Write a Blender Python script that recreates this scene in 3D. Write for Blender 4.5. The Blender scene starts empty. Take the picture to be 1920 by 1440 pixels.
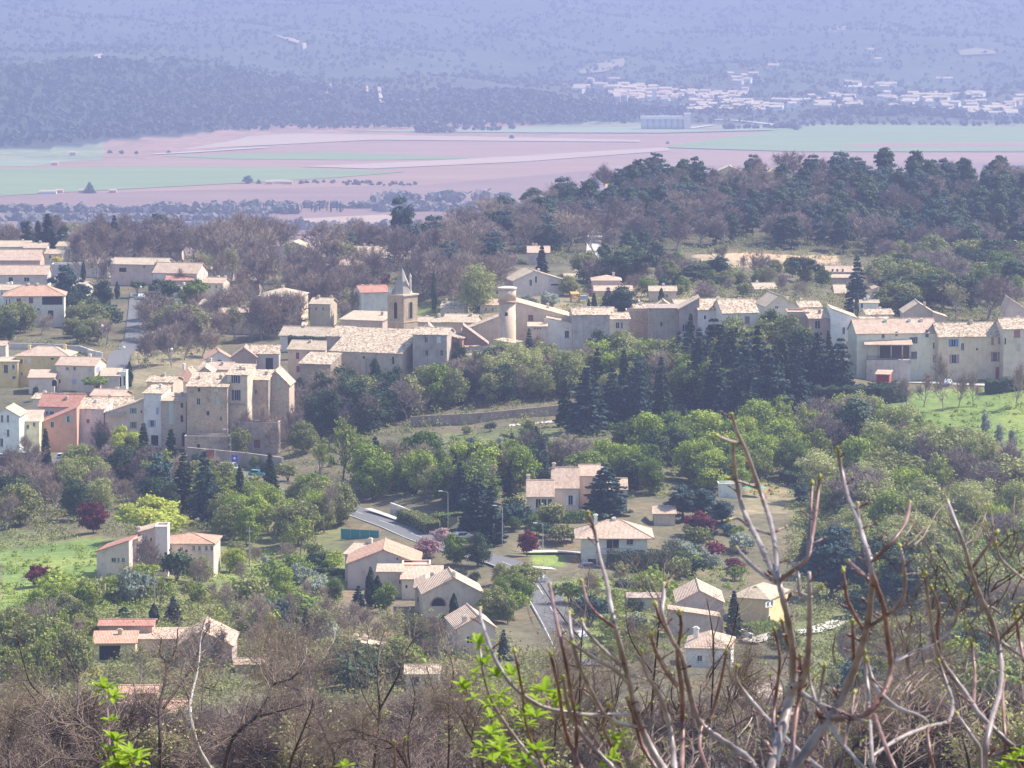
import bpy, bmesh, math, random
import numpy as np
from mathutils import Vector, Matrix, noise, geometry
R = math.radians
S = bpy.context.scene
C = S.collection
# ---------------------------------------------------------------- camera
FPX = 7292.0                      # focal length in pixels of the 1920 px wide photograph
PITCH = R(6.65)
CAMZ = 250.0
cd = bpy.data.cameras.new('camera'); cam = bpy.data.objects.new('camera', cd); C.objects.link(cam)
cd.sensor_width = 36.0; cd.lens = 36.0 * FPX / 1920.0
cam.location = (0, 0, CAMZ); cam.rotation_euler = (R(90) - PITCH, 0, 0)
cd.clip_start = 0.2; cd.clip_end = 30000
cd.dof.use_dof = True; cd.dof.focus_distance = 850; cd.dof.aperture_fstop = 55
S.camera = cam
# ---------------------------------------------------------------- world and sun
SUN_AZ = R(20)                    # measured from +X towards +Y
SUN_EL = R(50)
W = bpy.data.worlds.new('World'); S.world = W; W.use_nodes = True
nt = W.node_tree
sky = nt.nodes.new('ShaderNodeTexSky'); sky.sky_type = 'NISHITA'; sky.sun_disc = False
sky.sun_elevation = SUN_EL; sky.sun_rotation = R(90) - SUN_AZ
sky.altitude = 600; sky.air_density = 1.0; sky.dust_density = 1.5
bg = nt.nodes['Background']; bg.inputs['Strength'].default_value = 0.14
nt.links.new(sky.outputs[0], bg.inputs['Color'])
ld = bpy.data.lights.new('sun', 'SUN'); sun = bpy.data.objects.new('sun', ld); C.objects.link(sun)
ld.energy = 4.4; ld.angle = R(0.53); ld.color = (1.0, 0.95, 0.87)
sd = Vector((math.cos(SUN_EL) * math.cos(SUN_AZ), math.cos(SUN_EL) * math.sin(SUN_AZ), math.sin(SUN_EL)))
sun.rotation_euler = sd.to_track_quat('Z', 'Y').to_euler(); sun.location = (300, 200, 700)
S.view_settings.view_transform = 'Standard'; S.view_settings.look = 'None'
S.view_settings.gamma = 1.0; S.view_settings.exposure = 0.90
S.render.engine = 'CYCLES'
S.cycles.max_bounces = 5; S.cycles.diffuse_bounces = 3; S.cycles.glossy_bounces = 2
S.cycles.transmission_bounces = 2; S.cycles.transparent_max_bounces = 6; S.cycles.volume_bounces = 1
S.cycles.use_denoising = True
try: S.cycles.denoiser = 'OPENIMAGEDENOISE'
except Exception: pass
# ---------------------------------------------------------------- picture -> place
SP, CP = math.sin(PITCH), math.cos(PITCH)
def ray(px, py):
    u = (px - 960) / FPX; v = (720 - py) / FPX
    return Vector((u, CP + v * SP, -SP + v * CP))
def pix(px, py, Y):
    d = ray(px, py); return Vector((0, 0, CAMZ)) + d * (Y / d.y)
def mpp(Y): return Y * 1.005 / FPX            # metres per photograph pixel at distance Y
# ---------------------------------------------------------------- tagging helpers
def tag(o, label=None, cat=None, group=None, kind=None):
    if label: o['label'] = label
    if cat: o['category'] = cat
    if group: o['group'] = group
    if kind: o['kind'] = kind
    return o
def empty(name, loc, rz=0.0, label=None, cat=None, group=None):
    o = bpy.data.objects.new(name, None); C.objects.link(o); o.location = loc; o.rotation_euler = (0, 0, rz)
    o.empty_display_size = 0.5
    return tag(o, label, cat, group)
def put(name, me, parent=None, mats=()):
    for m in mats: me.materials.append(m)
    o = bpy.data.objects.new(name, me); C.objects.link(o)
    if parent is not None: o.parent = parent
    return o
class MB:
    def __init__(s): s.v = []; s.f = []; s.m = []
    def add(s, vs, fs, mi=0):
        b = len(s.v); s.v += [tuple(x) for x in vs]
        for f in fs: s.f.append(tuple(i + b for i in f)); s.m.append(mi)
    def quad(s, a, b, c, d, mi=0): s.add([a, b, c, d], [(0, 1, 2, 3)], mi)
    def box(s, x0, y0, z0, x1, y1, z1, mi=0):
        s.add([(x0,y0,z0),(x1,y0,z0),(x1,y1,z0),(x0,y1,z0),(x0,y0,z1),(x1,y0,z1),(x1,y1,z1),(x0,y1,z1)],
              [(0,3,2,1),(4,5,6,7),(0,1,5,4),(1,2,6,5),(2,3,7,6),(3,0,4,7)], mi)
    def slab(s, poly, t, mi=0):            # polygon (ccw from above) given thickness t downwards
        n = len(poly); top = [tuple(p) for p in poly]; bot = [(p[0], p[1], p[2] - t) for p in poly]
        s.add(top + bot, [tuple(range(n)), tuple(range(2*n-1, n-1, -1))] + [(i, n+i, n+(i+1)%n, (i+1)%n) for i in range(n)], mi)
    def tube(s, pts, rad, n=6, mi=0, cap=True):
        pts = [Vector(p) for p in pts]; k = len(pts); b = len(s.v)
        for i, p in enumerate(pts):
            t = (pts[min(i+1, k-1)] - pts[max(i-1, 0)])
            t = t.normalized() if t.length > 1e-9 else Vector((0, 0, 1))
            a = t.cross(Vector((0.31, 0.95, 0.05)));
            if a.length < 0.05: a = t.cross(Vector((1, 0, 0)))
            a.normalize(); c = t.cross(a); r = rad[i] if hasattr(rad, '__len__') else rad
            for j in range(n):
                an = 2*math.pi*j/n; q = p + a*(math.cos(an)*r) + c*(math.sin(an)*r); s.v.append(tuple(q))
        for i in range(k-1):
            for j in range(n):
                s.f.append((b+i*n+j, b+i*n+(j+1)%n, b+(i+1)*n+(j+1)%n, b+(i+1)*n+j)); s.m.append(mi)
        if cap:
            s.f.append(tuple(b+j for j in range(n))[::-1]); s.m.append(mi)
            s.f.append(tuple(b+(k-1)*n+j for j in range(n))); s.m.append(mi)
    def lathe(s, prof, n=24, mi=0, c=(0, 0)):
        b = len(s.v)
        for r, z in prof:
            for j in range(n):
                a = 2*math.pi*j/n; s.v.append((c[0]+r*math.cos(a), c[1]+r*math.sin(a), z))
        for i in range(len(prof)-1):
            for j in range(n):
                s.f.append((b+i*n+j, b+i*n+(j+1)%n, b+(i+1)*n+(j+1)%n, b+(i+1)*n+j)); s.m.append(mi)
        s.f.append(tuple(b+j for j in range(n))[::-1]); s.m.append(mi)
        s.f.append(tuple(b+(len(prof)-1)*n+j for j in range(n))); s.m.append(mi)
    def mesh(s, name, smooth=False):
        me = bpy.data.meshes.new(name); me.from_pydata(s.v, [], s.f); me.validate(verbose=False)
        if len(me.polygons) == len(s.m): me.polygons.foreach_set('material_index', s.m)
        if smooth: me.polygons.foreach_set('use_smooth', [True]*len(me.polygons))
        me.update(); return me
    def build(s, name, mats, parent=None, smooth=False):
        if not isinstance(mats, (list, tuple)): mats = [mats]
        return put(name, s.mesh(name, smooth), parent, mats)
def npmesh(name, V, F):
    me = bpy.data.meshes.new(name); V = np.asarray(V, np.float32); F = np.asarray(F, np.int32)
    nf, k = F.shape
    me.vertices.add(len(V)); me.vertices.foreach_set('co', V.ravel())
    me.loops.add(nf*k); me.loops.foreach_set('vertex_index', F.ravel())
    me.polygons.add(nf); me.polygons.foreach_set('loop_start', np.arange(nf, dtype=np.int32)*k)
    me.polygons.foreach_set('loop_total', np.full(nf, k, np.int32)); me.update(calc_edges=True); return me
# ---------------------------------------------------------------- materials
MATS = {}
def newmat(name):
    m = bpy.data.materials.new(name); m.use_nodes = True
    n = m.node_tree.nodes; b = n['Principled BSDF']; b.inputs['Roughness'].default_value = 0.85
    b.inputs['Specular IOR Level'].default_value = 0.25
    return m, m.node_tree, b
def ramp(nt, fac, stops, interp='LINEAR'):
    r = nt.nodes.new('ShaderNodeValToRGB'); r.color_ramp.interpolation = interp
    e = r.color_ramp.elements
    while len(e) < len(stops): e.new(0.5)
    for i, (p, c) in enumerate(stops): e[i].position = p; e[i].color = (*c, 1)
    nt.links.new(fac, r.inputs[0]); return r.outputs[0]
def mul(c, k): return tuple(min(1, x*k) for x in c)
def mixc(nt, fac, a, b, mode='MIX'):
    n = nt.nodes.new('ShaderNodeMix'); n.data_type = 'RGBA'; n.blend_type = mode
    for sock, val in ((n.inputs[0], fac), (n.inputs[6], a), (n.inputs[7], b)):
        if isinstance(val, (int, float)): sock.default_value = val
        elif isinstance(val, tuple): sock.default_value = (*val, 1)
        else: nt.links.new(val, sock)
    return n.outputs[2]
def noisen(nt, scale, detail=4, vec=None, rough=0.55):
    n = nt.nodes.new('ShaderNodeTexNoise'); n.inputs['Scale'].default_value = scale
    n.inputs['Detail'].default_value = detail; n.inputs['Roughness'].default_value = rough
    if vec is not None: nt.links.new(vec, n.inputs['Vector'])
    return n.outputs['Fac']
def objco(nt, loc=False):
    t = nt.nodes.new('ShaderNodeTexCoord'); return t.outputs['Object']
def wallmat(col, stain=0.25, stone=False):
    key = ('wall', tuple(round(c, 3) for c in col), stain, stone)
    if key in MATS: return MATS[key]
    col = tuple(min(.86, c*k) for c, k in zip(col, (1.20, 1.16, 1.10)))
    m, nt, b = newmat('stone_wall' if stone else 'rendered_wall')
    co = objco(nt)
    oi = nt.nodes.new('ShaderNodeObjectInfo')
    vm = nt.nodes.new('ShaderNodeVectorMath'); vm.operation = 'ADD'; nt.links.new(co, vm.inputs[0])
    cm = nt.nodes.new('ShaderNodeCombineXYZ'); mm = nt.nodes.new('ShaderNodeMath'); mm.operation = 'MULTIPLY'; mm.inputs[1].default_value = 90
    nt.links.new(oi.outputs['Random'], mm.inputs[0]); nt.links.new(mm.outputs[0], cm.inputs[0]); nt.links.new(cm.outputs[0], vm.inputs[1])
    v = vm.outputs[0]
    f = noisen(nt, 0.45, 7, v, 0.7)
    c = ramp(nt, f, [(0.28, mul(col, 1-stain*1.7)), (0.45, mul(col, 1-stain*.3)), (0.55, col), (0.72, mul(col, 1+stain*0.6))])
    # rain streaks: noise stretched vertically
    mp = nt.nodes.new('ShaderNodeMapping'); mp.inputs['Scale'].default_value = (1.6, 1.6, 0.12); nt.links.new(v, mp.inputs[0])
    f2 = noisen(nt, 1.0, 3, mp.outputs[0])
    c2 = ramp(nt, f2, [(0.35, (1-stain*0.35,)*3), (0.62, (1, 1, 1))])
    c = mixc(nt, 1.0, c, c2, 'MULTIPLY')
    if stone:
        vo = nt.nodes.new('ShaderNodeTexVoronoi'); vo.inputs['Scale'].default_value = 4.5; nt.links.new(v, vo.inputs['Vector'])
        sp = nt.nodes.new('ShaderNodeSeparateColor'); nt.links.new(vo.outputs['Color'], sp.inputs[0])
        c3 = ramp(nt, sp.outputs[0], [(0, (0.6, 0.56, 0.52)), (0.5, (0.95, 0.92, 0.88)), (1, (1.18, 1.1, 1.0))])
        c = mixc(nt, 0.55, c, c3, 'MULTIPLY')
        bp = nt.nodes.new('ShaderNodeBump'); bp.inputs['Strength'].default_value = 0.6; bp.inputs['Distance'].default_value = 0.08
        nt.links.new(vo.outputs['Distance'], bp.inputs['Height']); nt.links.new(bp.outputs[0], b.inputs['Normal'])
    nt.links.new(c, b.inputs['Base Color']); b.inputs['Roughness'].default_value = 0.92
    MATS[key] = m; return m
def roofmat(kind):
    key = ('roof', kind)
    if key in MATS: return MATS[key]
    cols = {'old': [(0.17, 0.10, 0.065), (0.38, 0.26, 0.17), (0.54, 0.41, 0.28), (0.70, 0.58, 0.43)],
            'pale': [(0.30, 0.20, 0.125), (0.48, 0.36, 0.24), (0.58, 0.46, 0.33), (0.66, 0.56, 0.42)],
            'pink': [(0.36, 0.22, 0.15), (0.50, 0.34, 0.24), (0.60, 0.44, 0.32), (0.68, 0.54, 0.41)],
            'orange': [(0.38, 0.19, 0.12), (0.50, 0.27, 0.175), (0.56, 0.34, 0.23), (0.62, 0.43, 0.31)],
            'red': [(0.34, 0.13, 0.09), (0.45, 0.19, 0.13), (0.50, 0.25, 0.18), (0.55, 0.32, 0.24)],
            'brown': [(0.20, 0.14, 0.11), (0.33, 0.24, 0.19), (0.44, 0.33, 0.26), (0.52, 0.42, 0.34)]}[kind]
    m, nt, b = newmat('clay_roof_tiles')
    co = objco(nt)
    vo = nt.nodes.new('ShaderNodeTexVoronoi'); vo.inputs['Scale'].default_value = 2.6 if kind in ('old', 'brown') else 3.2
    nt.links.new(co, vo.inputs['Vector'])
    sp = nt.nodes.new('ShaderNodeSeparateColor'); nt.links.new(vo.outputs['Color'], sp.inputs[0])
    ad = nt.nodes.new('ShaderNodeMath'); ad.operation = 'MULTIPLY_ADD'; ad.inputs[1].default_value = 0.75 if kind in ('old', 'brown') else 0.4
    f = noisen(nt, 0.4, 5, co); nt.links.new(sp.outputs[1], ad.inputs[0])
    sh = nt.nodes.new('ShaderNodeMath'); sh.operation = 'MULTIPLY'; sh.inputs[1].default_value = 0.5 if kind in ('old', 'brown') else 0.7
    nt.links.new(f, sh.inputs[0]); nt.links.new(sh.outputs[0], ad.inputs[2])
    c = ramp(nt, ad.outputs[0], [(0.12, cols[0]), (0.38, cols[1]), (0.62, cols[2]), (0.9, cols[3])])
    # channel tiles: rounded ribs about a hand wide
    wv = nt.nodes.new('ShaderNodeTexWave'); wv.inputs['Scale'].default_value = 1.3; wv.inputs['Distortion'].default_value = 1.2
    wv.inputs['Detail'].default_value = 2; wv.bands_direction = 'X'; nt.links.new(co, wv.inputs['Vector'])
    bp = nt.nodes.new('ShaderNodeBump'); bp.inputs['Strength'].default_value = 0.7; bp.inputs['Distance'].default_value = 0.09
    nt.links.new(wv.outputs['Fac'], bp.inputs['Height']); nt.links.new(bp.outputs[0], b.inputs['Normal'])
    nt.links.new(c, b.inputs['Base Color']); b.inputs['Roughness'].default_value = 0.9
    MATS[key] = m; return m
def paint(col, rough=0.6, name='paint', metal=0.0, var=0.0):
    key = ('paint', tuple(round(c, 3) for c in col), rough, name)
    if key in MATS: return MATS[key]
    m, nt, b = newmat(name)
    f = noisen(nt, 3.0, 4, objco(nt))
    nt.links.new(ramp(nt, f, [(0.3, mul(col, 0.85-var)), (0.7, mul(col, 1.08+var))]), b.inputs['Base Color'])
    b.inputs['Roughness'].default_value = rough; b.inputs['Metallic'].default_value = metal
    MATS[key] = m; return m
def leafmat(name, cols, trans=0.25, spread=0.5):
    """foliage; colour varies leaf by leaf and slightly tree by tree"""
    if name in MATS: return MATS[name]
    m, nt, b = newmat(name)
    g = nt.nodes.new('ShaderNodeNewGeometry'); oi = nt.nodes.new('ShaderNodeObjectInfo')
    a = nt.nodes.new('ShaderNodeMath'); a.operation = 'MULTIPLY_ADD'; a.inputs[1].default_value = spread
    nt.links.new(g.outputs['Random Per Island'], a.inputs[0])
    k = nt.nodes.new('ShaderNodeMath'); k.operation = 'MULTIPLY'; k.inputs[1].default_value = 1 - spread
    nt.links.new(oi.outputs['Random'], k.inputs[0]); nt.links.new(k.outputs[0], a.inputs[2])
    n = len(cols)
    c = ramp(nt, a.outputs[0], [((i + 0.1) / (n - 0.8), cc) for i, cc in enumerate(cols)])
    nt.links.new(c, b.inputs['Base Color']); b.inputs['Roughness'].default_value = 0.7
    b.inputs['Specular IOR Level'].default_value = 0.2
    tr = nt.nodes.new('ShaderNodeBsdfTranslucent'); nt.links.new(c, tr.inputs['Color'])
    mx = nt.nodes.new('ShaderNodeMixShader'); mx.inputs[0].default_value = trans
    nt.links.new(b.outputs[0], mx.inputs[1]); nt.links.new(tr.outputs[0], mx.inputs[2])
    nt.links.new(mx.outputs[0], nt.nodes['Material Output'].inputs['Surface'])
    MATS[name] = m; return m
def barkmat(name, cols, scale=6):
    if name in MATS: return MATS[name]
    m, nt, b = newmat(name); f = noisen(nt, scale, 4, objco(nt))
    n = len(cols)
    nt.links.new(ramp(nt, f, [(0.3 + 0.4*i/max(1, n-1), c) for i, c in enumerate(cols)]), b.inputs['Base Color'])
    b.inputs['Roughness'].default_value = 0.8
    MATS[name] = m; return m
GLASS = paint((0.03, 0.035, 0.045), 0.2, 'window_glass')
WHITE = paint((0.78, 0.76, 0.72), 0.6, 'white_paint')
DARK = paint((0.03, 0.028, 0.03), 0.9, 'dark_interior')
METAL = paint((0.45, 0.46, 0.47), 0.45, 'galvanised_metal', 0.6)
# ---------------------------------------------------------------- terrain
# ground profiles away from the viewpoint, one per bearing: (distance, photograph row the ground reaches there)
NEARP = [(3, -1.9), (20, -6.5), (80, -24), (290, -66), (450, -100)]
PROF = {
 -400: [(500,1430),(570,1300),(650,1180),(720,1090),(780,1020),(850,925),(905,868),(930,858),(1000,735),(1060,660),(1120,615),(1220,545),(1330,490),(1400,470)],
    0: [(500,1430),(570,1300),(650,1180),(720,1090),(780,1020),(850,930),(900,872),(915,858),(930,852),(960,790),(1010,728),(1060,665),(1120,612),(1220,545),(1330,485),(1400,465)],
  240: [(500,1430),(560,1310),(610,1245),(660,1160),(720,1075),(780,1000),(850,930),(895,885),(910,862),(930,845),(960,780),(1000,735),(1050,675),(1110,625),(1200,555),(1300,500),(1400,470)],
  480: [(500,1430),(560,1320),(620,1230),(680,1145),(740,1065),(800,985),(850,930),(880,900),(900,885),(915,865),(930,845),(955,800),(985,745),(1010,715),(1045,680),(1110,622),(1200,555),(1250,510),(1330,485)],
  720: [(500,1430),(560,1320),(620,1230),(670,1160),(710,1098),(750,1030),(790,975),(840,910),(880,865),(915,830),(940,795),(970,770),(1000,735),(1030,690),(1060,650),(1110,600),(1180,545),(1250,505),(1330,480)],
  960: [(500,1430),(570,1305),(640,1200),(700,1108),(750,1020),(790,960),(840,890),(880,840),(915,806),(930,796),(960,750),(985,705),(1000,683),(1040,640),(1080,600),(1130,550),(1180,520),(1250,485),(1330,455),(1420,430)],
 1200: [(500,1430),(570,1305),(640,1215),(700,1120),(750,1050),(790,975),(840,900),(880,845),(920,795),(950,755),(980,700),(1005,655),(1040,625),(1080,600),(1180,525),(1250,495),(1320,455),(1390,400),(1450,350),(1490,328)],
 1440: [(500,1430),(570,1310),(640,1225),(700,1165),(750,1080),(790,985),(840,920),(880,860),(920,800),(960,735),(990,680),(1010,648),(1040,625),(1100,580),(1200,520),(1280,492),(1350,430),(1420,372),(1480,332),(1510,320)],
 1680: [(500,1430),(570,1330),(640,1245),(700,1160),(760,1060),(800,990),(850,905),(880,855),(900,828),(925,785),(945,757),(965,728),(985,712),(1010,695),(1050,640),(1150,560),(1250,522),(1350,455),(1430,385),(1490,330),(1510,322)],
 1920: [(500,1430),(570,1330),(640,1245),(700,1160),(760,1060),(800,990),(850,905),(880,860),(900,835),(925,785),(945,750),(965,724),(985,708),(1010,690),(1050,640),(1150,570),(1250,530),(1350,460),(1430,400),(1490,350),(1510,345)],
 2400: [(500,1430),(570,1330),(640,1245),(700,1160),(760,1060),(800,990),(850,905),(880,860),(900,835),(925,785),(945,750),(985,705),(1050,640),(1150,570),(1250,530),(1350,460),(1430,410),(1490,370),(1510,365)],
}
FARP = {  # foot of the far hills and their shape, photograph rows
 -400: [(4200,302),(4500,255),(5000,170),(5250,142),(5900,140),(7000,70),(8300,-5),(10500,-40),(12500,-60)],
    0: [(4350,288),(4600,250),(5100,165),(5300,140),(5900,138),(7000,70),(8300,-5),(10500,-40),(12500,-60)],
  240: [(4620,262),(4900,225),(5300,155),(5450,140),(6000,138),(7000,75),(8300,0),(10500,-40),(12500,-60)],
  480: [(4850,246),(5100,220),(5400,160),(5550,143),(6100,140),(7000,80),(8300,5),(10500,-40),(12500,-60)],
  720: [(4870,245),(5100,225),(5400,180),(5550,163),(6100,158),(7000,85),(8300,5),(10500,-40),(12500,-60)],
  960: [(4950,239),(5150,222),(5400,190),(5550,176),(6200,172),(7000,95),(8300,0),(10500,-40),(12500,-60)],
 1200: [(5000,236),(5200,220),(5400,200),(5500,196),(6000,165),(6600,135),(7400,75),(8300,5),(10500,-40),(12500,-60)],
 1440: [(5050,232),(5300,212),(5700,185),(6100,162),(6700,120),(7400,65),(8300,-5),(10500,-40),(12500,-60)],
 1680: [(5050,232),(5300,215),(5700,190),(6100,165),(6700,110),(7400,50),(8300,-15),(10500,-40),(12500,-60)],
 1920: [(5050,232),(5300,215),(5700,192),(6100,165),(6700,105),(7400,50),(8300,-15),(10500,-40),(12500,-60)],
 2400: [(5050,232),(5300,215),(5700,192),(6100,165),(6700,105),(7400,50),(8300,-15),(10500,-40),(12500,-60)],
}
PXF = 7252.0
COLS = np.array(sorted(PROF)); YT = np.exp(np.linspace(math.log(1.0), math.log(14000), 2600))
def _pcol(px):
    pts = [(0.5, -1.7)] + NEARP
    for Y, py in PROF[px]: pts.append((Y, pix(960, py, Y).z - CAMZ))
    Y0, z0 = pts[-1]
    pts += [(Y0 + 60, z0 - 4), (Y0 + 250, z0 - 45), (Y0 + 650, -200), (2500, -CAMZ), (4100, -CAMZ)]
    for Y, py in FARP[px]: pts.append((Y, pix(960, py, Y).z - CAMZ))
    Ys, Zs = zip(*pts); z = np.interp(YT, Ys, Zs)
    k = np.exp(-np.linspace(-2, 2, 13)**2); k /= k.sum()
    zs = np.convolve(np.pad(z, 6, 'edge'), k, 'valid')
    zs = np.convolve(np.pad(zs, 6, 'edge'), k, 'valid')
    return zs
_T = np.array([_pcol(int(p)) for p in COLS])
PXG = np.arange(-400, 2401, 20.0)
def _cols():
    out = np.empty((len(PXG), len(YT)))
    for i, p in enumerate(PXG):
        j = min(max(np.searchsorted(COLS, p) - 1, 0), len(COLS) - 2)
        t = (p - COLS[j]) / (COLS[j+1] - COLS[j]); t = t*0.6 + 0.4*(t*t*(3-2*t)); out[i] = _T[j]*(1-t) + _T[j+1]*t
    return out
TAB = _cols() + CAMZ
LY0, LY1 = math.log(1.0), math.log(14000)
def rough(X, Y):
    a = np.sin(X*0.11 + 1.3*np.sin(Y*0.05)) * np.sin(Y*0.083 + X*0.031) * 0.35 + np.sin(X*0.29 + Y*0.17)*np.sin(Y*0.23 - X*0.11)*0.15
    far = np.clip((Y-4900)/700, 0, 1)
    b = (np.sin(X*0.0087 + 2*np.sin(Y*0.0017)) * np.sin(Y*0.004 + 1.7*np.sin(X*0.003)) * 16 + np.sin(X*0.021 + Y*0.006)*np.sin(Y*0.013)*7) * far
    near = np.clip((Y-15)/60, 0, 1) * np.clip((1700-Y)/200, 0, 1)
    return a*near + b
def hz(X, Y):
    X = np.asarray(X, float); Y = np.asarray(Y, float); Yc = np.maximum(Y, 1.0)
    px = np.clip(960 + PXF*X/Yc, -400, 2399.99); fi = (px + 400)/20; i = fi.astype(int); fi = fi - i
    g = np.clip((np.log(Yc) - LY0)/(LY1-LY0)*(len(YT)-1), 0, len(YT)-1.001); j = g.astype(int); g = g - j
    z = (TAB[i, j]*(1-fi)+TAB[np.minimum(i+1, len(PXG)-1), j]*fi)*(1-g) + (TAB[i, j+1]*(1-fi)+TAB[np.minimum(i+1, len(PXG)-1), j+1]*fi)*g
    return z + rough(X, Y)
def hzf(x, y): return float(hz(x, y))
_YR = np.concatenate([np.arange(470, 1700, 1.0), np.arange(1700, 13000, 8.0)])
def G(px, py, ymin=470):
    """point where the sight line through a photograph pixel meets the ground"""
    d = ray(px, py); Ys = _YR[_YR >= ymin]; X = Ys*d.x/d.y; Z = CAMZ + Ys*d.z/d.y
    w = np.nonzero(Z <= hz(X, Ys))[0]
    i = w[0] if len(w) else len(Ys)-1
    Y = float(Ys[i]); return Vector((Y*d.x/d.y, Y, hzf(Y*d.x/d.y, Y)))
PADS = []      # (x, y, cos, sin, halfwidth, y0, y1, z): level places under buildings
RIBS = []      # roads: (polyline Nx3, halfwidth)
REGIONS = []   # ground cover: (polygon in photograph pixels, ymin, ymax, code)
def inpoly(px, py, poly):
    ins = np.zeros(px.shape, bool); n = len(poly); j = n-1
    for i in range(n):
        xi, yi = poly[i]; xj, yj = poly[j]
        if yi != yj:
            c = ((yi > py) != (yj > py)) & (px < (xj-xi)*(py-yi)/(yj-yi) + xi); ins ^= c
        j = i
    return ins
def build_terrain():
    ys = np.concatenate([np.linspace(-60, 470, 90), np.linspace(472, 1560, 440), np.exp(np.linspace(math.log(1575), math.log(13800), 190))])
    a = np.linspace(-0.30, 0.30, 421)
    Yg, Ag = np.meshgrid(ys, a, indexing='ij'); Xg = Ag*(np.abs(Yg)*0.92 + 70); Zg = hz(Xg, Yg)
    Zg = np.where(Yg < 1, CAMZ - 1.7 + np.abs(Yg)*0.02, Zg)
    for (x, y, c, s, hw, y0, y1, z) in PADS:
        lx = (Xg-x)*c + (Yg-y)*s; ly = -(Xg-x)*s + (Yg-y)*c
        m = (np.abs(lx) < hw+1.2) & (ly > y0-0.6) & (ly < y1+1.2); Zg[m] = np.minimum(Zg[m], z-0.1)
    for pl, hw in RIBS:
        for p, q in zip(pl[:-1], pl[1:]):
            dx, dy = q[0]-p[0], q[1]-p[1]; L2 = dx*dx+dy*dy+1e-9
            bb = (np.abs(Yg-(p[1]+q[1])/2) < abs(dy)/2+hw+9) & (np.abs(Xg-(p[0]+q[0])/2) < abs(dx)/2+hw+9)
            if not bb.any(): continue
            X, Y = Xg[bb], Yg[bb]; t = np.clip(((X-p[0])*dx+(Y-p[1])*dy)/L2, 0, 1)
            d = np.hypot(X-(p[0]+t*dx), Y-(p[1]+t*dy)); z = p[2]+t*(q[2]-p[2])
            w = np.clip((hw+7-d)/5.0, 0, 1); Z = Zg[bb]; Zg[bb] = Z*(1-w) + np.where(w >= 0.999, z-0.22, z-0.22)*w
    n, k = Xg.shape
    V = np.stack([Xg.ravel(), Yg.ravel(), Zg.ravel()], 1)
    idx = np.arange(n*k).reshape(n, k)
    F = np.stack([idx[:-1, :-1].ravel(), idx[:-1, 1:].ravel(), idx[1:, 1:].ravel(), idx[1:, :-1].ravel()], 1)
    me = npmesh('ground', V, F); me.polygons.foreach_set('use_smooth', np.ones(len(F), bool))
    # ground cover colours: what grows there (real colours, not light)
    D = np.maximum(Yg*CP - (Zg-CAMZ)*SP, 1.0); PX = 960 + FPX*Xg/D; PY = 720 - FPX*((Zg-CAMZ)*CP + Yg*SP)/D
    col = np.empty((n, k, 3)); col[:] = (0.135, 0.12, 0.07)
    col[Yg < 470] = (0.13, 0.105, 0.075)
    col[Yg > 1560] = (0.11, 0.12, 0.07)
    col[(Yg > 2300) & (Yg < 5100)] = (0.30, 0.19, 0.135); col[(Yg > 2300) & (Yg < 4700) & (PX < 190)] = (0.22, 0.25, 0.14); col[(Yg > 4900) & (Yg < 5150) & (PX > 1000)] = (0.22, 0.23, 0.14)
    col[Yg > 5050] = (0.07, 0.085, 0.055); col[(Yg > 4300) & (Yg < 5600) & (PX < 1210) & (Zg > 4)] = (0.04, 0.05, 0.035)
    COD = {'grass': (0.19, 0.225, 0.07), 'lush': (0.155, 0.22, 0.055), 'dry': (0.25, 0.21, 0.12), 'earth': (0.27, 0.20, 0.15), 'tan': (0.42, 0.31, 0.2),
           'olive': (0.16, 0.17, 0.07), 'scrub': (0.17, 0.14, 0.09), 'gravel': (0.45, 0.41, 0.36), 'pale': (0.34, 0.30, 0.24), 'hill': (0.085, 0.08, 0.05)}
    for poly, y0, y1, code in REGIONS:
        m = inpoly(PX, PY, poly) & (Yg > y0) & (Yg < y1); col[m] = COD[code]
    at = me.color_attributes.new('cover', 'FLOAT_COLOR', 'POINT')
    at.data.foreach_set('color', np.concatenate([col.reshape(-1, 3), np.ones((n*k, 1))], 1).astype(np.float32).ravel())
    m, nt, b = newmat('ground_cover')
    ca = nt.nodes.new('ShaderNodeVertexColor'); ca.layer_name = 'cover'
    g = nt.nodes.new('ShaderNodeNewGeometry'); P = g.outputs['Position']
    f1 = noisen(nt, 0.55, 6, P, 0.7); f2 = noisen(nt, 0.06, 5, P, 0.6); f3 = noisen(nt, 0.012, 6, P, 0.65)
    c = mixc(nt, 0.9, ca.outputs[0], ramp(nt, f1, [(0.3, (0.6, 0.6, 0.55)), (0.5, (1, 1, 1)), (0.7, (1.45, 1.35, 1.3))]), 'MULTIPLY')
    c = mixc(nt, 0.8, c, ramp(nt, f2, [(0.35, (0.72, 0.8, 0.7)), (0.5, (1, 1, 1)), (0.65, (1.4, 1.2, 1.1))]), 'MULTIPLY')
    c = mixc(nt, 0.8, c, ramp(nt, f3, [(0.35, (0.75, 0.78, 0.8)), (0.65, (1.3, 1.22, 1.2))]), 'MULTIPLY')
    nt.links.new(c, b.inputs['Base Color'])
    bp = nt.nodes.new('ShaderNodeBump'); bp.inputs['Strength'].default_value = 0.5; bp.inputs['Distance'].default_value = 0.4
    nt.links.new(f1, bp.inputs['Height']); nt.links.new(bp.outputs[0], b.inputs['Normal'])
    b.inputs['Roughness'].default_value = 0.95
    tag(put('ground', me, None, [m]), 'hillside, valley floor and far wooded hills', None, None, 'structure')
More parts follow.
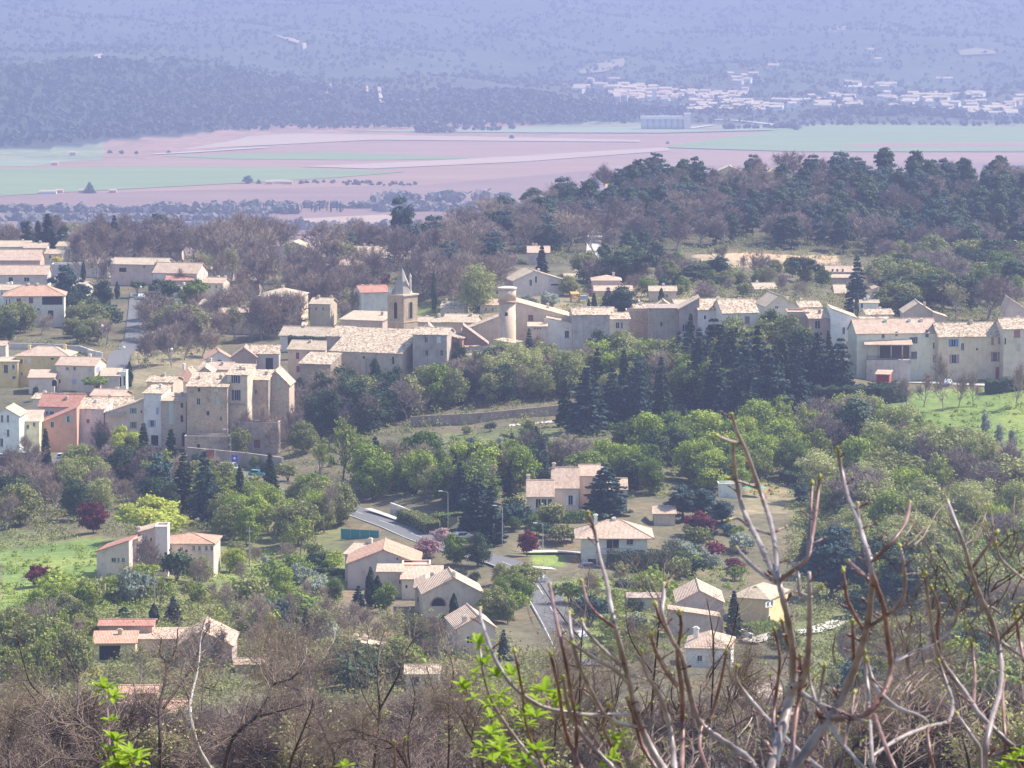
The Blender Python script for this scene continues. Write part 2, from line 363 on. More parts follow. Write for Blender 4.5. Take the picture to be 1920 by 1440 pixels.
def ribbon(name, pts, width, material, lift=0.0, label=None, mark=None, ymin=470, kind='structure', zfix=None):
    """road or path laid along photograph pixels"""
    P = [G(x, y, ymin) if len(t) < 1 else pix(x, y, t[0]) for x, y, *t in pts]
    Q = []
    for i in range(len(P)-1):
        p0 = P[max(i-1, 0)]; p1 = P[i]; p2 = P[i+1]; p3 = P[min(i+2, len(P)-1)]
        n = max(2, int((p2-p1).length/5))
        for j in range(n):
            t = j/n; Q.append(0.5*((2*p1) + (p2-p0)*t + (2*p0-5*p1+4*p2-p3)*t*t + (3*p1-p0-3*p2+p3)*t**3))
    Q.append(P[-1])
    z = np.array([q.z for q in Q]); z = np.convolve(np.pad(z, 2, 'edge'), np.ones(5)/5, 'valid')
    for q, zz in zip(Q, z): q.z = zz
    if lift == 0.0: RIBS.append(([tuple(q) for q in Q], width/2))
    V = []; F = []; hw = width/2
    side = []
    for i, q in enumerate(Q):
        t = (Q[min(i+1, len(Q)-1)] - Q[max(i-1, 0)]); t.z = 0; t.normalize(); s = Vector((t.y, -t.x, 0)); side.append(s)
    mb = MB()
    for i in range(len(Q)-1):
        a, b2 = Q[i], Q[i+1]; u = Vector((0, 0, lift)); 
        mb.quad(a-side[i]*hw+u, a+side[i]*hw+u, b2+side[i+1]*hw+u, b2-side[i+1]*hw+u)
    o = mb.build(name, material); tag(o, label, None, None, kind)
    if mark:
        k = MB(); u = Vector((0, 0, 0.03)); cnt = 0
        for off, dash in mark:
            for i in range(len(Q)-1):
                if dash and (i//2) % 2: continue
                k.quad(Q[i]+side[i]*(off-.06)+u, Q[i]+side[i]*(off+.06)+u, Q[i+1]+side[i+1]*(off+.06)+u, Q[i+1]+side[i+1]*(off-.06)+u)
        tag(k.build('road_marking', WHITE), 'white painted lines on the asphalt road', None, None, 'structure')
    return Q, side
# ---------------------------------------------------------------- buildings
DY = {}
FOOT = []      # footprints for keeping trees out: (x, y, radius)
def wallface(mb, O, U, w, zb, zl, zr, holes, peak=None):
    U = Vector(U); O = Vector(O); N = U.cross(Vector((0, 0, 1)))
    zt = min(zl, zr)
    good = [h for h in holes if h[0] > 0.05 and h[2] < w-0.05 and h[1] > zb+0.05 and h[3] < zt-0.05]
    us = sorted({0, w} | {h[0] for h in good} | {h[2] for h in good}); zs = sorted({zb, zt} | {h[1] for h in good} | {h[3] for h in good})
    P = lambda u, z, k=0.0: O + U*u + Vector((0, 0, z)) - N*k
    for i in range(len(us)-1):
        for j in range(len(zs)-1):
            cu, cz = (us[i]+us[i+1])/2, (zs[j]+zs[j+1])/2
            if any(h[0] < cu < h[2] and h[1] < cz < h[3] for h in good): continue
            mb.quad(P(us[i], zs[j]), P(us[i+1], zs[j]), P(us[i+1], zs[j+1]), P(us[i], zs[j+1]))
    top = [P(0, zt), P(w, zt)]
    if zr > zt+1e-4: top.append(P(w, zr))
    if peak: top.append(P(*peak))
    if zl > zt+1e-4: top.append(P(0, zl))
    if len(top) > 2: mb.add(top, [tuple(range(len(top)))])
    for u0, z0, u1, z1 in good:
        k = 0.24
        mb.quad(P(u0, z0), P(u0, z0, k), P(u0, z1, k), P(u0, z1)); mb.quad(P(u1, z0, k), P(u1, z0), P(u1, z1), P(u1, z1, k))
        mb.quad(P(u0, z0, k), P(u0, z0), P(u1, z0), P(u1, z0, k)); mb.quad(P(u0, z1), P(u0, z1, k), P(u1, z1, k), P(u1, z1))
    return set(good)
def slabbox(mb, P, u0, z0, u1, z1, k0, k1, mi=0):
    c = [P(u0, z0, k0), P(u1, z0, k0), P(u1, z0, k1), P(u0, z0, k1), P(u0, z1, k0), P(u1, z1, k0), P(u1, z1, k1), P(u0, z1, k1)]
    mb.add(c, [(0,3,2,1),(4,5,6,7),(0,1,5,4),(1,2,6,5),(2,3,7,6),(3,0,4,7)], mi)
def opening(par, O, U, hole, cut, kind, col, M):
    """window or door with its frame, pane, shutters as parts"""
    U = Vector(U); O = Vector(O); N = U.cross(Vector((0, 0, 1)))
    P = lambda u, z, k=0.0: O + U*u + Vector((0, 0, z)) + N*k       # k > 0 is outwards
    u0, z0, u1, z1 = hole; b = -0.2 if cut else 0.03
    def out(name, mb, mt, p):
        o = mb.build(name, mt, p)
        if p is par: o.matrix_local = M
        return o
    if kind == 'door':
        mb = MB(); slabbox(mb, P, u0+0.02, z0+0.02, u1-0.02, z1-0.02, b-0.02, b+0.05)
        n = max(2, int((u1-u0)/0.35))
        for i in range(1, n): slabbox(mb, P, u0+(u1-u0)*i/n-0.02, z0+0.06, u0+(u1-u0)*i/n+0.02, z1-0.06, b+0.05, b+0.075)
        return out('door', mb, paint(col, 0.6, 'painted_wood'), par)
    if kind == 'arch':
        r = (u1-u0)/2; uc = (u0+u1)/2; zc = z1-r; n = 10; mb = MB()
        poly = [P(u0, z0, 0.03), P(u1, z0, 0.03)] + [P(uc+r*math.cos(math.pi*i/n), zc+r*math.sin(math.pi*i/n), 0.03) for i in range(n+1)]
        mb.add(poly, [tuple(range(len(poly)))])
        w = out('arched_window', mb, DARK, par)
        fr = MB(); rr = r+0.14; pts = [(u0-0.14, z0)] + [(uc-rr*math.cos(math.pi*i/n), zc+rr*math.sin(math.pi*i/n)) for i in range(n+1)] + [(u1+0.14, z0)]
        for (a, c), (a2, c2) in zip(pts[:-1], pts[1:]):
            fr.tube([P(a, c, 0.02), P(a2, c2, 0.02)], 0.11, 4)
        fr.build('frame', wallmat(col or (0.5, 0.42, 0.33)), w); return w
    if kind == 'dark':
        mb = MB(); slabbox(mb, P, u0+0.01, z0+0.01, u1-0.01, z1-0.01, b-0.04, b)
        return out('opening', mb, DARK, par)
    fw = 0.07; fr = MB(); fc = WHITE if kind != 'brown' else paint((0.2, 0.12, 0.07), 0.6, 'painted_wood')
    slabbox(fr, P, u0+0.01, z0+0.01, u0+fw, z1-0.01, b, b+0.06); slabbox(fr, P, u1-fw, z0+0.01, u1-0.01, z1-0.01, b, b+0.06)
    slabbox(fr, P, u0+fw, z0+0.01, u1-fw, z0+fw, b, b+0.06); slabbox(fr, P, u0+fw, z1-fw, u1-fw, z1-0.01, b, b+0.06)
    slabbox(fr, P, (u0+u1)/2-0.03, z0+fw, (u0+u1)/2+0.03, z1-fw, b, b+0.05)
    w = out('window', fr, fc, par)
    pn = MB(); slabbox(pn, P, u0+0.02, z0+0.02, u1-0.02, z1-0.02, b-0.02, b+0.01)
    pn.build('pane', GLASS, w)
    si = MB(); slabbox(si, P, u0-0.08, z0-0.1, u1+0.08, z0-0.003, 0.004, 0.12); si.build('sill', wallmat((0.5, 0.45, 0.38)), w)
    if kind in ('shut', 'closed', 'brown') and col:
        wd = (u1-u0)/2
        for sgn in (-1, 1):
            mb = MB()
            if kind == 'closed': a, c = ((u0, (u0+u1)/2-0.01) if sgn < 0 else ((u0+u1)/2+0.01, u1)); k = 0.0 if cut else 0.1
            else: a, c = ((u0-wd-0.02, u0-0.02) if sgn < 0 else (u1+0.02, u1+wd+0.02)); k = 0.02
            slabbox(mb, P, a, z0, c, z1, k, k+0.045)
            for q in (0.18, 0.8): slabbox(mb, P, a+0.03, z0+(z1-z0)*q-0.04, c-0.03, z0+(z1-z0)*q+0.04, k+0.045, k+0.07)
            mb.build('shutter', paint(col, 0.6, 'painted_wood'), w)
    return w
def block(root, px, py, Y, w, h, t=12, d=None, rot=0, roof='gx', wc=(0.55, 0.47, 0.38), rc='pale', wins=(), ch=(), stone=False,
          stain=0.22, off=0.0, slope=0.3, drop=None, oh=0.35, seg='wall'):
    Y += DY.get(root.name, 0.0)
    s = mpp(Y); th = R(rot); c, sn = math.cos(th), math.sin(th)
    base = pix(px, py, Y); Wm = w*s/c; H = h*s; tan = (py+130)/FPX
    run = t*s/(slope+tan) if roof != 'gy' else None
    if roof == 'gy': rise = t*s; d = d or Wm*1.1
    elif roof in ('sr', 'sl'): rise = t*s; d = d or 9.0
    elif roof in ('gx', 'hip'): d = d or max(2*run, 3.0); rise = max(0.4, t*s-(d/2)*tan)
    elif roof == 'sf': d = d or max(run, 2.0); rise = max(0.2, t*s-d*tan)
    elif roof == 'sb': d = d or 8.0; rise = d*slope
    else: d = d or 8.0; rise = 0
    M = Matrix.Translation(base) @ Matrix.Rotation(th, 4, 'Z')
    corners = [M @ Vector((x, y, 0)) for x in (-Wm/2, Wm/2) for y in (0, d)]
    zmin = min(hzf(q.x, q.y) for q in corners); zb = min(-0.5, zmin-base.z-1.0)
    if drop is not None: zb = -drop
    PADS.append((base.x, base.y, c, sn, Wm/2, 0, d, base.z if drop is None else base.z-drop+0.5))
    cc = M @ Vector((0, d/2, 0)); FOOT.append((cc.x, cc.y, max(Wm, d)*0.55))
    L = root.matrix_basis.inverted() @ M
    x0, x1 = -Wm/2, Wm/2; pk = (Wm/2+off*Wm, H+rise)
    zs = {'gx': (H, H, H, H), 'hip': (H,)*4, 'gy': (H,)*4, 'sf': (H, H, H+rise, H+rise), 'sb': (H, H, H-rise, H-rise), 'sr': (H+rise, H, H, H+rise),
          'sl': (H, H+rise, H+rise, H), 'flat': (H,)*4}[roof]       # front-left, front-right, back-right, back-left
    faces = {'F': ((x0, 0, 0), (1, 0, 0), Wm, zs[0], zs[1]), 'R': ((x1, 0, 0), (0, 1, 0), d, zs[1], zs[2]),
             'B': ((x1, d, 0), (-1, 0, 0), Wm, zs[2], zs[3]), 'L': ((x0, d, 0), (0, -1, 0), d, zs[3], zs[0])}
    Mi = M.inverted(); cl = Mi @ Vector((0, 0, CAMZ)); ops = {k: [] for k in faces}
    for fc, wx, wy, ww, wh, kind, *cl2 in wins:
        O, U, _, _, _ = faces[fc]; O = Vector(O); U = Vector(U); N = U.cross(Vector((0, 0, 1)))
        dl = Mi.to_3x3() @ ray(wx, wy); tt = (O-cl).dot(N)/dl.dot(N); q = cl + dl*tt
        u = (q-O).dot(U); z = q.z
        prj = abs((M.to_3x3() @ U).x) if fc in 'F' else max(0.25, abs((M.to_3x3() @ U).x))
        hw = ww*s/prj/2; hh = wh*s/2
        ops[fc].append(((u-hw, z-hh, u+hw, z+hh), kind, cl2[0] if cl2 else None))
    mb = MB()
    for k, (O, U, fw, zl, zr) in faces.items():
        peak = None
        if roof == 'gx' and k in 'RL': peak = (fw/2, H+rise)
        if roof == 'gy' and k == 'F': peak = pk
        if roof == 'gy' and k == 'B': peak = (Wm-pk[0], pk[1])
        good = wallface(mb, O, U, fw, zb, zl, zr, [o[0] for o in ops[k] if o[1] != 'arch'], peak)
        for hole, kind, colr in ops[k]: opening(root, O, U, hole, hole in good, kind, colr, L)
    if roof == 'flat':
        mb.quad((x0, 0, H-0.3), (x1, 0, H-0.3), (x1, d, H-0.3), (x0, d, H-0.3))
    wl = mb.build(seg, wallmat(wc, stain, stone), root); wl.matrix_local = L
    # roof
    rb = MB(); o = oh; T = 0.16; RM = roofmat(rc); ridge = None
    if roof == 'gx':
        sl = rise/(d/2); zo = H-sl*o
        rb.slab([(x0-o, -o, zo+T), (x1+o, -o, zo+T), (x1+o, d/2, H+rise+T), (x0-o, d/2, H+rise+T)], T)
        rb.slab([(x1+o, d+o, zo+T), (x0-o, d+o, zo+T), (x0-o, d/2, H+rise+T-0.004), (x1+o, d/2, H+rise+T-0.004)], T)
        ridge = [(x0-o, d/2, H+rise+T), (x1+o, d/2, H+rise+T)]
    elif roof == 'gy':
        xr = pk[0]-Wm/2; sl = rise/max(0.5, xr-x0); sr = rise/max(0.5, x1-xr)
        rb.slab([(x0-o, d+o, H-sl*o+T), (x0-o, -o, H-sl*o+T), (xr, -o, H+rise+T), (xr, d+o, H+rise+T)], T)
        rb.slab([(x1+o, -o, H-sr*o+T), (x1+o, d+o, H-sr*o+T), (xr, d+o, H+rise+T-0.004), (xr, -o, H+rise+T-0.004)], T)
        ridge = [(xr, -o, H+rise+T), (xr, d+o, H+rise+T)]
    elif roof == 'hip':
        k = min(d/2, Wm/2); e = H+rise+T; zo = H-rise/(k)*o+T
        if Wm >= d:
            a, b2 = (x0+k, d/2, e), (x1-k, d/2, e)
            rb.slab([(x0-o, -o, zo), (x1+o, -o, zo), b2, a] if b2[0]-a[0] > 0.05 else [(x0-o, -o, zo), (x1+o, -o, zo), a], T)
            rb.slab([(x1+o, d+o, zo), (x0-o, d+o, zo), a, b2] if b2[0]-a[0] > 0.05 else [(x1+o, d+o, zo), (x0-o, d+o, zo), a], T)
            rb.slab([(x1+o, -o, zo), (x1+o, d+o, zo), b2], T); rb.slab([(x0-o, d+o, zo), (x0-o, -o, zo), a], T)
            for p, q in ((a, b2), (a, (x0-o, -o, zo)), (b2, (x1+o, -o, zo)), (b2, (x1+o, d+o, zo)), (a, (x0-o, d+o, zo))):
                if (Vector(p)-Vector(q)).length > 0.2: rb.tube([p, q], 0.13, 5)
        else:
            a, b2 = (0, k, e), (0, d-k, e)
            rb.slab([(x0-o, -o, zo), (x1+o, -o, zo), a], T); rb.slab([(x1+o, d+o, zo), (x0-o, d+o, zo), b2], T)
            rb.slab([(x1+o, -o, zo), (x1+o, d+o, zo), b2, a], T); rb.slab([(x0-o, d+o, zo), (x0-o, -o, zo), a, b2], T)
    elif roof == 'sf':
        sl = rise/d; rb.slab([(x0-o, -o, H-sl*o+T), (x1+o, -o, H-sl*o+T), (x1+o, d+0.1, H+rise+T), (x0-o, d+0.1, H+rise+T)], T)
    elif roof == 'sb':
        sl = rise/d; rb.slab([(x0-o, -o, H+sl*o+T), (x1+o, -o, H+sl*o+T), (x1+o, d+o, H-rise+T), (x0-o, d+o, H-rise+T)], T)
    elif roof == 'sr':
        sl = rise/Wm; rb.slab([(x0-0.1, -o, H+rise+T), (x1+o, -o, H-sl*o+T), (x1+o, d+o, H-sl*o+T), (x0-0.1, d+o, H+rise+T)], T)
    elif roof == 'sl':
        sl = rise/Wm; rb.slab([(x0-o, -o, H-sl*o+T), (x1+0.1, -o, H+rise+T), (x1+0.1, d+o, H+rise+T), (x0-o, d+o, H-sl*o+T)], T)
    else:
        for a in ((x0-0.1, -0.1, x1+0.1, 0.2), (x0-0.1, d-0.2, x1+0.1, d+0.1), (x0-0.1, 0.2, x0+0.2, d-0.2), (x1-0.2, 0.2, x1+0.1, d-0.2)):
            rb.box(a[0], a[1], H, a[2], a[3], H+0.14)
    if ridge: rb.tube(ridge, 0.14, 6)
    ro = rb.build('roof' if roof != 'flat' else 'parapet', RM if roof != 'flat' else wallmat(mul(wc, 1.1)), root); ro.matrix_local = L
    for u, v, hh in ch:
        x = u*Wm; y = v*d
        zr = H + {'gx': rise*(1-abs(v-0.5)*2), 'gy': rise*(1-abs(u-off)*1.8), 'hip': rise*(1-abs(v-0.5)*2), 'sf': rise*v, 'sb': -rise*v, 'sr': rise*(0.5-u), 'sl': rise*(u+0.5), 'flat': 0}[roof]
        cb = MB(); cb.box(x-0.35, y-0.3, zr-0.6, x+0.35, y+0.3, zr+hh); cb.box(x-0.45, y-0.4, zr+hh, x+0.45, y+0.4, zr+hh+0.12)
        cb.box(x-0.28, y-0.22, zr+hh+0.12, x+0.28, y+0.22, zr+hh+0.3)
        cb.build('chimney', wallmat(mul(wc, 1.02)), ro)
    return L, Wm, H, d, rise
def house(label, px, py, Y, w, h, cat='house', name='house', group=None, **k):
    dy = G(px, py).y - Y if Y < 860 else 0.0
    if name == 'house' and w > 30 and not k.get('ch') and k.get('roof', 'gx') in ('gx', 'hip', 'sf'):
        q = random.Random(int(px*7)); k['ch'] = [(q.uniform(-.38, .38), q.uniform(.45, .7), q.uniform(.5, 1.0)) for _ in range(q.choice((1, 1, 2)))]
    b = pix(px, py, Y+dy); r = empty(name, b, 0, label, cat, group); DY[r.name] = dy
    block(r, px, py, Y, w, h, **k); return r
GRN = (0.10, 0.30, 0.20); BRN = (0.24, 0.10, 0.09); PUR = (0.26, 0.09, 0.14); BLU = (0.12, 0.30, 0.55); PBL = (0.35, 0.42, 0.62); PGR = (0.45, 0.55, 0.46)
RED = (0.40, 0.10, 0.07); WHS = (0.75, 0.75, 0.78); GRY = (0.35, 0.34, 0.36)
STONE = (0.36, 0.30, 0.24); BEI = (0.56, 0.46, 0.35); CRM = (0.68, 0.60, 0.48); WHT = (0.78, 0.74, 0.68); PNK = (0.60, 0.44, 0.37); ORG = (0.58, 0.33, 0.22); YEL = (0.72, 0.56, 0.26); BRW = (0.34, 0.24, 0.18)
# ---- near houses on the slope
h = house('pale house with a stepped lean-to wall and tall square block, below the yellow willow', 212, 1084, 728, 62, 50, roof='sl', t=22, d=9, wc=(0.60, 0.50, 0.45), rc='red',
          wins=[('F', 213, 1050, 9, 9, 'win'), ('F', 222, 1050, 5, 9, 'win'), ('F', 231, 1050, 6, 9, 'win')], rot=-8)
block(h, 251, 1080, 731, 17, 66, roof='sl', t=5, d=8, wc=(0.68, 0.52, 0.45), rc='pink', wins=[('F', 258, 1022, 3, 7, 'dark')], rot=-8)
block(h, 277, 1068, 735, 30, 72, roof='sl', t=8, d=6, wc=(0.60, 0.49, 0.45), rc='pink', ch=[(-0.6, 0.3, 0.6)], wins=[('F', 283, 1012, 3, 7, 'dark')])
block(h, 303, 1050, 733, 23, 63, roof='flat', d=5, wc=(0.74, 0.60, 0.55))
block(h, 352, 1045, 738, 98, 26, roof='hip', t=19, d=9, wc=(0.60, 0.49, 0.43), rc='orange', rot=-4,
      wins=[('F', 363, 1028, 5, 9, 'win'), ('F', 374, 1028, 5, 9, 'win'), ('F', 387, 1028, 5, 9, 'win'), ('F', 397, 1028, 5, 9, 'win'), ('F', 340, 1030, 6, 9, 'win')])
h = house('large cluster house of pale walls with crossing orange gables beside the road', 719, 1104, 702, 135, 48, roof='gy', t=26, d=13, off=0.0, wc=(0.56, 0.47, 0.42), rc='orange',
          wins=[('F', 745, 1048, 3, 4, 'dark')])
block(h, 681, 1092, 712, 70, 52, roof='gx', t=22, d=11, wc=(0.58, 0.50, 0.43), rc='pale', rot=-20, ch=[(-0.1, 0.5, 0.9)])
block(h, 731, 1104, 691, 45, 32, roof='sf', t=15, d=6, wc=BEI, rc='pink', wins=[('F', 750, 1091, 3, 7, 'dark')])
block(h, 780, 1074, 697, 52, 15, roof='flat', d=5, wc=(0.66, 0.50, 0.40))
block(h, 790, 1112, 688, 74, 26, roof='sf', t=26, d=9, wc=CRM, rc='pink', wins=[('F', 762, 1100, 4, 6, 'dark')])
h = house('beige gabled house with an arched window, second below the road bend', 849, 1160, 668, 113, 48, roof='gy', t=30, d=10, off=0.02, wc=(0.60, 0.51, 0.40), rc='pink', rot=6,
          wins=[('F', 822, 1129, 25, 15, 'arch', (0.4, 0.2, 0.15)), ('F', 833, 1156, 13, 6, 'dark'), ('F', 875, 1154, 13, 6, 'dark')], ch=[(0.02, 0.08, 0.8)])
block(h, 797, 1146, 676, 38, 46, roof='hip', t=19, d=9, wc=(0.58, 0.49, 0.40), rc='pink', wins=[('F', 784, 1125, 4, 12, 'win'), ('F', 789, 1126, 4, 12, 'win')], ch=[(0.35, 0.3, 1.4)])
h = house('small pale gabled house low beside the front garden hedge, one dark window', 893, 1232, 640, 72, 56, roof='gy', t=22, d=11, off=0.05, rot=10, wc=(0.60, 0.52, 0.43), rc='pink',
          wins=[('F', 881, 1200, 12, 14, 'win')], ch=[(-0.28, 0.1, 0.9)])
h = house('square villa with a pink hipped roof and long balcony behind the dark clipped hedge', 1152, 1063, 733, 124, 60, roof='hip', t=29, d=10, wc=(0.76, 0.71, 0.62), rc='pink', oh=1.3,
          wins=[('F', 1149, 1018, 24, 22, 'win'), ('F', 1181, 1015, 13, 14, 'win'), ('F', 1126, 1053, 9, 18, 'door', BRN), ('F', 1110, 1055, 16, 14, 'dark')], ch=[(-0.28, 0.5, 1.0), (0.0, 0.5, 0.4)])
L = Matrix.Translation((0, 0, 0)); b = MB(); s = mpp(733)
b.box(-3.2, -1.5, 2.7, 3.6, -0.01, 2.85); bal = b.build('balcony', WHITE, h)
rl = MB(); rl.box(-3.2, -1.5, 3.75, 3.6, -1.44, 3.81)
for i in range(24): rl.box(-3.15+i*0.29, -1.49, 2.85, -3.12+i*0.29, -1.46, 3.75)
rl.build('railing', paint((0.10, 0.09, 0.09), 0.5, 'railing_metal'), bal)
h = house('cream villa with three stepped tiled gables and a glazed veranda among the green oaks', 1060, 962, 792, 50, 47, roof='gx', t=39, d=9.5, wc=(0.64, 0.52, 0.42), rc='pink', slope=0.5, oh=0.2,
          wins=[('F', 1070, 938, 9, 19, 'shut', WHS)], ch=[(-0.42, 0.5, 0.9)])
block(h, 1013, 962, 789, 50, 31, roof='gx', t=31, d=8, wc=(0.62, 0.52, 0.42), rc='pink', slope=0.5, oh=0.2, ch=[(-0.45, 0.6, 1.5)],
      wins=[('F', 1009, 945, 10, 20, 'win'), ('F', 1020, 945, 10, 20, 'win'), ('F', 1031, 945, 8, 20, 'win')])
block(h, 1108, 950, 800, 44, 58, roof='gx', t=21, d=8, wc=(0.60, 0.48, 0.40), rc='pink', slope=0.45, oh=0.2)
block(h, 1158, 945, 796, 36, 27, roof='gx', t=21, d=8, wc=(0.62, 0.50, 0.42), rc='pink', slope=0.45, oh=0.2)
pt = MB(); pt.box(-4.7-1.6, -2.6, -1.5, -4.7+3.4, -0.02, -0.2); pt.build('terrace', wallmat(WHT), h)
house('tiny tiled garden shed between the villa and the dark pines', 1246, 985, 762, 40, 22, 'shed', 'shed', roof='gx', t=14, wc=BEI, rc='pink', ch=[])
house('white flat shed by the green parasol', 1369, 934, 795, 44, 27, 'shed', 'shed', roof='flat', d=4, wc=WHT)
h = house('pale gabled house left of the yellow house, tiled strip across its wall', 1313, 1190, 690, 86, 62, roof='gy', t=22, d=12, off=-0.02, wc=(0.56, 0.46, 0.40), rc='pink',
          wins=[('F', 1333, 1165, 6, 12, 'win')])
block(h, 1300, 1190, 682, 96, 34, roof='sr', t=14, d=4, wc=(0.54, 0.44, 0.38), rc='pink')
h = house('bright yellow house with a pale hipped roof, right of the tall conifer', 1406, 1172, 702, 70, 52, roof='hip', t=27, d=11, wc=(0.72, 0.54, 0.30), rc='pale', rot=-22,
          wins=[('R', 1439, 1133, 5, 10, 'shut', WHS), ('R', 1447, 1132, 5, 10, 'shut', WHS), ('R', 1441, 1160, 6, 12, 'win')], ch=[(0.0, 0.3, 0.5)])
house('low white house with a pink hipped roof under the yellow house', 1328, 1252, 640, 84, 38, roof='hip', t=30, d=10, wc=(0.74, 0.70, 0.66), rc='pink', rot=-6,
      wins=[('F', 1366, 1231, 9, 12, 'win'), ('F', 1312, 1235, 10, 12, 'win')])
h = house('yellowish house with an orange roof and open garage, low at the left', 215, 1242, 600, 78, 36, roof='sf', t=24, d=7, wc=(0.62, 0.55, 0.36), rc='orange', rot=3,
          wins=[('F', 206, 1224, 40, 28, 'dark')])
block(h, 236, 1208, 612, 100, 35, roof='gx', t=9, d=6, wc=(0.50, 0.36, 0.30), rc='red')
block(h, 300, 1230, 608, 90, 32, roof='sf', t=22, d=8, wc=(0.52, 0.42, 0.36), rc='pink')
h = house('brown gabled house with pale verges behind the bare branches at left', 384, 1250, 596, 104, 40, roof='gy', t=28, d=12, off=-0.05, wc=(0.46, 0.36, 0.33), rc='pink', ch=[(0.05, 0.1, 1.3)])
block(h, 470, 1262, 592, 60, 16, roof='gx', t=9, d=5, wc=(0.50, 0.42, 0.42), rc='pink')
h = house('pale villa half hidden behind the bare treetops, low centre', 672, 1268, 618, 90, 40, roof='hip', t=28, d=11, wc=(0.64, 0.52, 0.40), rc='pale', wins=[('F', 690, 1250, 10, 14, 'win')])
block(h, 617, 1262, 622, 46, 36, roof='sf', t=10, d=6, wc=(0.66, 0.54, 0.44), rc='pink')
h = house('white columned summer house below the dark red shrub, low centre', 792, 1295, 596, 62, 32, 'summer house', 'summer_house', roof='gx', t=16, d=5, wc=CRM, rc='pale',
          wins=[('F', 780, 1278, 14, 18, 'dark'), ('F', 803, 1278, 14, 18, 'dark')])
h = house('low house with two bright orange roofs behind the twigs at lower left', 262, 1352, 545, 178, 14, roof='gx', t=26, d=8, wc=(0.55, 0.38, 0.28), rc='orange')
block(h, 258, 1312, 556, 70, 12, roof='gx', t=13, d=6, wc=(0.55, 0.38, 0.28), rc='orange')
house('grey house seen through the thick stems at lower right', 1632, 1408, 520, 98, 46, roof='gx', t=16, wc=(0.48, 0.40, 0.37), rc='pink', wins=[('F', 1620, 1392, 10, 14, 'win')])
house('low brown-roofed house behind the stems right of centre', 1420, 1330, 560, 96, 22, roof='hip', t=30, wc=(0.48, 0.40, 0.36), rc='brown')
house('grey garden store with a curved edge left of the gabled pale house', 1209, 1145, 705, 62, 24, 'shed', 'shed', roof='sf', t=7, d=4, wc=(0.5, 0.45, 0.45), rc='brown', wins=[('F', 1190, 1135, 14, 15, 'dark')])
# ---- front of the village, left to right
h = house('white villa with a pedimented front at the far left edge of the village', 12, 845, 918, 50, 66, roof='gy', t=14, d=9, wc=WHT, rc='pink', rot=-5,
          wins=[('F', 15, 785, 5, 14, 'win'), ('F', 4, 785, 5, 14, 'win'), ('F', 15, 812, 5, 14, 'win'), ('F', 3, 830, 6, 16, 'win')])
block(h, 50, 840, 924, 48, 50, roof='sf', t=22, d=9, wc=(0.74, 0.66, 0.45), rc='pink', wins=[('F', 52, 800, 5, 8, 'win'), ('F', 37, 806, 5, 10, 'win'), ('F', 64, 796, 5, 8, 'win')])
h = house('orange-pink house with a long sloping wall top, white framed windows, above the parked cars', 95, 852, 930, 100, 46, roof='sl', t=42, d=10, wc=(0.62, 0.36, 0.26), rc='red', slope=0.3,
          wins=[('F', 98, 796, 7, 12, 'win'), ('F', 128, 786, 6, 13, 'shut', PGR), ('F', 60, 832, 6, 10, 'win')])
house('stone house with a wide dark red tiled roof behind the orange-pink house', 112, 800, 945, 80, 38, roof='gx', t=23, d=9, wc=(0.52, 0.42, 0.36), rc='red', rot=-10, ch=[(0.1, 0.3, 0.6)], wins=[('F', 97, 775, 8, 8, 'win'), ('F', 88, 775, 6, 8, 'shut', PBL)])
house('lilac-white low house with a tiled roof between the orange and the green-shuttered houses', 170, 850, 936, 52, 84, rot=-10, roof='sf', t=21, d=8, wc=(0.60, 0.54, 0.54), rc='old',
      wins=[('F', 165, 790, 6, 9, 'win')])
h = house('beige house with green shutters and a slanting tiled roof', 234, 848, 934, 74, 74, rot=-8, roof='sl', t=26, d=10, wc=(0.56, 0.47, 0.38), rc='old',
          wins=[('F', 250, 770, 6, 11, 'shut', GRN), ('F', 250, 797, 6, 12, 'shut', GRN), ('F', 265, 772, 3, 5, 'dark')])
block(h, 215, 790, 945, 72, 24, roof='gx', t=22, d=9, wc=(0.56, 0.46, 0.38), rc='old', rot=10, ch=[(-0.1, 0.4, 1.0)])
bb = MB(); bb.box(-4.4, -1.1, 9.2, 0.2, -0.02, 9.35); bb.box(-4.4, -1.1, 9.35, 0.2, -1.05, 10.1)
for i in range(6): bb.box(-4.4+i*0.9, -1.1, 9.35, -4.33+i*0.9, -1.0, 11.2)
bb.build('balcony', paint((0.5, 0.42, 0.36), 0.7, 'balcony'), h)
house('narrow bluish white tower-like house with three storeys of grey shutters', 287, 842, 932, 34, 105, roof='sf', t=17, d=8, wc=(0.66, 0.64, 0.64), rc='old', rot=-12,
      wins=[('F', 284, 748, 7, 9, 'closed', WHS), ('F', 295, 770, 5, 12, 'closed', PBL), ('F', 285, 794, 7, 13, 'shut', PBL), ('F', 290, 826, 14, 20, 'dark')])
house('narrow stone house with a tall pale green shutter, left of the highest old house', 327, 852, 930, 46, 101, rot=-7, roof='sf', t=17, d=8, wc=(0.45, 0.37, 0.31), rc='pale', stone=True,
      wins=[('F', 321, 774, 8, 42, 'closed', PGR), ('F', 341, 760, 5, 9, 'dark'), ('F', 341, 785, 5, 13, 'dark'), ('F', 345, 824, 7, 26, 'arch', STONE)])
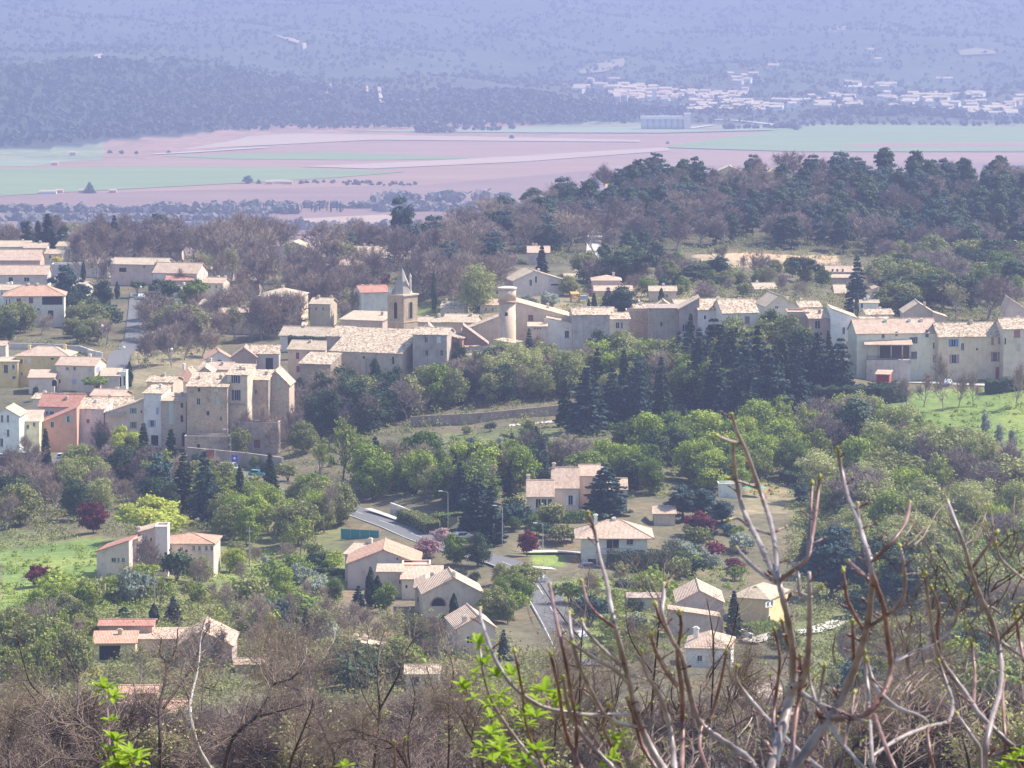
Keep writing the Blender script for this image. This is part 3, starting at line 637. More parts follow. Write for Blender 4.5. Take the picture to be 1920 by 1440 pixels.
h = house('highest old stone house of the left row, speckled roof over a bare brown wall', 389, 845, 928, 77, 121, rot=-7, roof='sf', t=28, d=10, wc=(0.50, 0.40, 0.30), rc='old', stone=True, stain=0.35,
      wins=[('F', 372, 753, 7, 13, 'win'), ('F', 408, 751, 6, 16, 'closed', PGR), ('F', 373, 731, 4, 7, 'dark'), ('F', 405, 731, 7, 7, 'closed', (0.6, 0.6, 0.5)), ('F', 390, 775, 5, 8, 'dark'), ('F', 414, 785, 5, 9, 'win')])
block(h, 384, 715, 945, 30, 16, roof='gy', t=10, d=8, wc=(0.45, 0.36, 0.3), rc='old')
h = house('beige house with two rows of dark shutters and a balcony, beside the highest old house', 446, 845, 930, 38, 143, roof='sf', t=22, d=9, wc=(0.62, 0.52, 0.40), rc='old', stain=0.3, rot=-9,
          wins=[('F', 442, 711, 8, 15, 'shut', (0.10, 0.09, 0.14)), ('F', 443, 741, 8, 20, 'shut', (0.10, 0.09, 0.14))])
bb = MB(); bb.box(-2.1, -0.9, 11.3, 2.2, -0.02, 11.5); bb.build('balcony', paint((0.3, 0.26, 0.24), 0.7, 'balcony'), h)
block(h, 484, 850, 925, 74, 58, roof='flat', d=4, rot=-6, wc=(0.40, 0.34, 0.31), stone=True, stain=0.35, wins=[('F', 482, 832, 12, 16, 'door', (0.24, 0.09, 0.10)), ('F', 458, 815, 5, 8, 'dark')])
block(h, 388, 852, 922, 84, 34, roof='flat', d=4, rot=-4, wc=(0.46, 0.38, 0.32), stone=True, stain=0.35, wins=[('F', 372, 838, 6, 10, 'dark')])
house('dark lower house with a pale verge, joined to the stone end house', 486, 848, 936, 36, 137, roof='sf', t=20, d=8, wc=(0.40, 0.33, 0.28), rc='old', stone=True, stain=0.35, rot=-6, wins=[('F', 480, 735, 6, 10, 'win'), ('F', 494, 765, 5, 9, 'win')])
house('stone end house with one pale green shutter at the right end of the left row', 522, 838, 940, 42, 118, roof='gy', t=26, d=9, off=-0.12, wc=(0.56, 0.46, 0.36), rc='old', stone=True,
      wins=[('F', 522, 716, 6, 22, 'closed', PGR)], rot=-5)
h = house('white house with an orange hipped roof behind the left row', 345, 790, 968, 52, 76, rot=-12, roof='hip', t=26, d=10, wc=(0.72, 0.68, 0.62), rc='orange')
h = house('small pale roofed house with a chimney behind the two-shuttered beige house', 400, 760, 985, 56, 68, rot=-16, roof='gx', t=14, d=9, wc=(0.58, 0.48, 0.40), rc='pink', ch=[(-0.3, 0.5, 0.8), (0.2, 0.3, 0.6)])
h = house('wide white and brown house with an orange and a grey gable, behind the left row', 411, 705, 1005, 48, 32, roof='gy', t=14, d=9, off=0.0, wc=(0.72, 0.70, 0.68), rc='orange', rot=8, wins=[('F', 412, 677, 8, 5, 'win')])
block(h, 458, 705, 1003, 46, 36, roof='gy', t=17, d=8, wc=(0.38, 0.28, 0.24), rc='brown')
block(h, 497, 705, 1005, 52, 42, roof='gx', t=16, d=8, wc=(0.50, 0.45, 0.42), rc='old', wins=[('F', 505, 682, 14, 22, 'dark')])
# ---- left upper village
h = house('yellow house with a pink hipped roof and pale shutters at left', 80, 735, 1012, 100, 68, roof='hip', t=18, d=10, wc=YEL, rc='pink', rot=-6,
          wins=[('F', 40, 678, 5, 9, 'shut', WHS), ('F', 55, 678, 5, 9, 'closed', WHS), ('F', 98, 673, 6, 3, 'dark'), ('F', 41, 701, 4, 6, 'shut', WHS), ('F', 55, 702, 4, 6, 'win')])
block(h, 16, 735, 1010, 36, 57, roof='sf', t=9, d=7, wc=YEL, rc='pale', wins=[('F', 11, 692, 8, 16, 'win'), ('F', 25, 688, 5, 8, 'shut', WHS), ('F', 26, 708, 6, 6, 'win')])
h = house('cream house with lavender-blue shutters and a bright white gable, above the round green tree', 142, 738, 1003, 74, 53, roof='gx', t=16, d=9, wc=(0.66, 0.56, 0.46), rc='pink', rot=-14,
          wins=[('F', 126, 691, 5, 6, 'win'), ('F', 140, 691, 4, 6, 'closed', BRN), ('F', 139, 715, 8, 8, 'closed', PBL), ('F', 160, 714, 9, 7, 'closed', PBL), ('R', 184, 692, 4, 8, 'closed', PBL)])
block(h, 78, 738, 1000, 48, 30, roof='sf', t=15, d=6, wc=(0.64, 0.54, 0.46), rc='pink', wins=[('F', 102, 718, 9, 12, 'arch', CRM), ('F', 112, 715, 3, 7, 'dark')])
block(h, 207, 735, 1000, 34, 30, roof='sf', t=15, d=6, wc=(0.62, 0.55, 0.50), rc='pink')
block(h, 230, 735, 1001, 14, 38, roof='flat', d=5, wc=WHT, wins=[('F', 226, 716, 3, 18, 'dark'), ('F', 233, 714, 3, 18, 'dark')])
house('pale house cut by the left edge beside the long garden wall', -6, 672, 1050, 34, 24, roof='gx', t=8, wc=CRM, rc='pink')
h = house('two-storey villa with purple shutters and a shaded corner balcony at upper left', 64, 612, 1122, 112, 58, roof='hip', t=19, d=11, wc=(0.70, 0.65, 0.55), rc='orange', rot=4, oh=0.6,
          wins=[('F', 35, 565, 8, 11, 'closed', PUR), ('F', 58, 563, 8, 11, 'closed', PUR), ('F', 98, 563, 38, 17, 'dark'), ('F', 72, 580, 5, 4, 'win'), ('F', 12, 566, 2, 10, 'dark'), ('F', 18, 566, 2, 10, 'dark'), ('F', 95, 590, 10, 16, 'dark')],
          ch=[(-0.1, 0.5, 0.5), (0.05, 0.5, 0.5)])
house('long low house with a pink roof in two halves, above the purple-shuttered villa', 38, 536, 1228, 102, 21, roof='gx', t=17, d=10, wc=(0.60, 0.52, 0.46), rc='pink', ch=[(0.0, 0.6, 0.4)], wins=[('F', 50, 524, 10, 8, 'win'), ('F', 20, 524, 8, 8, 'dark')])
house('house with a brownish gable front and broad pink roof near the left edge', 34, 505, 1278, 82, 17, roof='gx', t=19, d=12, wc=(0.55, 0.38, 0.32), rc='pink')
house('flat pale garage with a white roof edge near the yellow bush at upper left', 125, 512, 1265, 56, 16, 'garage', 'garage', roof='flat', d=6, wc=(0.62, 0.56, 0.54))
house('highest pale tiled house at the left edge, by the dark firs', 22, 474, 1335, 66, 11, roof='gx', t=11, wc=CRM, rc='pale')
house('pale tiled house partly behind the dark firs at upper left', 66, 478, 1330, 42, 13, roof='gx', t=9, wc=CRM, rc='pink')
house('long low cream-roofed house left of the small dark conifer', 258, 512, 1232, 104, 16, rot=-12, roof='gx', t=12, wc=(0.60, 0.46, 0.40), rc='pale', wins=[('F', 230, 506, 14, 8, 'dark'), ('F', 270, 500, 4, 5, 'win')])
h = house('wide pink-roofed house with a bright white right gable, above the umbrella pine', 328, 532, 1202, 84, 20, roof='gx', t=19, d=11, wc=(0.70, 0.62, 0.55), rc='pink', rot=-14, ch=[(0.0, 0.6, 0.4)])
block(h, 337, 538, 1198, 50, 12, roof='sf', t=12, d=5, wc=PNK, rc='red')
house('flat cream building behind the bare trees, right of the wide pink-roofed house', 408, 520, 1228, 72, 15, roof='gx', t=6, wc=(0.72, 0.64, 0.50), rc='pale')
house('distant house with red-brown roof among tall trunks at the top of the left wood', 302, 474, 1332, 74, 15, roof='gx', t=12, wc=(0.55, 0.45, 0.42), rc='red', wins=[('F', 285, 466, 8, 6, 'dark')])
house('small house with pink roof half hidden by bare trees above the hip-roofed manor', 462, 540, 1196, 48, 14, roof='gx', t=13, wc=PNK, rc='pink')
h = house('tall pale gable house with white verges high in the bare wood', 551, 500, 1252, 62, 34, roof='gy', t=12, d=9, wc=(0.60, 0.55, 0.50), rc='pale', rot=-8)
block(h, 600, 500, 1256, 26, 18, roof='gx', t=6, wc=(0.62, 0.5, 0.42), rc='pink')
house('pink-walled house with a rounded corner balcony behind the bare trees', 645, 530, 1172, 62, 32, roof='hip', t=11, d=9, wc=(0.66, 0.50, 0.46), rc='pink', rot=-10, wins=[('F', 668, 512, 8, 10, 'dark'), ('F', 640, 512, 5, 7, 'win')])
house('house with a plain cream roof slope at the top of the centre wood', 704, 496, 1242, 56, 12, rot=10, roof='gx', t=22, wc=(0.62, 0.52, 0.44), rc='pale')
house('low reddish-roofed house beside the cream roof slope in the centre wood', 751, 496, 1238, 34, 10, roof='gx', t=15, wc=(0.60, 0.42, 0.36), rc='pink')
h = house('square manor with a low hipped roof and ball finial behind bare trees', 524, 616, 1112, 82, 60, name='manor', roof='hip', t=17, d=13, wc=(0.66, 0.55, 0.42), rc='pale', rot=-6, ch=[(0.0, 0.5, 0.5)],
          wins=[('F', 505, 572, 4, 8, 'win'), ('F', 520, 572, 4, 8, 'win'), ('F', 536, 572, 4, 8, 'win'), ('F', 505, 597, 4, 9, 'win'), ('F', 536, 597, 4, 9, 'win')])
house('low beige building with a pink roof at the left foot of the manor', 452, 616, 1105, 84, 30, roof='gx', t=8, wc=(0.68, 0.55, 0.42), rc='pink', wins=[('F', 470, 602, 5, 8, 'win'), ('F', 485, 602, 5, 8, 'win')])
house('grey gable house with a bright red roof behind the bell tower', 704, 592, 1103, 52, 44, roof='gx', t=13, d=9, wc=(0.60, 0.56, 0.52), rc='red', rot=16, ch=[(-0.3, 0.6, 0.4), (0.0, 0.6, 0.4)])
house('long low house with a cream roof behind the clipped dark hedge', 572, 648, 1062, 96, 18, roof='gx', t=17, d=9, wc=(0.70, 0.64, 0.58), rc='pale', rot=-14, ch=[(-0.1, 0.5, 0.5)])
house('house with three dark red shutters left of the church', 575, 738, 1012, 70, 83, roof='gx', t=17, d=9, wc=(0.58, 0.48, 0.38), rc='pale', ch=[(0.0, 0.4, 0.5)], rot=-14,
      wins=[('F', 558, 667, 6, 12, 'closed', PUR), ('F', 580, 664, 6, 10, 'closed', PUR), ('F', 559, 692, 6, 12, 'closed', PUR)])
# ---- church
h = house('long village church with speckled tiled nave roof and narrow slit windows', 686, 742, 985, 135, 82, 'church', 'church', rot=-20, roof='sf', t=47, d=15, wc=(0.52, 0.44, 0.34), rc='old', stain=0.3, slope=0.36,
          wins=[('F', 636, 675, 4, 14, 'dark'), ('F', 682, 675, 4, 14, 'dark'), ('F', 737, 676, 4, 14, 'dark')])
block(h, 630, 742, 1000, 34, 112, rot=-20, roof='sf', t=20, d=7, wc=(0.42, 0.34, 0.30), rc='old', stain=0.3)
block(h, 678, 700, 1022, 80, 100, rot=-20, roof='sf', t=18, d=10, wc=(0.5, 0.42, 0.34), rc='pale', ch=[(0.3, 0.6, 0.8)])
block(h, 770, 742, 990, 20, 62, roof='sf', t=12, d=8, wc=(0.5, 0.42, 0.34), rc='brown', stain=0.3, slope=0.8)
bt = MB(); bt.box(-1.2, -0.5, -6, 0.0, -0.01, 9.5); bt.build('buttress', wallmat((0.52, 0.44, 0.34), 0.3), h)
house('rough windowless stone outbuilding in front of the left corner of the church', 591, 742, 978, 58, 60, 'outbuilding', 'outbuilding', roof='sf', t=22, d=8, wc=(0.40, 0.33, 0.26), rc='old', stone=True, stain=0.4, rot=-18)
# bell tower
Yt = 1006; s = mpp(Yt); th = -39
tw = empty('bell_tower', pix(742, 640, Yt), R(th), 'square stone bell tower with a pointed spire rising behind the church roof', 'tower')
wd = 40*s; hT = 86*s; LM = Matrix.Translation((0, 0, 0))
mb = MB(); mb.box(-wd/2, 0, -8, wd/2, wd, hT); mb.build('wall', wallmat((0.44, 0.35, 0.26), 0.3, True), tw)
mb = MB(); mb.box(-wd/2-0.3, -0.3, hT, wd/2+0.3, wd+0.3, hT+0.35); mb.box(-wd/2-0.12, -0.12, hT*0.42, wd/2+0.12, wd+0.12, hT*0.42+0.2); mb.build('cornice', wallmat((0.58, 0.46, 0.32), 0.2), tw)
for (O, U) in (((-wd/2, 0, 0), (1, 0, 0)), ((wd/2, 0, 0), (0, 1, 0))):
    opening(tw, O, U, (wd/2-0.55, hT*0.50, wd/2+0.55, hT*0.86), False, 'arch', (0.5, 0.4, 0.28), LM)
mb = MB(); n = 8; rr = 2.8; cy = wd*0.5; cx = -0.1
ring = [(cx+rr*math.cos(2*math.pi*i/n), cy+rr*math.sin(2*math.pi*i/n), hT+0.35) for i in range(n)]
mb.add(ring+[(cx, cy, hT+0.35+49*s)], [(i, (i+1) % n, n) for i in range(n)]+[tuple(range(n))[::-1]]); mb.build('spire', wallmat((0.36, 0.32, 0.28), 0.25), tw)
mb = MB(); mb.lathe([(0.32, hT+0.35), (0.3, hT+4.6), (0.38, hT+4.7), (0.38, hT+4.9), (0.05, hT+5.8)], 10, c=(wd/2-0.7, wd*0.62)); mb.build('pinnacle', wallmat((0.62, 0.55, 0.46)), tw)
mb = MB(); mb.box(-wd/2+0.1, 0.1, hT+0.35, -wd/2+1.3, 0.3, hT+1.9); o = mb.build('clock_frame', wallmat((0.62, 0.58, 0.52)), tw)
mb = MB(); mb.add([(-wd/2+0.7+0.5*math.cos(a), 0.07, hT+1.1+0.5*math.sin(a)) for a in [2*math.pi*i/14 for i in range(14)]], [tuple(range(14))]); mb.build('clock_face', WHITE, o)
house('old house with pale-framed windows joined to the right of the church', 806, 745, 983, 64, 118, roof='gx', t=14, d=10, wc=(0.44, 0.38, 0.33), rc='old', stain=0.4, rot=-10,
      wins=[('F', 799, 637, 6, 11, 'win'), ('F', 800, 662, 6, 12, 'win'), ('F', 828, 662, 6, 12, 'win'), ('F', 823, 637, 7, 12, 'closed', WHS)])
house('red-brown walled wing half under ivy, right of the pale-framed windows', 851, 745, 989, 24, 110, roof='sr', t=8, d=8, wc=(0.36, 0.18, 0.14), rc='brown', rot=-12)
house('clutter of low brown roofs with a small gable behind the church', 803, 668, 1030, 30, 46, roof='gy', t=14, d=6, wc=(0.36, 0.26, 0.22), rc='old')
house('long pale roof behind the small brown gable, right of the bell tower', 812, 650, 1052, 92, 46, rot=-12, roof='gx', t=9, wc=(0.58, 0.5, 0.42), rc='pale')
house('pale roofed beige house left of the round tower', 860, 668, 1024, 60, 64, rot=-10, roof='gx', t=15, wc=(0.56, 0.46, 0.36), rc='pale', ch=[(0.3, 0.4, 0.6)])
house('tall beige wall house joined to the left side of the round tower', 903, 672, 1006, 72, 52, roof='sl', t=28, d=7, wc=(0.62, 0.50, 0.37), rc='old')
house('brown rubble gable with one straight pale verge in front of the round tower', 888, 690, 994, 52, 46, roof='gy', t=34, d=6, off=-0.38, wc=(0.36, 0.26, 0.20), rc='brown', stone=True)
h = house('low house with a rosy tiled roof and white terrace edge below the round tower', 894, 700, 985, 60, 34, roof='sf', t=18, d=7, wc=(0.54, 0.42, 0.34), rc='old', stone=True, wins=[('F', 914, 665, 14, 3, 'dark')])
tb = MB(); tb.box(-4.5, -2.2, -2, 4.2, -0.02, 3.1); tb.build('terrace', wallmat(WHT, 0.3), h)
h = house('small flat-roofed white pavilion with a dark doorway at the foot of the round tower', 944, 690, 980, 34, 48, 'pavilion', 'pavilion', roof='sr', t=4, d=4.5, wc=(0.60, 0.54, 0.50), rc='old', rot=-30,
          wins=[('R', 966, 657, 7, 20, 'dark')])
# round tower
Yr = 990; s = mpp(Yr); rt = empty('round_tower', pix(951, 676, Yr), 0, 'round plastered tower with a wider top drum and flat stone cap', 'tower')
FOOT.append((rt.location.x, rt.location.y, 3)); r0 = 16*s
TM = wallmat((0.60, 0.46, 0.34), 0.22)
mb = MB(); mb.lathe([(r0*1.02, -8), (r0, 2), (r0*0.98, 108*s-0.01)], 40, c=(0, r0)); mb.build('wall', TM, rt, True)
mb = MB(); mb.lathe([(r0*1.02, 108*s), (r0*1.16, 108*s+0.1), (r0*1.16, 108*s+0.4), (r0*1.03, 108*s+0.5)], 40, c=(0, r0)); mb.build('moulding', wallmat((0.48, 0.33, 0.27)), rt)
mb = MB(); mb.lathe([(r0*1.04, 108*s+0.5), (r0*1.04, 134*s)], 40, c=(0, r0)); mb.build('drum', TM, rt, True)
mb = MB(); mb.lathe([(r0*1.15, 134*s+0.004), (r0*1.15, 134*s+0.35), (r0*0.5, 134*s+0.6), (0.2, 134*s+0.65)], 40, c=(0, r0)); mb.build('cap', wallmat((0.62, 0.54, 0.44)), rt)
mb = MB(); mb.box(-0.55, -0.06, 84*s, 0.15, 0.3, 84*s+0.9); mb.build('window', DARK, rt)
# ---- centre right
h = house('big beige house with one long roof slope descending from the round tower', 1022, 668, 1006, 108, 72, roof='sr', t=30, d=12, wc=(0.62, 0.50, 0.38), rc='pale', ch=[(0.05, 0.5, 1.2)], oh=0.3,
          wins=[('F', 995, 596, 9, 11, 'closed', BRN)])
h = house('small annex with three vent holes and a bright roof below the long roof slope', 1008, 672, 997, 34, 60, 'annex', 'annex', roof='sf', t=8, d=5, wc=(0.54, 0.46, 0.40), rc='pale', ch=[(0.42, 0.5, 1.4)],
          wins=[('F', 987+16, 616, 2, 3, 'dark'), ('F', 1008, 616, 2, 3, 'dark'), ('F', 1013, 616, 2, 3, 'dark')])
house('whitewashed house with a single dark window, right of the vent-hole annex', 1050, 670, 1001, 50, 64, roof='sr', t=10, d=8, wc=(0.74, 0.70, 0.66), rc='old', wins=[('F', 1063, 627, 8, 14, 'win')])
house('stained grey house with one low window under a broad patchy roof', 1109, 680, 998, 68, 90, rot=6, roof='gx', t=13, d=9, wc=(0.46, 0.42, 0.38), rc='old', stain=0.4, wins=[('F', 1106, 640, 8, 12, 'win')], ch=[(-0.4, 0.6, 0.5)])
house('pale house with a double window at the right end of the patchy roof', 1160, 680, 1001, 40, 82, rot=6, roof='gx', t=12, d=8, wc=(0.60, 0.52, 0.42), rc='old', wins=[('F', 1158, 610, 7, 12, 'win'), ('F', 1166, 610, 4, 12, 'win'), ('F', 1153, 634, 6, 8, 'win')])
h = house('long windowless stone wall building, one slit, between the pale houses', 1246, 672, 1005, 60, 94, 'barn', 'barn', roof='sf', t=6, d=9, wc=(0.38, 0.33, 0.28), rc='brown', stone=True, stain=0.3, wins=[('F', 1240, 608, 4, 7, 'dark')])
block(h, 1197, 672, 1012, 46, 90, roof='flat', d=5, wc=(0.42, 0.35, 0.29), stone=True)
block(h, 1244, 600, 1018, 24, 28, roof='gy', t=8, d=5, wc=(0.68, 0.56, 0.36), rc='pale')
h = house('grey-brown house with a steep shed gable and white terrace rail', 1292, 665, 1003, 38, 86, roof='sl', t=21, d=9, wc=(0.36, 0.29, 0.27), rc='pale', stain=0.3,
          wins=[('F', 1298, 595, 5, 10, 'win'), ('F', 1284, 615, 10, 14, 'win'), ('F', 1301, 615, 4, 9, 'dark')])
tb = MB(); tb.box(-2.6, -3, -4, 4.4, -0.02, 5.3); tb.box(-2.7, -3.1, 5.3, 4.5, -2.8, 5.6); tb.build('terrace', wallmat((0.5, 0.42, 0.38), 0.3), h)
house('pinkish white house with a green door', 1335, 660, 1003, 52, 80, rot=12, roof='gx', t=20, d=9, wc=(0.74, 0.64, 0.62), rc='old', wins=[('F', 1340, 625, 11, 20, 'door', (0.03, 0.22, 0.13)), ('F', 1322, 595, 4, 7, 'dark')], ch=[(0.4, 0.6, 0.7)])
house('tall cream house with a large speckled roof beside the ivy mass', 1388, 662, 998, 66, 76, roof='gx', t=26, d=10, wc=(0.74, 0.68, 0.58), rc='old', rot=14, wins=[('F', 1401, 600, 9, 14, 'closed', (0.30, 0.20, 0.16)), ('F', 1388, 637, 14, 16, 'dark')])
house('pale gable house with a small dark window behind the ivy mass', 1466, 600, 1062, 60, 26, roof='gy', t=20, d=12, off=-0.08, wc=(0.60, 0.53, 0.47), rc='pale', rot=10, ch=[(0.3, 0.4, 1.0)], wins=[('F', 1456, 576, 7, 5, 'win')])
house('plain brown wall building right of the ivy mass', 1497, 655, 1004, 40, 70, roof='flat', d=8, wc=(0.50, 0.37, 0.29))
h = house('narrow brown house with a glazed bay, left of the white gable', 1537, 665, 1000, 40, 68, rot=6, roof='sf', t=17, d=8, wc=(0.46, 0.33, 0.29), rc='old', ch=[(0.1, 0.5, 1.0)], wins=[('F', 1533, 609, 10, 16, 'win', None), ('F', 1537, 640, 8, 16, 'dark')])
h = house('tall white gable house with a garage at its foot', 1581, 668, 998, 48, 72, roof='sr', t=18, d=11, wc=(0.80, 0.78, 0.76), rc='old', wins=[('F', 1582, 620, 5, 13, 'win'), ('F', 1574, 652, 18, 22, 'door', (0.7, 0.68, 0.68)), ('F', 1591, 650, 9, 20, 'door', (0.45, 0.36, 0.36))])
s = mpp(985)
h = house('long cream house with a tiled loggia and dark terrace on the right of the village', 1681, 722, 985, 152, 98, roof='gx', t=27, d=11, wc=(0.76, 0.70, 0.56), rc='pink', rot=7, ch=[(-0.1, 0.4, 0.6), (0.2, 0.4, 0.6), (0.35, 0.4, 0.6)],
          wins=[('F', 1656, 630, 6, 8, 'win'), ('F', 1681, 626, 5, 9, 'win'), ('F', 1713, 638, 7, 12, 'shut', (0.12, 0.10, 0.14)), ('F', 1738, 625, 6, 14, 'closed', (0.15, 0.12, 0.16)), ('F', 1751, 648, 4, 12, 'win'), ('F', 1713, 666, 6, 14, 'shut', (0.12, 0.10, 0.14)), ('F', 1751, 672, 3, 14, 'closed', PBL)])
lg = MB(); xl = (1622-1681)*s; xr = (1706-1681)*s; zf = (722-672)*s
lg.box(xl, -3.2, -3, xr, -0.02, zf); ter = lg.build('terrace', wallmat((0.58, 0.52, 0.46), 0.3), h)
rl = MB(); rl.box(xl, -3.2, zf+0.95, xr, -3.1, zf+1.05)
for i in range(40): rl.box(xl+i*(xr-xl)/40, -3.18, zf+0.003, xl+i*(xr-xl)/40+0.06, -3.12, zf+0.95)
rl.build('railing', paint((0.13, 0.08, 0.09), 0.6, 'railing_metal'), ter)
ps = MB()
for f in (0.02, 0.28, 0.55, 0.8, 0.98): ps.box(xl+f*(xr-xl)-0.16, -2.95, zf+0.002, xl+f*(xr-xl)+0.16, -2.65, zf+3.95)
ps.build('post', wallmat((0.5, 0.42, 0.38)), ter)
cn = MB(); cn.slab([(xl-0.6, -3.6, zf+3.95), (xr+0.3, -3.6, zf+3.95), (xr+0.3, -0.05, zf+4.9), (xl-0.6, -0.05, zf+4.9)], 0.2); cn.build('canopy_roof', roofmat('pink'), h)
dk = MB(); dk.box(xl+0.3, -0.6, zf+0.2, xr-0.3, -0.04, zf+3.6); dk.build('loggia_shade', paint((0.09, 0.065, 0.06), 0.5, 'dark_glazing'), h)  # dark box paints in the shade under the canopy, behind the posts
h = house('red-doored garden shed under the terrace of the long cream house', 1655, 724, 972, 24, 22, 'shed', 'shed', roof='sf', t=8, d=4, wc=(0.42, 0.12, 0.10), rc='pink', rot=-14, wins=[('F', 1655, 712, 20, 18, 'door', (0.40, 0.06, 0.05))])
house('ochre terrace house with blue shutters and pink shutters', 1823, 722, 984, 130, 92, roof='gx', t=26, d=10, wc=(0.64, 0.53, 0.38), rc='old', rot=8,
      wins=[('F', 1788, 643, 9, 14, 'shut', (0.06, 0.25, 0.52)), ('F', 1805, 650, 6, 14, 'win'), ('F', 1789, 673, 9, 17, 'shut', (0.42, 0.25, 0.27)), ('F', 1861, 640, 5, 14, 'closed', (0.40, 0.2, 0.2)), ('F', 1874, 638, 5, 14, 'closed', (0.40, 0.2, 0.2)),
            ('F', 1866, 669, 8, 18, 'shut', (0.45, 0.2, 0.2)), ('F', 1870, 700, 7, 24, 'door', (0.45, 0.08, 0.06)), ('F', 1832, 655, 4, 4, 'dark')])
house('right-edge terrace house with red shutters and a higher roof', 1910, 716, 982, 60, 100, roof='gx', t=20, d=10, wc=(0.66, 0.57, 0.44), rc='old', rot=8, wins=[('F', 1907, 626, 12, 14, 'closed', (0.40, 0.18, 0.18)), ('F', 1910, 652, 8, 12, 'closed', (0.6, 0.5, 0.4)), ('F', 1885, 640, 3, 12, 'dark')])
house('brownish gable house with bright roof edges behind the long cream house', 1722, 640, 1062, 56, 54, roof='gy', t=18, d=10, wc=(0.48, 0.38, 0.34), rc='pale', ch=[(0.2, 0.1, 1.0)])
house('small lean-to with a bright roof edge right of the brownish gable house', 1762, 630, 1058, 24, 36, roof='sr', t=8, d=6, wc=(0.48, 0.38, 0.34), rc='pale')
house('patchy old roof peeping over the left end of the long cream house', 1640, 650, 1012, 52, 44, roof='gx', t=12, wc=(0.5, 0.4, 0.33), rc='old')
# ---- behind the village, centre and right
h = house('wide pale gable house with a lit roof slope behind the round tower', 1010, 566, 1132, 96, 40, roof='gy', t=18, d=12, off=-0.08, wc=(0.66, 0.58, 0.54), rc='pale', rot=12, ch=[(0.05, 0.3, 0.8)],
          wins=[('F', 995, 530, 5, 12, 'win'), ('F', 1040, 534, 14, 3, 'dark'), ('F', 1005, 524, 3, 12, 'dark')])
h = house('pink house with a square upper floor and low hipped roofs behind the dark trees', 1137, 562, 1142, 54, 36, roof='hip', t=10, d=9, wc=(0.64, 0.48, 0.42), rc='pink')
block(h, 1095, 566, 1145, 44, 16, roof='hip', t=10, wc=(0.62, 0.5, 0.44), rc='pink')
block(h, 1150, 566, 1134, 70, 20, roof='sf', t=10, d=6, wc=(0.62, 0.47, 0.42), rc='pink')
house('faint pink house alone in the wood behind the wide pale gable house', 1010, 500, 1232, 40, 26, roof='gx', t=12, wc=(0.62, 0.5, 0.44), rc='pink', wins=[('F', 1008, 486, 5, 7, 'win')])
house('pink cottage behind the cypress, right of the dark trees', 1243, 566, 1122, 50, 20, roof='gx', t=9, wc=(0.64, 0.5, 0.45), rc='pale', wins=[('F', 1250, 555, 5, 6, 'win')])
h = house('villa with three small upper windows above the dark cedar at right', 1575, 540, 1202, 50, 30, roof='gx', t=11, d=8, wc=(0.66, 0.53, 0.47), rc='pink', wins=[('F', 1561, 507, 4, 6, 'win'), ('F', 1570, 507, 4, 6, 'win'), ('F', 1580, 507, 4, 6, 'win')])
block(h, 1572, 540, 1197, 44, 19, roof='sf', t=6, d=4, wc=(0.6, 0.48, 0.42), rc='pale')
block(h, 1540, 536, 1203, 34, 14, roof='sf', t=8, d=5, wc=CRM, rc='pale')
house('small pink-roofed house just right of the dark cedar top', 1632, 524, 1206, 22, 10, roof='gx', t=11, wc=(0.66, 0.52, 0.46), rc='pink')
h = house('stepped white house with two bright roof edges right of the dark cedar', 1654, 572, 1140, 34, 30, roof='sl', t=14, d=8, wc=(0.68, 0.58, 0.55), rc='pink')
block(h, 1660, 575, 1134, 34, 20, roof='sl', t=10, d=6, wc=(0.70, 0.64, 0.60), rc='pale')
house('low white wall house with a blue door under the dark cedar', 1625, 590, 1100, 44, 22, roof='gx', t=5, wc=(0.74, 0.72, 0.68), rc='pale', wins=[('F', 1616, 573, 4, 9, 'door', (0.05, 0.12, 0.3))])
house('little tiled house among the round trees at upper right', 1746, 536, 1212, 16, 14, roof='gx', t=12, wc=(0.6, 0.5, 0.46), rc='pink')
house('small pale-roofed house behind the dark cedar, left side', 1576, 566, 1150, 20, 16, roof='gx', t=16, wc=(0.62, 0.52, 0.44), rc='pale')
house('pinkish gable house behind bare trees at the right edge', 1905, 606, 1072, 42, 24, roof='gy', t=22, d=9, off=-0.3, wc=(0.60, 0.48, 0.44), rc='pink')
# ---- houses on the pine hill
house('cream house with a shallow pink roof on top of the pine hill', 1266, 336, 1478, 62, 10, roof='gx', t=9, wc=(0.72, 0.62, 0.46), rc='pink')
house('yellowish tiled house among pines near the top of the pine hill', 1368, 333, 1492, 42, 12, roof='gy', t=9, wc=(0.74, 0.64, 0.42), rc='pale')
house('pale house hidden to its roof at the right of the hill top houses', 1436, 330, 1496, 34, 7, roof='gx', t=6, wc=CRM, rc='pink')
house('low pink-roofed house on the left shoulder of the pine hill', 1165, 362, 1440, 56, 8, roof='gx', t=8, wc=(0.68, 0.56, 0.5), rc='pink')
house('red-roofed hut low on the left shoulder of the pine hill', 1014, 392, 1425, 28, 9, 'hut', 'hut', roof='gx', t=7, wc=(0.6, 0.45, 0.4), rc='orange')
house('pale house at the foot of the pine hill above the bare wood', 880, 482, 1290, 54, 12, roof='gx', t=8, wc=(0.6, 0.5, 0.46), rc='pink')

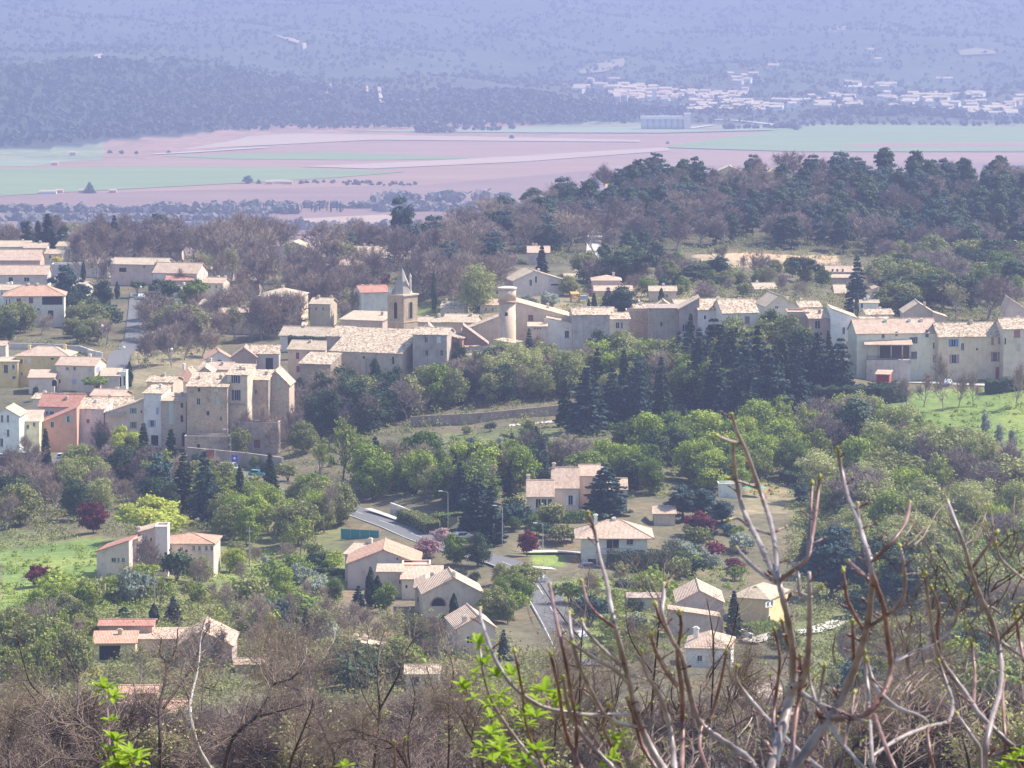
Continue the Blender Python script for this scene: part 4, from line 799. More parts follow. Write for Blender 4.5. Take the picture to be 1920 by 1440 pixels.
# ---- more roofs half hidden among the upper trees
for l, x, y, Y, w, hh, t, rc, wc, rt in (
 ('small pale house behind the flat cream building, among tall bare trunks', 470, 486, 1300, 40, 14, 9, 'pale', CRM, -14), ('low tiled house on the skyline right of the pointed conifer', 245, 470, 1345, 44, 10, 8, 'pink', CRM, -10),
 ('pale tiled house at the left edge above the brownish gable front', 100, 488, 1300, 34, 12, 8, 'pale', CRM, -12), ('house with a beige roof just left of the thin dark cypress', 140, 556, 1190, 34, 18, 11, 'pink', CRM, -16),
 ('little white house behind the umbrella pine by the lane', 345, 566, 1168, 40, 18, 12, 'pale', WHT, -14), ('small cream house between the manor and the climbing lane', 392, 590, 1120, 36, 18, 11, 'old', CRM, -14),
 ('pale house tucked under the bare trees right of the manor', 600, 590, 1105, 38, 20, 11, 'pale', BEI, -12), ('low tiled house above the tall thin cypress', 800, 516, 1210, 46, 12, 10, 'pink', CRM, -10),
 ('half-hidden beige house left of the pale green budding tree', 848, 600, 1095, 44, 22, 12, 'old', BEI, -10), ('small house with a rosy roof left of the round tower drum', 918, 590, 1098, 36, 18, 11, 'pink', CRM, -8),
 ('long tiled roof behind the stained grey house', 1112, 610, 1062, 70, 24, 10, 'old', BEI, -6), ('beige house behind the stone barn', 1212, 606, 1070, 40, 24, 11, 'old', CRM, 8),
 ('small pale house under the large umbrella pine', 1200, 560, 1150, 34, 16, 10, 'pink', CRM, 8), ('low cream house left of the umbrella pine near the tan field', 1436, 560, 1150, 40, 18, 11, 'pale', CRM, 10),
 ('tiled house behind the white gable house', 1520, 598, 1075, 40, 22, 11, 'old', CRM, 10), ('pale villa under the crest trees, right of the little tiled house', 1800, 540, 1200, 40, 16, 11, 'pink', CRM, 8),
 ('low house with a pale roof among the right gardens', 1870, 560, 1165, 46, 16, 11, 'pale', CRM, 8), ('small tiled house between the dark cedar and the little tiled house', 1700, 560, 1160, 38, 18, 11, 'pink', CRM, 10),
 ('white low house with a tan roof at the far left edge, upper rows', 12, 560, 1175, 40, 16, 10, 'pale', WHT, -10), ('pale house behind the long low pink-roofed house', 118, 540, 1225, 34, 14, 10, 'pale', CRM, -12), ('low tan-roofed house at the top left, above the brownish gable', 130, 472, 1345, 50, 10, 8, 'pale', CRM, -10),
 ('cream house on the skyline above the small conifer', 180, 508, 1262, 40, 14, 9, 'pink', CRM, -12), ('small rosy house right of the wide pink-roofed house, in trunks', 400, 545, 1178, 36, 14, 10, 'pink', CRM, -12), ('low pale house just above the rounded balcony house', 616, 470, 1310, 44, 10, 8, 'pale', CRM, -8),
 ('long pale roof in the wood left of the lone big pine', 676, 470, 1320, 48, 9, 8, 'pale', CRM, -8), ('tan-roofed cottage above the pink house with low roofs', 1080, 536, 1190, 40, 14, 9, 'pale', CRM, 6), ('white cottage with a tan roof below the hill track', 1180, 590, 1095, 40, 18, 10, 'old', WHT, 6),
 ('low tan roof right of the pink cottage', 1290, 590, 1085, 46, 18, 10, 'pale', CRM, 8), ('small cream house above the ivy block', 1400, 590, 1090, 40, 16, 10, 'pale', CRM, 8), ('tan-roofed house between the three-window villa and the cedar foot', 1650, 610, 1075, 50, 20, 10, 'old', CRM, 8), ('pale house high among the right gardens near the hill foot', 1850, 512, 1255, 40, 12, 8, 'pale', CRM, 8),
 ('tiled house stepping up behind the green-shuttered house', 300, 770, 958, 50, 54, 12, 'old', BEI, -14),
 ('second tiled roof stepping up behind the lilac-white house', 200, 790, 955, 60, 48, 12, 'pink', BEI, -12), ('long tiled house between the yellow house and the red roof', 90, 772, 968, 60, 24, 10, 'old', CRM, -10)):
    house(l, x, y, Y, w, hh, roof='gx', t=t, rc=rc, wc=wc, rot=rt, d=8, wins=[('F', x-w*.2, y-hh*.55, 4, 6, 'win'), ('F', x+w*.15, y-hh*.55, 4, 6, 'win')])
# ---------------------------------------------------------------- roads, paths, walls
ASPH = paint((0.16, 0.155, 0.155), 0.9, 'asphalt'); GRAV = paint((0.55, 0.50, 0.44), 0.95, 'pale_gravel'); CONC = wallmat((0.46, 0.42, 0.38), 0.3)
ribbon('road', [(-120, 866), (0, 864), (150, 866), (300, 872), (400, 882), (480, 897), (560, 917), (620, 940), (680, 965), (740, 987), (800, 1012), (860, 1032), (915, 1046), (965, 1062), (1000, 1090), (1030, 1135), (1058, 1185), (1090, 1245)],
       6.6, ASPH, 0, 'grey asphalt road winding down past the gardens', [(0.0, True), (3.0, False)])
ribbon('road', [(262, 548), (260, 575), (257, 605), (252, 635), (236, 655), (222, 672), (222, 690), (232, 706)], 6.0, ASPH, 0, 'grey lane climbing between houses at upper left')
ribbon('path', [(770, 812), (830, 806), (900, 802), (980, 796), (1065, 787)], 3.2, GRAV, 0, 'pale path along the foot of the village slope')
ribbon('pavement', [(690, 955), (740, 972), (800, 994), (850, 1012)], 1.6, GRAV, 0.12, 'pale pavement strip above the road')
ribbon('driveway', [(984, 1032), (1040, 1034), (1095, 1040)], 3, GRAV, 0, 'pale drive in front of the square villa')
ribbon('driveway', [(1090, 1068), (1040, 1066), (1000, 1064)], 3, GRAV, 0, 'pale drive below the square villa')
ribbon('driveway', [(1400, 1200), (1460, 1190), (1520, 1182), (1580, 1166)], 4.2, GRAV, 0, 'pale gravel drive of the yellow house')
ribbon('path', [(1113, 520), (1112, 490), (1114, 460), (1116, 432)], 5, GRAV, 0, 'pale track climbing through the wood on the pine hill')
ribbon('driveway', [(1685, 716), (1740, 718), (1790, 720), (1850, 722)], 4, GRAV, 0, 'pale yard before the long cream house')
def wallrun(label, pts, hm, th, material, cat='wall', name='stone_wall', Y=None, drop=1.5):
    P = [G(x, y) if Y is None else pix(x, y, Y) for x, y in pts]; o0 = P[0].copy(); mb = MB()
    for a, b in zip(P[:-1], P[1:]):
        a = a-o0; b = b-o0; t = (b-a).normalized(); s = Vector((t.y, -t.x, 0)).normalized()*th/2; u = Vector((0, 0, hm)); d = Vector((0, 0, -drop))
        mb.add([a+s+d, b+s+d, b-s+d, a-s+d, a+s+u, b+s+u, b-s+u, a-s+u], [(0,3,2,1),(4,5,6,7),(0,1,5,4),(1,2,6,5),(2,3,7,6),(3,0,4,7)])
    o = mb.build(name, material); o.location = o0; return tag(o, label, cat)
wallrun('long stone-grey retaining wall under the left village row, above the road', [(352, 866), (400, 870), (460, 876), (530, 885)], 3.4, 0.6, wallmat((0.40, 0.33, 0.28), 0.4))
wallrun('pale coping wall behind the yellow house', [(18, 655), (90, 656), (150, 660), (175, 668)], 1.6, 0.4, wallmat((0.55, 0.50, 0.46), 0.25))
wallrun('short white wall with a tiled top beside the lane', [(165, 672), (192, 678)], 2.4, 0.4, wallmat((0.70, 0.64, 0.58)))
wallrun('white garden wall in front of the red-brown hedge by the road', [(733, 960), (752, 966), (780, 978), (812, 992)], 1.8, 0.4, wallmat((0.66, 0.62, 0.58)))
wallrun('stone wall above the pale path at the foot of the village slope', [(770, 800), (900, 793), (1060, 778)], 2.4, 0.5, wallmat((0.36, 0.29, 0.25), 0.35, True))
wallrun('low pale garden wall left of the white flat shed', [(1168, 846), (1200, 846), (1225, 850)], 2.0, 0.4, wallmat((0.62, 0.52, 0.44)))
wallrun('low wall beside the meadow above the summer house', [(560, 1168), (620, 1164), (660, 1166)], 1.0, 0.4, wallmat((0.5, 0.38, 0.32)))
wallrun('sloping grey parapet below the round tower', [(985, 722), (1020, 724), (1060, 738), (1120, 752), (1180, 758)], 1.0, 0.4, wallmat((0.5, 0.46, 0.42)))
REGIONS += [
 ([(700, 500), (860, 440), (1030, 385), (1230, 320), (1500, 300), (2000, 330), (2000, 500), (1560, 470), (1300, 466), (1130, 500), (940, 500)], 1150, 1600, 'hill'),
 ([(0, 1035), (120, 1015), (190, 1010), (260, 1080), (140, 1110), (70, 1170), (0, 1200)], 600, 900, 'grass'),
 ([(1640, 770), (1700, 735), (1920, 722), (1980, 720), (1980, 880), (1880, 860), (1780, 850), (1690, 840)], 850, 975, 'lush'),
 ([(380, 1085), (480, 1050), (650, 1045), (650, 1110), (520, 1130), (400, 1130)], 600, 900, 'grass'),
 ([(988, 1036), (1060, 1040), (1062, 1064), (1000, 1060)], 600, 900, 'lush'),
 ([(1040, 1090), (1250, 1080), (1260, 1180), (1090, 1250)], 560, 900, 'grass'),
 ([(250, 590), (430, 590), (400, 690), (250, 730)], 900, 1200, 'dry'),
 ([(1300, 478), (1400, 474), (1570, 480), (1570, 505), (1320, 500)], 1150, 1400, 'tan'),
 ([(1400, 905), (1520, 905), (1500, 960), (1390, 965)], 700, 900, 'dry'),
 ([(760, 820), (1080, 795), (1060, 850), (760, 860)], 800, 950, 'olive'),
 ([(380, 880), (640, 940), (640, 1045), (400, 1060)], 600, 930, 'olive'),
 ([(1480, 1170), (1640, 1150), (1640, 1290), (1480, 1280)], 560, 720, 'olive'),
 ([(0, 990), (640, 1040), (640, 1250), (0, 1250)], 560, 870, 'olive'),
 ([(0, 1035), (120, 1015), (190, 1010), (260, 1080), (140, 1110), (70, 1170), (0, 1200)], 600, 900, 'lush'),
 ([(380, 1085), (480, 1050), (650, 1045), (650, 1110), (520, 1130), (400, 1130)], 600, 900, 'grass'),
 ([(1480, 800), (1640, 790), (1920, 880), (1920, 1200), (1500, 1200)], 600, 960, 'olive'),
 ([(620, 1100), (860, 1100), (860, 1260), (600, 1260)], 560, 720, 'scrub'),
 ([(540, 600), (1920, 600), (1920, 660), (540, 660)], 1000, 1200, 'olive'),
 ([(900, 560), (1300, 545), (1300, 600), (900, 600)], 1050, 1200, 'dry'),
 ([(740, 585), (900, 545), (960, 560), (860, 610), (740, 620)], 1040, 1200, 'grass'),
]
# ---------------------------------------------------------------- plants
rng = np.random.default_rng(11); prn = random.Random(5)
def quads(P, N, size, aspect=1.0, up=None):
    """leaf-sized faces at P facing roughly N; up = long direction"""
    n = len(P); N = N/np.maximum(np.linalg.norm(N, axis=1, keepdims=True), 1e-6)
    A = rng.normal(size=(n, 3)) if up is None else up + rng.normal(size=(n, 3))*0.15
    A -= N*(A*N).sum(1, keepdims=True); A /= np.maximum(np.linalg.norm(A, axis=1, keepdims=True), 1e-6)
    B = np.cross(N, A); s = (np.asarray(size)*np.ones(n))[:, None]/2
    V = np.stack([P-A*s*aspect-B*s*0.55, P-A*s*aspect*0.2+B*s, P+A*s*aspect+B*s*0.35, P+A*s*aspect*0.25-B*s], 1).reshape(-1, 3)
    return V, np.arange(4*n).reshape(n, 4)
def rdir(n): 
    v = rng.normal(size=(n, 3)); return v/np.linalg.norm(v, axis=1, keepdims=True)
def lobes(centers, radii, per, flat=0.8, jit=0.24, size=0.35, aspect=1.2, toph=0.0):
    Ps = []; Ns = []; Sz = []
    for c, r in zip(centers, radii):
        n = int(per*(r**2)); d = rdir(n); d[:, 2] = np.where(d[:, 2] < -0.35, -d[:, 2]*0.6, d[:, 2])
        bump = 1 + 0.22*np.sin(d[:, 0]*5+c[0]*3)*np.sin(d[:, 1]*6+c[1]*2) + rng.normal(size=n)*jit
        Ps.append(np.asarray(c) + d*np.array([1, 1, flat])*r*bump[:, None]); Ns.append(d+rng.normal(size=(n, 3))*0.55); Sz.append(size*rng.uniform(0.6, 1.35, n))
    return np.concatenate(Ps), np.concatenate(Ns), np.concatenate(Sz)
def skel(H, spread, levels, trunk_r, seed, split=(5, 5, 4), upb=0.35, wig=0.22, tmin=0.012, first=0.2, lenf=0.62, sides=3):
    """recursive branching; returns limb tubes and the twig ends"""
    r = random.Random(seed); mb = MB(); tips = []
    def grow(p, d, L, rad, lv):
        n = 5 if lv == 0 else (4 if lv == 1 else 3); pts = [p]; rs = [rad]; q = p.copy(); dd = d.copy()
        for i in range(n):
            dd = (dd + Vector((r.gauss(0, wig), r.gauss(0, wig), r.gauss(0, wig*0.6)+upb*(0.10 if lv else 0.02)))).normalized()
            q = q + dd*L/n; pts.append(q.copy()); rs.append(max(tmin, rad*(1-(i+1)/n*(0.62 if lv < levels else 0.85))))
        mb.tube(pts, rs, 5 if lv == 0 else sides, cap=(lv == 0))
        if lv >= levels: tips.append((pts[-1], dd)); tips.append((pts[-2], dd)); return
        k = split[min(lv, len(split)-1)]
        for j in range(k):
            t = first+(1-first)*(j+r.random()*0.8)/k if lv == 0 else 0.25+0.75*(j+r.random()*0.8)/k
            i = min(n-1, int(t*n)); f = t*n-i; b = pts[i].lerp(pts[i+1], min(1, f))
            az = 2.399*j + r.random()*1.2 + lv; ref = dd.orthogonal().normalized(); ref = Matrix.Rotation(az, 3, dd) @ ref
            nd = (dd*(0.55+0.35*t) + ref*(spread*(1.15-0.35*t)) + Vector((0, 0, upb))).normalized()
            grow(b, nd, L*lenf*(1.15-0.45*t)*r.uniform(0.75, 1.2), max(tmin, rs[i]*0.55), lv+1)
    grow(Vector((0, 0, -0.4)), Vector((r.gauss(0, .05), r.gauss(0, .05), 1)).normalized(), H*0.62, trunk_r, 0)
    return mb, tips
PROTO = {}    # name -> (trunk mesh, crown mesh, nominal height, nominal width)
def fit(V, H):
    V = np.asarray(V); top = np.percentile(V[:, 2], 99.7); k = H/top; return k
def add_proto(name, tb, crownV, crownF, H, tmat, cmat):
    V = np.asarray(crownV); k = H/np.percentile(V[:, 2], 99.8); V = V*k
    tb.v = [(x*k, y*k, z*k) for x, y, z in tb.v]
    tm = tb.mesh('trunk', True); tm.materials.append(tmat)
    cm = npmesh('crown', V, crownF); cm.materials.append(cmat)
    w = np.percentile(np.hypot(V[:, 0], V[:, 1]), 96)*2; PROTO[name] = (tm, cm, H, w)
def add_bare(name, H, seed, mat, tmat, spread=0.75, levels=4, split=(7, 6, 5, 4), tr=0.16, tmin=0.02, buds=None, bmat=None, bsize=0.12, upb=0.35, nb=1.0):
    """limbs = trunk part, the fine twig crown = crown part"""
    r = random.Random(seed); mb, tips = skel(H, spread, 2, tr, seed, split, upb, tmin=tmin*1.6, sides=4)
    cr = MB()
    for p, d in tips:
        for k in range(split[2]):
            v = (d*0.8 + Vector((r.gauss(0, .6), r.gauss(0, .6), r.gauss(0, .45)+upb*0.8))).normalized(); L = H*0.11*r.uniform(0.5, 1.3)
            pts = [p]; q = p.copy()
            for i in range(3): v = (v+Vector((r.gauss(0, .18), r.gauss(0, .18), r.gauss(0, .12)))).normalized(); q = q+v*L/3; pts.append(q.copy())
            cr.tube(pts, [tmin, tmin*0.85, tmin*0.7, tmin*0.5], 3, cap=False)
            if levels > 3:
                for m in range(split[3]):
                    b = pts[1+m % 3]; v2 = (v*0.7+Vector((r.gauss(0, .6), r.gauss(0, .6), r.gauss(0, .5)+0.2))).normalized(); L2 = L*r.uniform(0.35, 0.8)
                    cr.tube([b, b+v2*L2*0.5+Vector((0, 0, r.gauss(0, .03))), b+v2*L2], [tmin*0.6, tmin*0.5, tmin*0.35], 3, cap=False)
    V = np.array(cr.v); k = H/np.percentile(V[:, 2], 99.7)
    mb.v = [(x*k, y*k, z*k) for x, y, z in mb.v]; cr.v = [(x*k, y*k, z*k) for x, y, z in cr.v]
    if buds:
        T = V[rng.integers(0, len(V), buds)]*k; VV, F = quads(T+rng.normal(size=T.shape)*0.08, rdir(buds), bsize*rng.uniform(.6, 1.4, buds), 1.3)
        b0 = len(cr.v); cr.v += [tuple(x) for x in VV]; cr.f += [tuple(int(i)+b0 for i in f) for f in F]; cr.m += [1]*len(F)
    tm = mb.mesh('trunk', True); tm.materials.append(tmat); cm = cr.mesh('crown'); cm.materials.append(mat)
    if buds: cm.materials.append(bmat)
    V = np.array(cr.v); PROTO[name] = (tm, cm, H, np.percentile(np.hypot(V[:, 0], V[:, 1]), 96)*2)
BARK = barkmat('bark', [(0.10, 0.075, 0.06), (0.22, 0.18, 0.15)]); BARKG = barkmat('grey_bark', [(0.16, 0.13, 0.12), (0.36, 0.32, 0.29)])
TWIG = barkmat('twigs', [(0.24, 0.17, 0.12), (0.42, 0.32, 0.24)], 1.2); TWIGP = barkmat('purple_twigs', [(0.19, 0.14, 0.12), (0.33, 0.25, 0.21)], 1.0)
TWIGS = barkmat('scrub_twigs', [(0.12, 0.085, 0.07), (0.28, 0.20, 0.16)], 1.0)
TWIGD = barkmat('dark_twigs', [(0.05, 0.035, 0.03), (0.12, 0.09, 0.08)], 1.2)
LM_ = {
 'spring': leafmat('spring_leaves', [(0.16, 0.22, 0.03), (0.29, 0.36, 0.05), (0.44, 0.48, 0.08)]),
 'green': leafmat('green_leaves', [(0.06, 0.105, 0.02), (0.14, 0.20, 0.035), (0.27, 0.32, 0.06)]),
 'olive': leafmat('grey_green_leaves', [(0.14, 0.16, 0.05), (0.25, 0.26, 0.08), (0.38, 0.37, 0.15)]),
 'dark': leafmat('dark_leaves', [(0.02, 0.045, 0.02), (0.045, 0.08, 0.035), (0.09, 0.13, 0.05)], 0.12),
 'pine': leafmat('pine_needles', [(0.03, 0.055, 0.035), (0.06, 0.10, 0.055), (0.12, 0.17, 0.08)], 0.12),
 'blue': leafmat('blue_green_needles', [(0.03, 0.06, 0.055), (0.055, 0.10, 0.085), (0.10, 0.16, 0.13)], 0.1),
 'willow': leafmat('yellow_leaves', [(0.30, 0.34, 0.05), (0.48, 0.50, 0.08), (0.60, 0.62, 0.14)], 0.35),
 'red': leafmat('red_leaves', [(0.10, 0.02, 0.03), (0.22, 0.04, 0.06), (0.32, 0.08, 0.09)]),
 'silver': leafmat('silver_leaves', [(0.20, 0.23, 0.16), (0.32, 0.35, 0.26), (0.48, 0.50, 0.40)]),
 'pale': leafmat('pale_leaves', [(0.24, 0.26, 0.08), (0.38, 0.39, 0.14), (0.52, 0.50, 0.22)], 0.3),
 'gold': leafmat('yellow_flowers', [(0.45, 0.38, 0.05), (0.65, 0.52, 0.06), (0.78, 0.66, 0.12)]),
 'pinkf': leafmat('pink_blossom', [(0.35, 0.18, 0.19), (0.48, 0.30, 0.30), (0.58, 0.42, 0.40)]),
}
def ell(n, rx, ry, rz, cz, seed, rmin, rmax, hollow=0.35):
    r = np.random.default_rng(seed); C_ = []; Rr = []
    while len(C_) < n:
        d = r.uniform(-1, 1, 3); m = np.linalg.norm(d)
        if m > 1 or m < hollow: continue
        if len(C_) % 6 == 5: d = d/m*r.uniform(1.05, 1.22)
        c = d*np.array([rx, ry, rz]); c[2] += cz
        rad = r.uniform(rmin, rmax)
        if C_ and min(np.linalg.norm(c-q) for q in C_) < rad*0.55: 
            if r.random() < 0.7: continue
        C_.append(c); Rr.append(rad)
    return C_, Rr
def limbs(H, r, seed, tgt, k=8):
    """trunk with limbs reaching into the crown lobes"""
    rr = random.Random(seed); mb = MB(); lean = rr.gauss(0, .04)*H
    top = H*0.62; mb.tube([(0, 0, -0.5), (lean*.2, 0, top*.35), (lean*.6, lean*.3, top*.7), (lean, lean*.4, top)], [r, r*.85, r*.65, r*.35], 7)
    for c in tgt[:k]:
        z0 = top*rr.uniform(.35, .85); a = Vector((lean*z0/top*.6, 0, z0)); b = Vector(c)
        mb.tube([a, a.lerp(b, .5)+Vector((0, 0, -.25)), b], [r*.4, r*.28, r*.1], 5)
    return mb
def mk_broad(name, H, mat, seed, wf=0.40, zf=0.42, size=0.28, per=210, n=34, flat=0.9, tmat=None, cz=0.50, asp=1.2, rl=(.10, .17)):
    Cc, Rr = ell(n, H*wf*.8, H*wf*.8, H*zf, H*cz, seed, H*rl[0], H*rl[1])
    P, N, Sz = lobes(Cc, Rr, per, flat, size=size, aspect=asp); V, F = quads(P, N, Sz, asp)
    add_proto(name, limbs(H, H*.022, seed, Cc), V, F, H, tmat or BARK, LM_[mat] if isinstance(mat, str) else mat)
def mk_conifer(name, H, mat, seed, wb=0.22, tiers=19, droop=0.25, size=0.42, z0=0.05, dens=2.0, pw=0.85):
    r = random.Random(seed); P = []; U = []; mb = MB()
    mb.tube([(0, 0, -0.5), (0, 0, H*.5), (0, 0, H*.98)], [H*.02, H*.012, 0.02], 6)
    for i in range(tiers):
        f = (i+r.random()*.5)/tiers; z = H*(z0+(1-z0)*f); L = H*wb*(1-f)**pw*r.uniform(.78, 1.12)+0.15; nb = max(4, int(9-4*f))
        for j in range(nb):
            a = 2*math.pi*(j+r.random()*.7)/nb+i; l = L*r.uniform(.75, 1.15); n = max(5, int(l*16*dens))
            t = np.sqrt(rng.uniform(0.02, 1, n)); w = 0.30*l*(1-t*.6)
            s = rng.normal(size=n)*w*.5
            x = t*l*math.cos(a)-s*math.sin(a); y = t*l*math.sin(a)+s*math.cos(a); zz = z - droop*l*t**1.4 + rng.normal(size=n)*.10
            P.append(np.stack([x, y, zz], 1)); U.append(np.tile([math.cos(a), math.sin(a), -droop], (n, 1)))
            mb.tube([(0, 0, z), (l*.8*math.cos(a), l*.8*math.sin(a), z-droop*l*.7)], [0.05, 0.02], 3, cap=False)
    P = np.concatenate(P); U = np.concatenate(U); N = rdir(len(P)); N[:, 2] = np.abs(N[:, 2])+.6
    V, F = quads(P, N, size*rng.uniform(.6, 1.3, len(P)), 1.5, U); add_proto(name, mb, V, F, H, BARK, LM_[mat])
def mk_cypress(name, H, seed, wr=0.075, mat='dark', n=2600, size=.28):
    z = rng.uniform(0.01, 1, n); prof = wr*H*np.sin(np.pi*np.clip(z*.93+.07, 0, 1))**.7*(1.15-.45*z); a = rng.uniform(0, 2*np.pi, n)
    rr = prof*(0.82+.18*np.sin(a*3+z*14))*rng.uniform(.85, 1.12, n)
    P = np.stack([rr*np.cos(a), rr*np.sin(a), z*H], 1); N = np.stack([np.cos(a), np.sin(a), np.full(n, .3)], 1)+rng.normal(size=(n, 3))*.4
    V, F = quads(P, N, size*rng.uniform(.6, 1.3, n), 2.0, np.tile([0, 0, 1.0], (n, 1)))
    mb = MB(); mb.tube([(0, 0, -.5), (0, 0, H*.9)], [H*.014, .03], 6); add_proto(name, mb, V, F, H, BARK, LM_[mat])
def mk_pine(name, H, mat, seed, umb=False):
    if umb: Cc, Rr = ell(26, H*.40, H*.40, H*.16, H*.78, seed, H*.10, H*.15, .5)
    else:
        Cc, Rr = ell(44, H*.25, H*.25, H*.40, H*.54, seed, H*.055, H*.10, .2)
        Cc = [c*np.array([1.25-.75*c[2]/H, 1.25-.75*c[2]/H, 1]) for c in Cc]
    P, N, Sz = lobes(Cc, Rr, 230 if not umb else 190, .85 if not umb else .62, .26, .34, 1.5); N[:, 2] += .5; V, F = quads(P, N, Sz, 1.6)
    r = random.Random(seed); mb = limbs(H, H*.022, seed, Cc, 14); add_proto(name, mb, V, F, H, BARK, LM_[mat])
def mk_shrub(name, H, mat, seed, wf=.6, size=.24, per=260, n=9):
    Cc, Rr = ell(n, H*wf*.7, H*wf*.7, H*.28, H*.48, seed, H*.2, H*.34, .1)
    P, N, Sz = lobes(Cc, Rr, per, .85, .2, size); P[:, 2] = np.maximum(P[:, 2], 0.02); V, F = quads(P, N, Sz)
    mb = MB(); 
    for c in Cc[:5]: mb.tube([(0, 0, -.3), tuple(np.array(c)*.6), tuple(c)], [.06, .04, .02], 4)
    add_proto(name, mb, V, F, H, BARK, LM_[mat] if isinstance(mat, str) else mat)
mk_broad('spring_a', 8, 'spring', 1); mk_broad('spring_b', 7, 'spring', 2, .46, .40)
mk_broad('green_a', 8, 'green', 3); mk_broad('green_b', 7, 'green', 4, .48, .38); mk_broad('green_c', 6, 'green', 5, .42, .42)
mk_broad('olive_a', 8, 'olive', 6, size=.3); mk_broad('olive_b', 7, 'olive', 7, .46, .40, size=.3); mk_broad('dark_a', 8, 'dark', 8, .40, .42); mk_broad('dark_b', 9, 'dark', 9, .34, .44)
mk_broad('pale_a', 9, 'pale', 10, .36, .42, size=.24, per=170); mk_broad('pale_b', 8, 'pale', 11, .42, .42, size=.24, per=170)
mk_broad('willow', 11, 'willow', 12, .48, .30, size=.34, per=190, n=30, cz=.52, asp=2.2)
mk_broad('red', 5, 'red', 13, .44, .40, size=.28, per=320); mk_broad('silver', 5, 'silver', 14, .5, .38, size=.26, per=300)
mk_broad('pinkf', 5, 'pinkf', 15, .48, .38, size=.26, per=200)
mk_broad('poplar', 11, 'silver', 16, .14, .42, size=.32, per=300, cz=.52, rl=(.06, .10))
mk_pine('pine_a', 11, 'pine', 21); mk_pine('pine_b', 10, 'pine', 22); mk_pine('pine_c', 12, 'blue', 23); mk_pine('umbrella', 10, 'dark', 24, True); mk_pine('umbrella_b', 9, 'green', 25, True)
mk_conifer('fir_a', 14, 'dark', 31); mk_conifer('fir_b', 13, 'blue', 32, .27, 17, .2); mk_conifer('cedar', 12, 'blue', 33, .36, 13, .05, .45, .08, 2.2, .7); mk_conifer('fir_c', 12, 'dark', 34, .19, 20, .4)
mk_cypress('cypress', 12, 41); mk_cypress('cypress_b', 9, 42, .11, 'dark'); mk_cypress('cone_bush', 4, 43, .24, 'dark', 2600, .22)
mk_shrub('shrub_green', 2.5, 'green', 51); mk_shrub('shrub_spring', 2.5, 'spring', 52); mk_shrub('shrub_dark', 2.8, 'dark', 53); mk_shrub('shrub_olive', 2.5, 'olive', 54)
mk_shrub('shrub_gold', 2, 'gold', 55); mk_shrub('shrub_red', 2, 'red', 56); mk_shrub('shrub_blue', 3, 'blue', 57); mk_shrub('shrub_silver', 2.4, 'silver', 58)
for i in range(3): add_bare('bare_%s' % 'abc'[i], 10, 60+i, TWIG, BARKG, tmin=.035, split=(8, 6, 5, 3), tr=.2)
for i in range(2): add_bare('violet_%s' % 'ab'[i], 9, 65+i, TWIGP, BARKG, tmin=.04, split=(9, 7, 5, 4), tr=.16, spread=.85)
for i in range(2): add_bare('bud_%s' % 'ab'[i], 9, 70+i, TWIG, BARKG, tmin=.03, split=(8, 6, 5, 2), tr=.16, buds=1500, bmat=LM_['pale'], bsize=.24)
for i in range(2): add_bare('greenbud_%s' % 'ab'[i], 8, 75+i, TWIG, BARK, tmin=.03, split=(8, 6, 4, 2), tr=.14, buds=2200, bmat=LM_['spring'], bsize=.26)
for i in range(4): add_bare('scrub_%s' % 'abcd'[i], 7, 80+i, (TWIGS, TWIGP, TWIGS, TWIGD)[i], (BARKG, BARK, BARK, BARK)[i], tmin=.017, split=(8, 7, 6, 5), tr=.085, spread=.6, upb=.5)
for i in range(2): add_bare('scrubbud_%s' % 'ab'[i], 7, 86+i, TWIG, BARK, tmin=.015, split=(8, 6, 5, 4), tr=.08, buds=2600, bmat=LM_['pale'], bsize=.13, spread=.6, upb=.5)
def pick(kind):
    return kind if kind in PROTO else prn.choice([k for k in PROTO if k.split('_')[0] == kind and k not in ('shrub_gold', 'shrub_red', 'cypress_b')] or [kind])
def plant(kind, loc, h, wpx=None, name='tree', label=None, cat='tree', group=None, w=None):
    tm, cm, H, Wn = PROTO[pick(kind)]; k = h/H; kx = k if w is None else w/Wn
    r = empty(name, loc, prn.random()*6.28, label, cat, group); r.scale = (kx, kx, k)
    t = bpy.data.objects.new('trunk', tm); C.objects.link(t); t.parent = r
    c = bpy.data.objects.new('crown', cm); C.objects.link(c); c.parent = r
    return r
NAMES = {'spring': ('broadleaf_tree', 'leafy tree'), 'pale': ('broadleaf_tree', 'leafy tree'), 'green': ('evergreen_oak', 'leafy tree'), 'dark': ('evergreen_oak', 'leafy tree'), 'olive': ('grey_green_tree', 'leafy tree'), 'silver': ('olive_tree', 'olive tree'),'pine': ('pine_tree', 'pine'), 'umbrella': ('umbrella_pine', 'umbrella pine'), 'fir': ('conifer', 'conifer'), 'cedar': ('cedar', 'cedar'), 'cypress': ('cypress', 'cypress'),
         'bare': ('bare_tree', 'bare tree'), 'violet': ('bare_oak', 'bare tree'), 'scrub': ('bare_sapling', 'bare tree'), 'scrubbud': ('budding_tree', 'budding tree'), 'bud': ('budding_tree', 'budding tree'), 'greenbud': ('budding_tree', 'budding tree'),  # violet kind: bare trees with purplish twigs, species not known
         'shrub': ('shrub', 'shrub'), 'cone': ('clipped_bush', 'bush'), 'willow': ('willow_tree', 'willow'), 'poplar': ('poplar_tree', 'poplar')}
def nm(kind): return NAMES.get(kind.split('_')[0], ('leafy_tree', 'leafy tree'))
def T(kind, px, py, hpx, wpx=None, label=None, group=None, Y=None):
    """one tree: base at a photograph pixel, size in photograph pixels"""
    p = G(px, py) if Y is None else pix(px, py, Y)
    s = mpp(p.y); n, c = nm(kind)
    return plant(kind, p, hpx*s, None, n, label, c, group, None if wpx is None else wpx*s)
SPOTS = []
def tint(c): return c
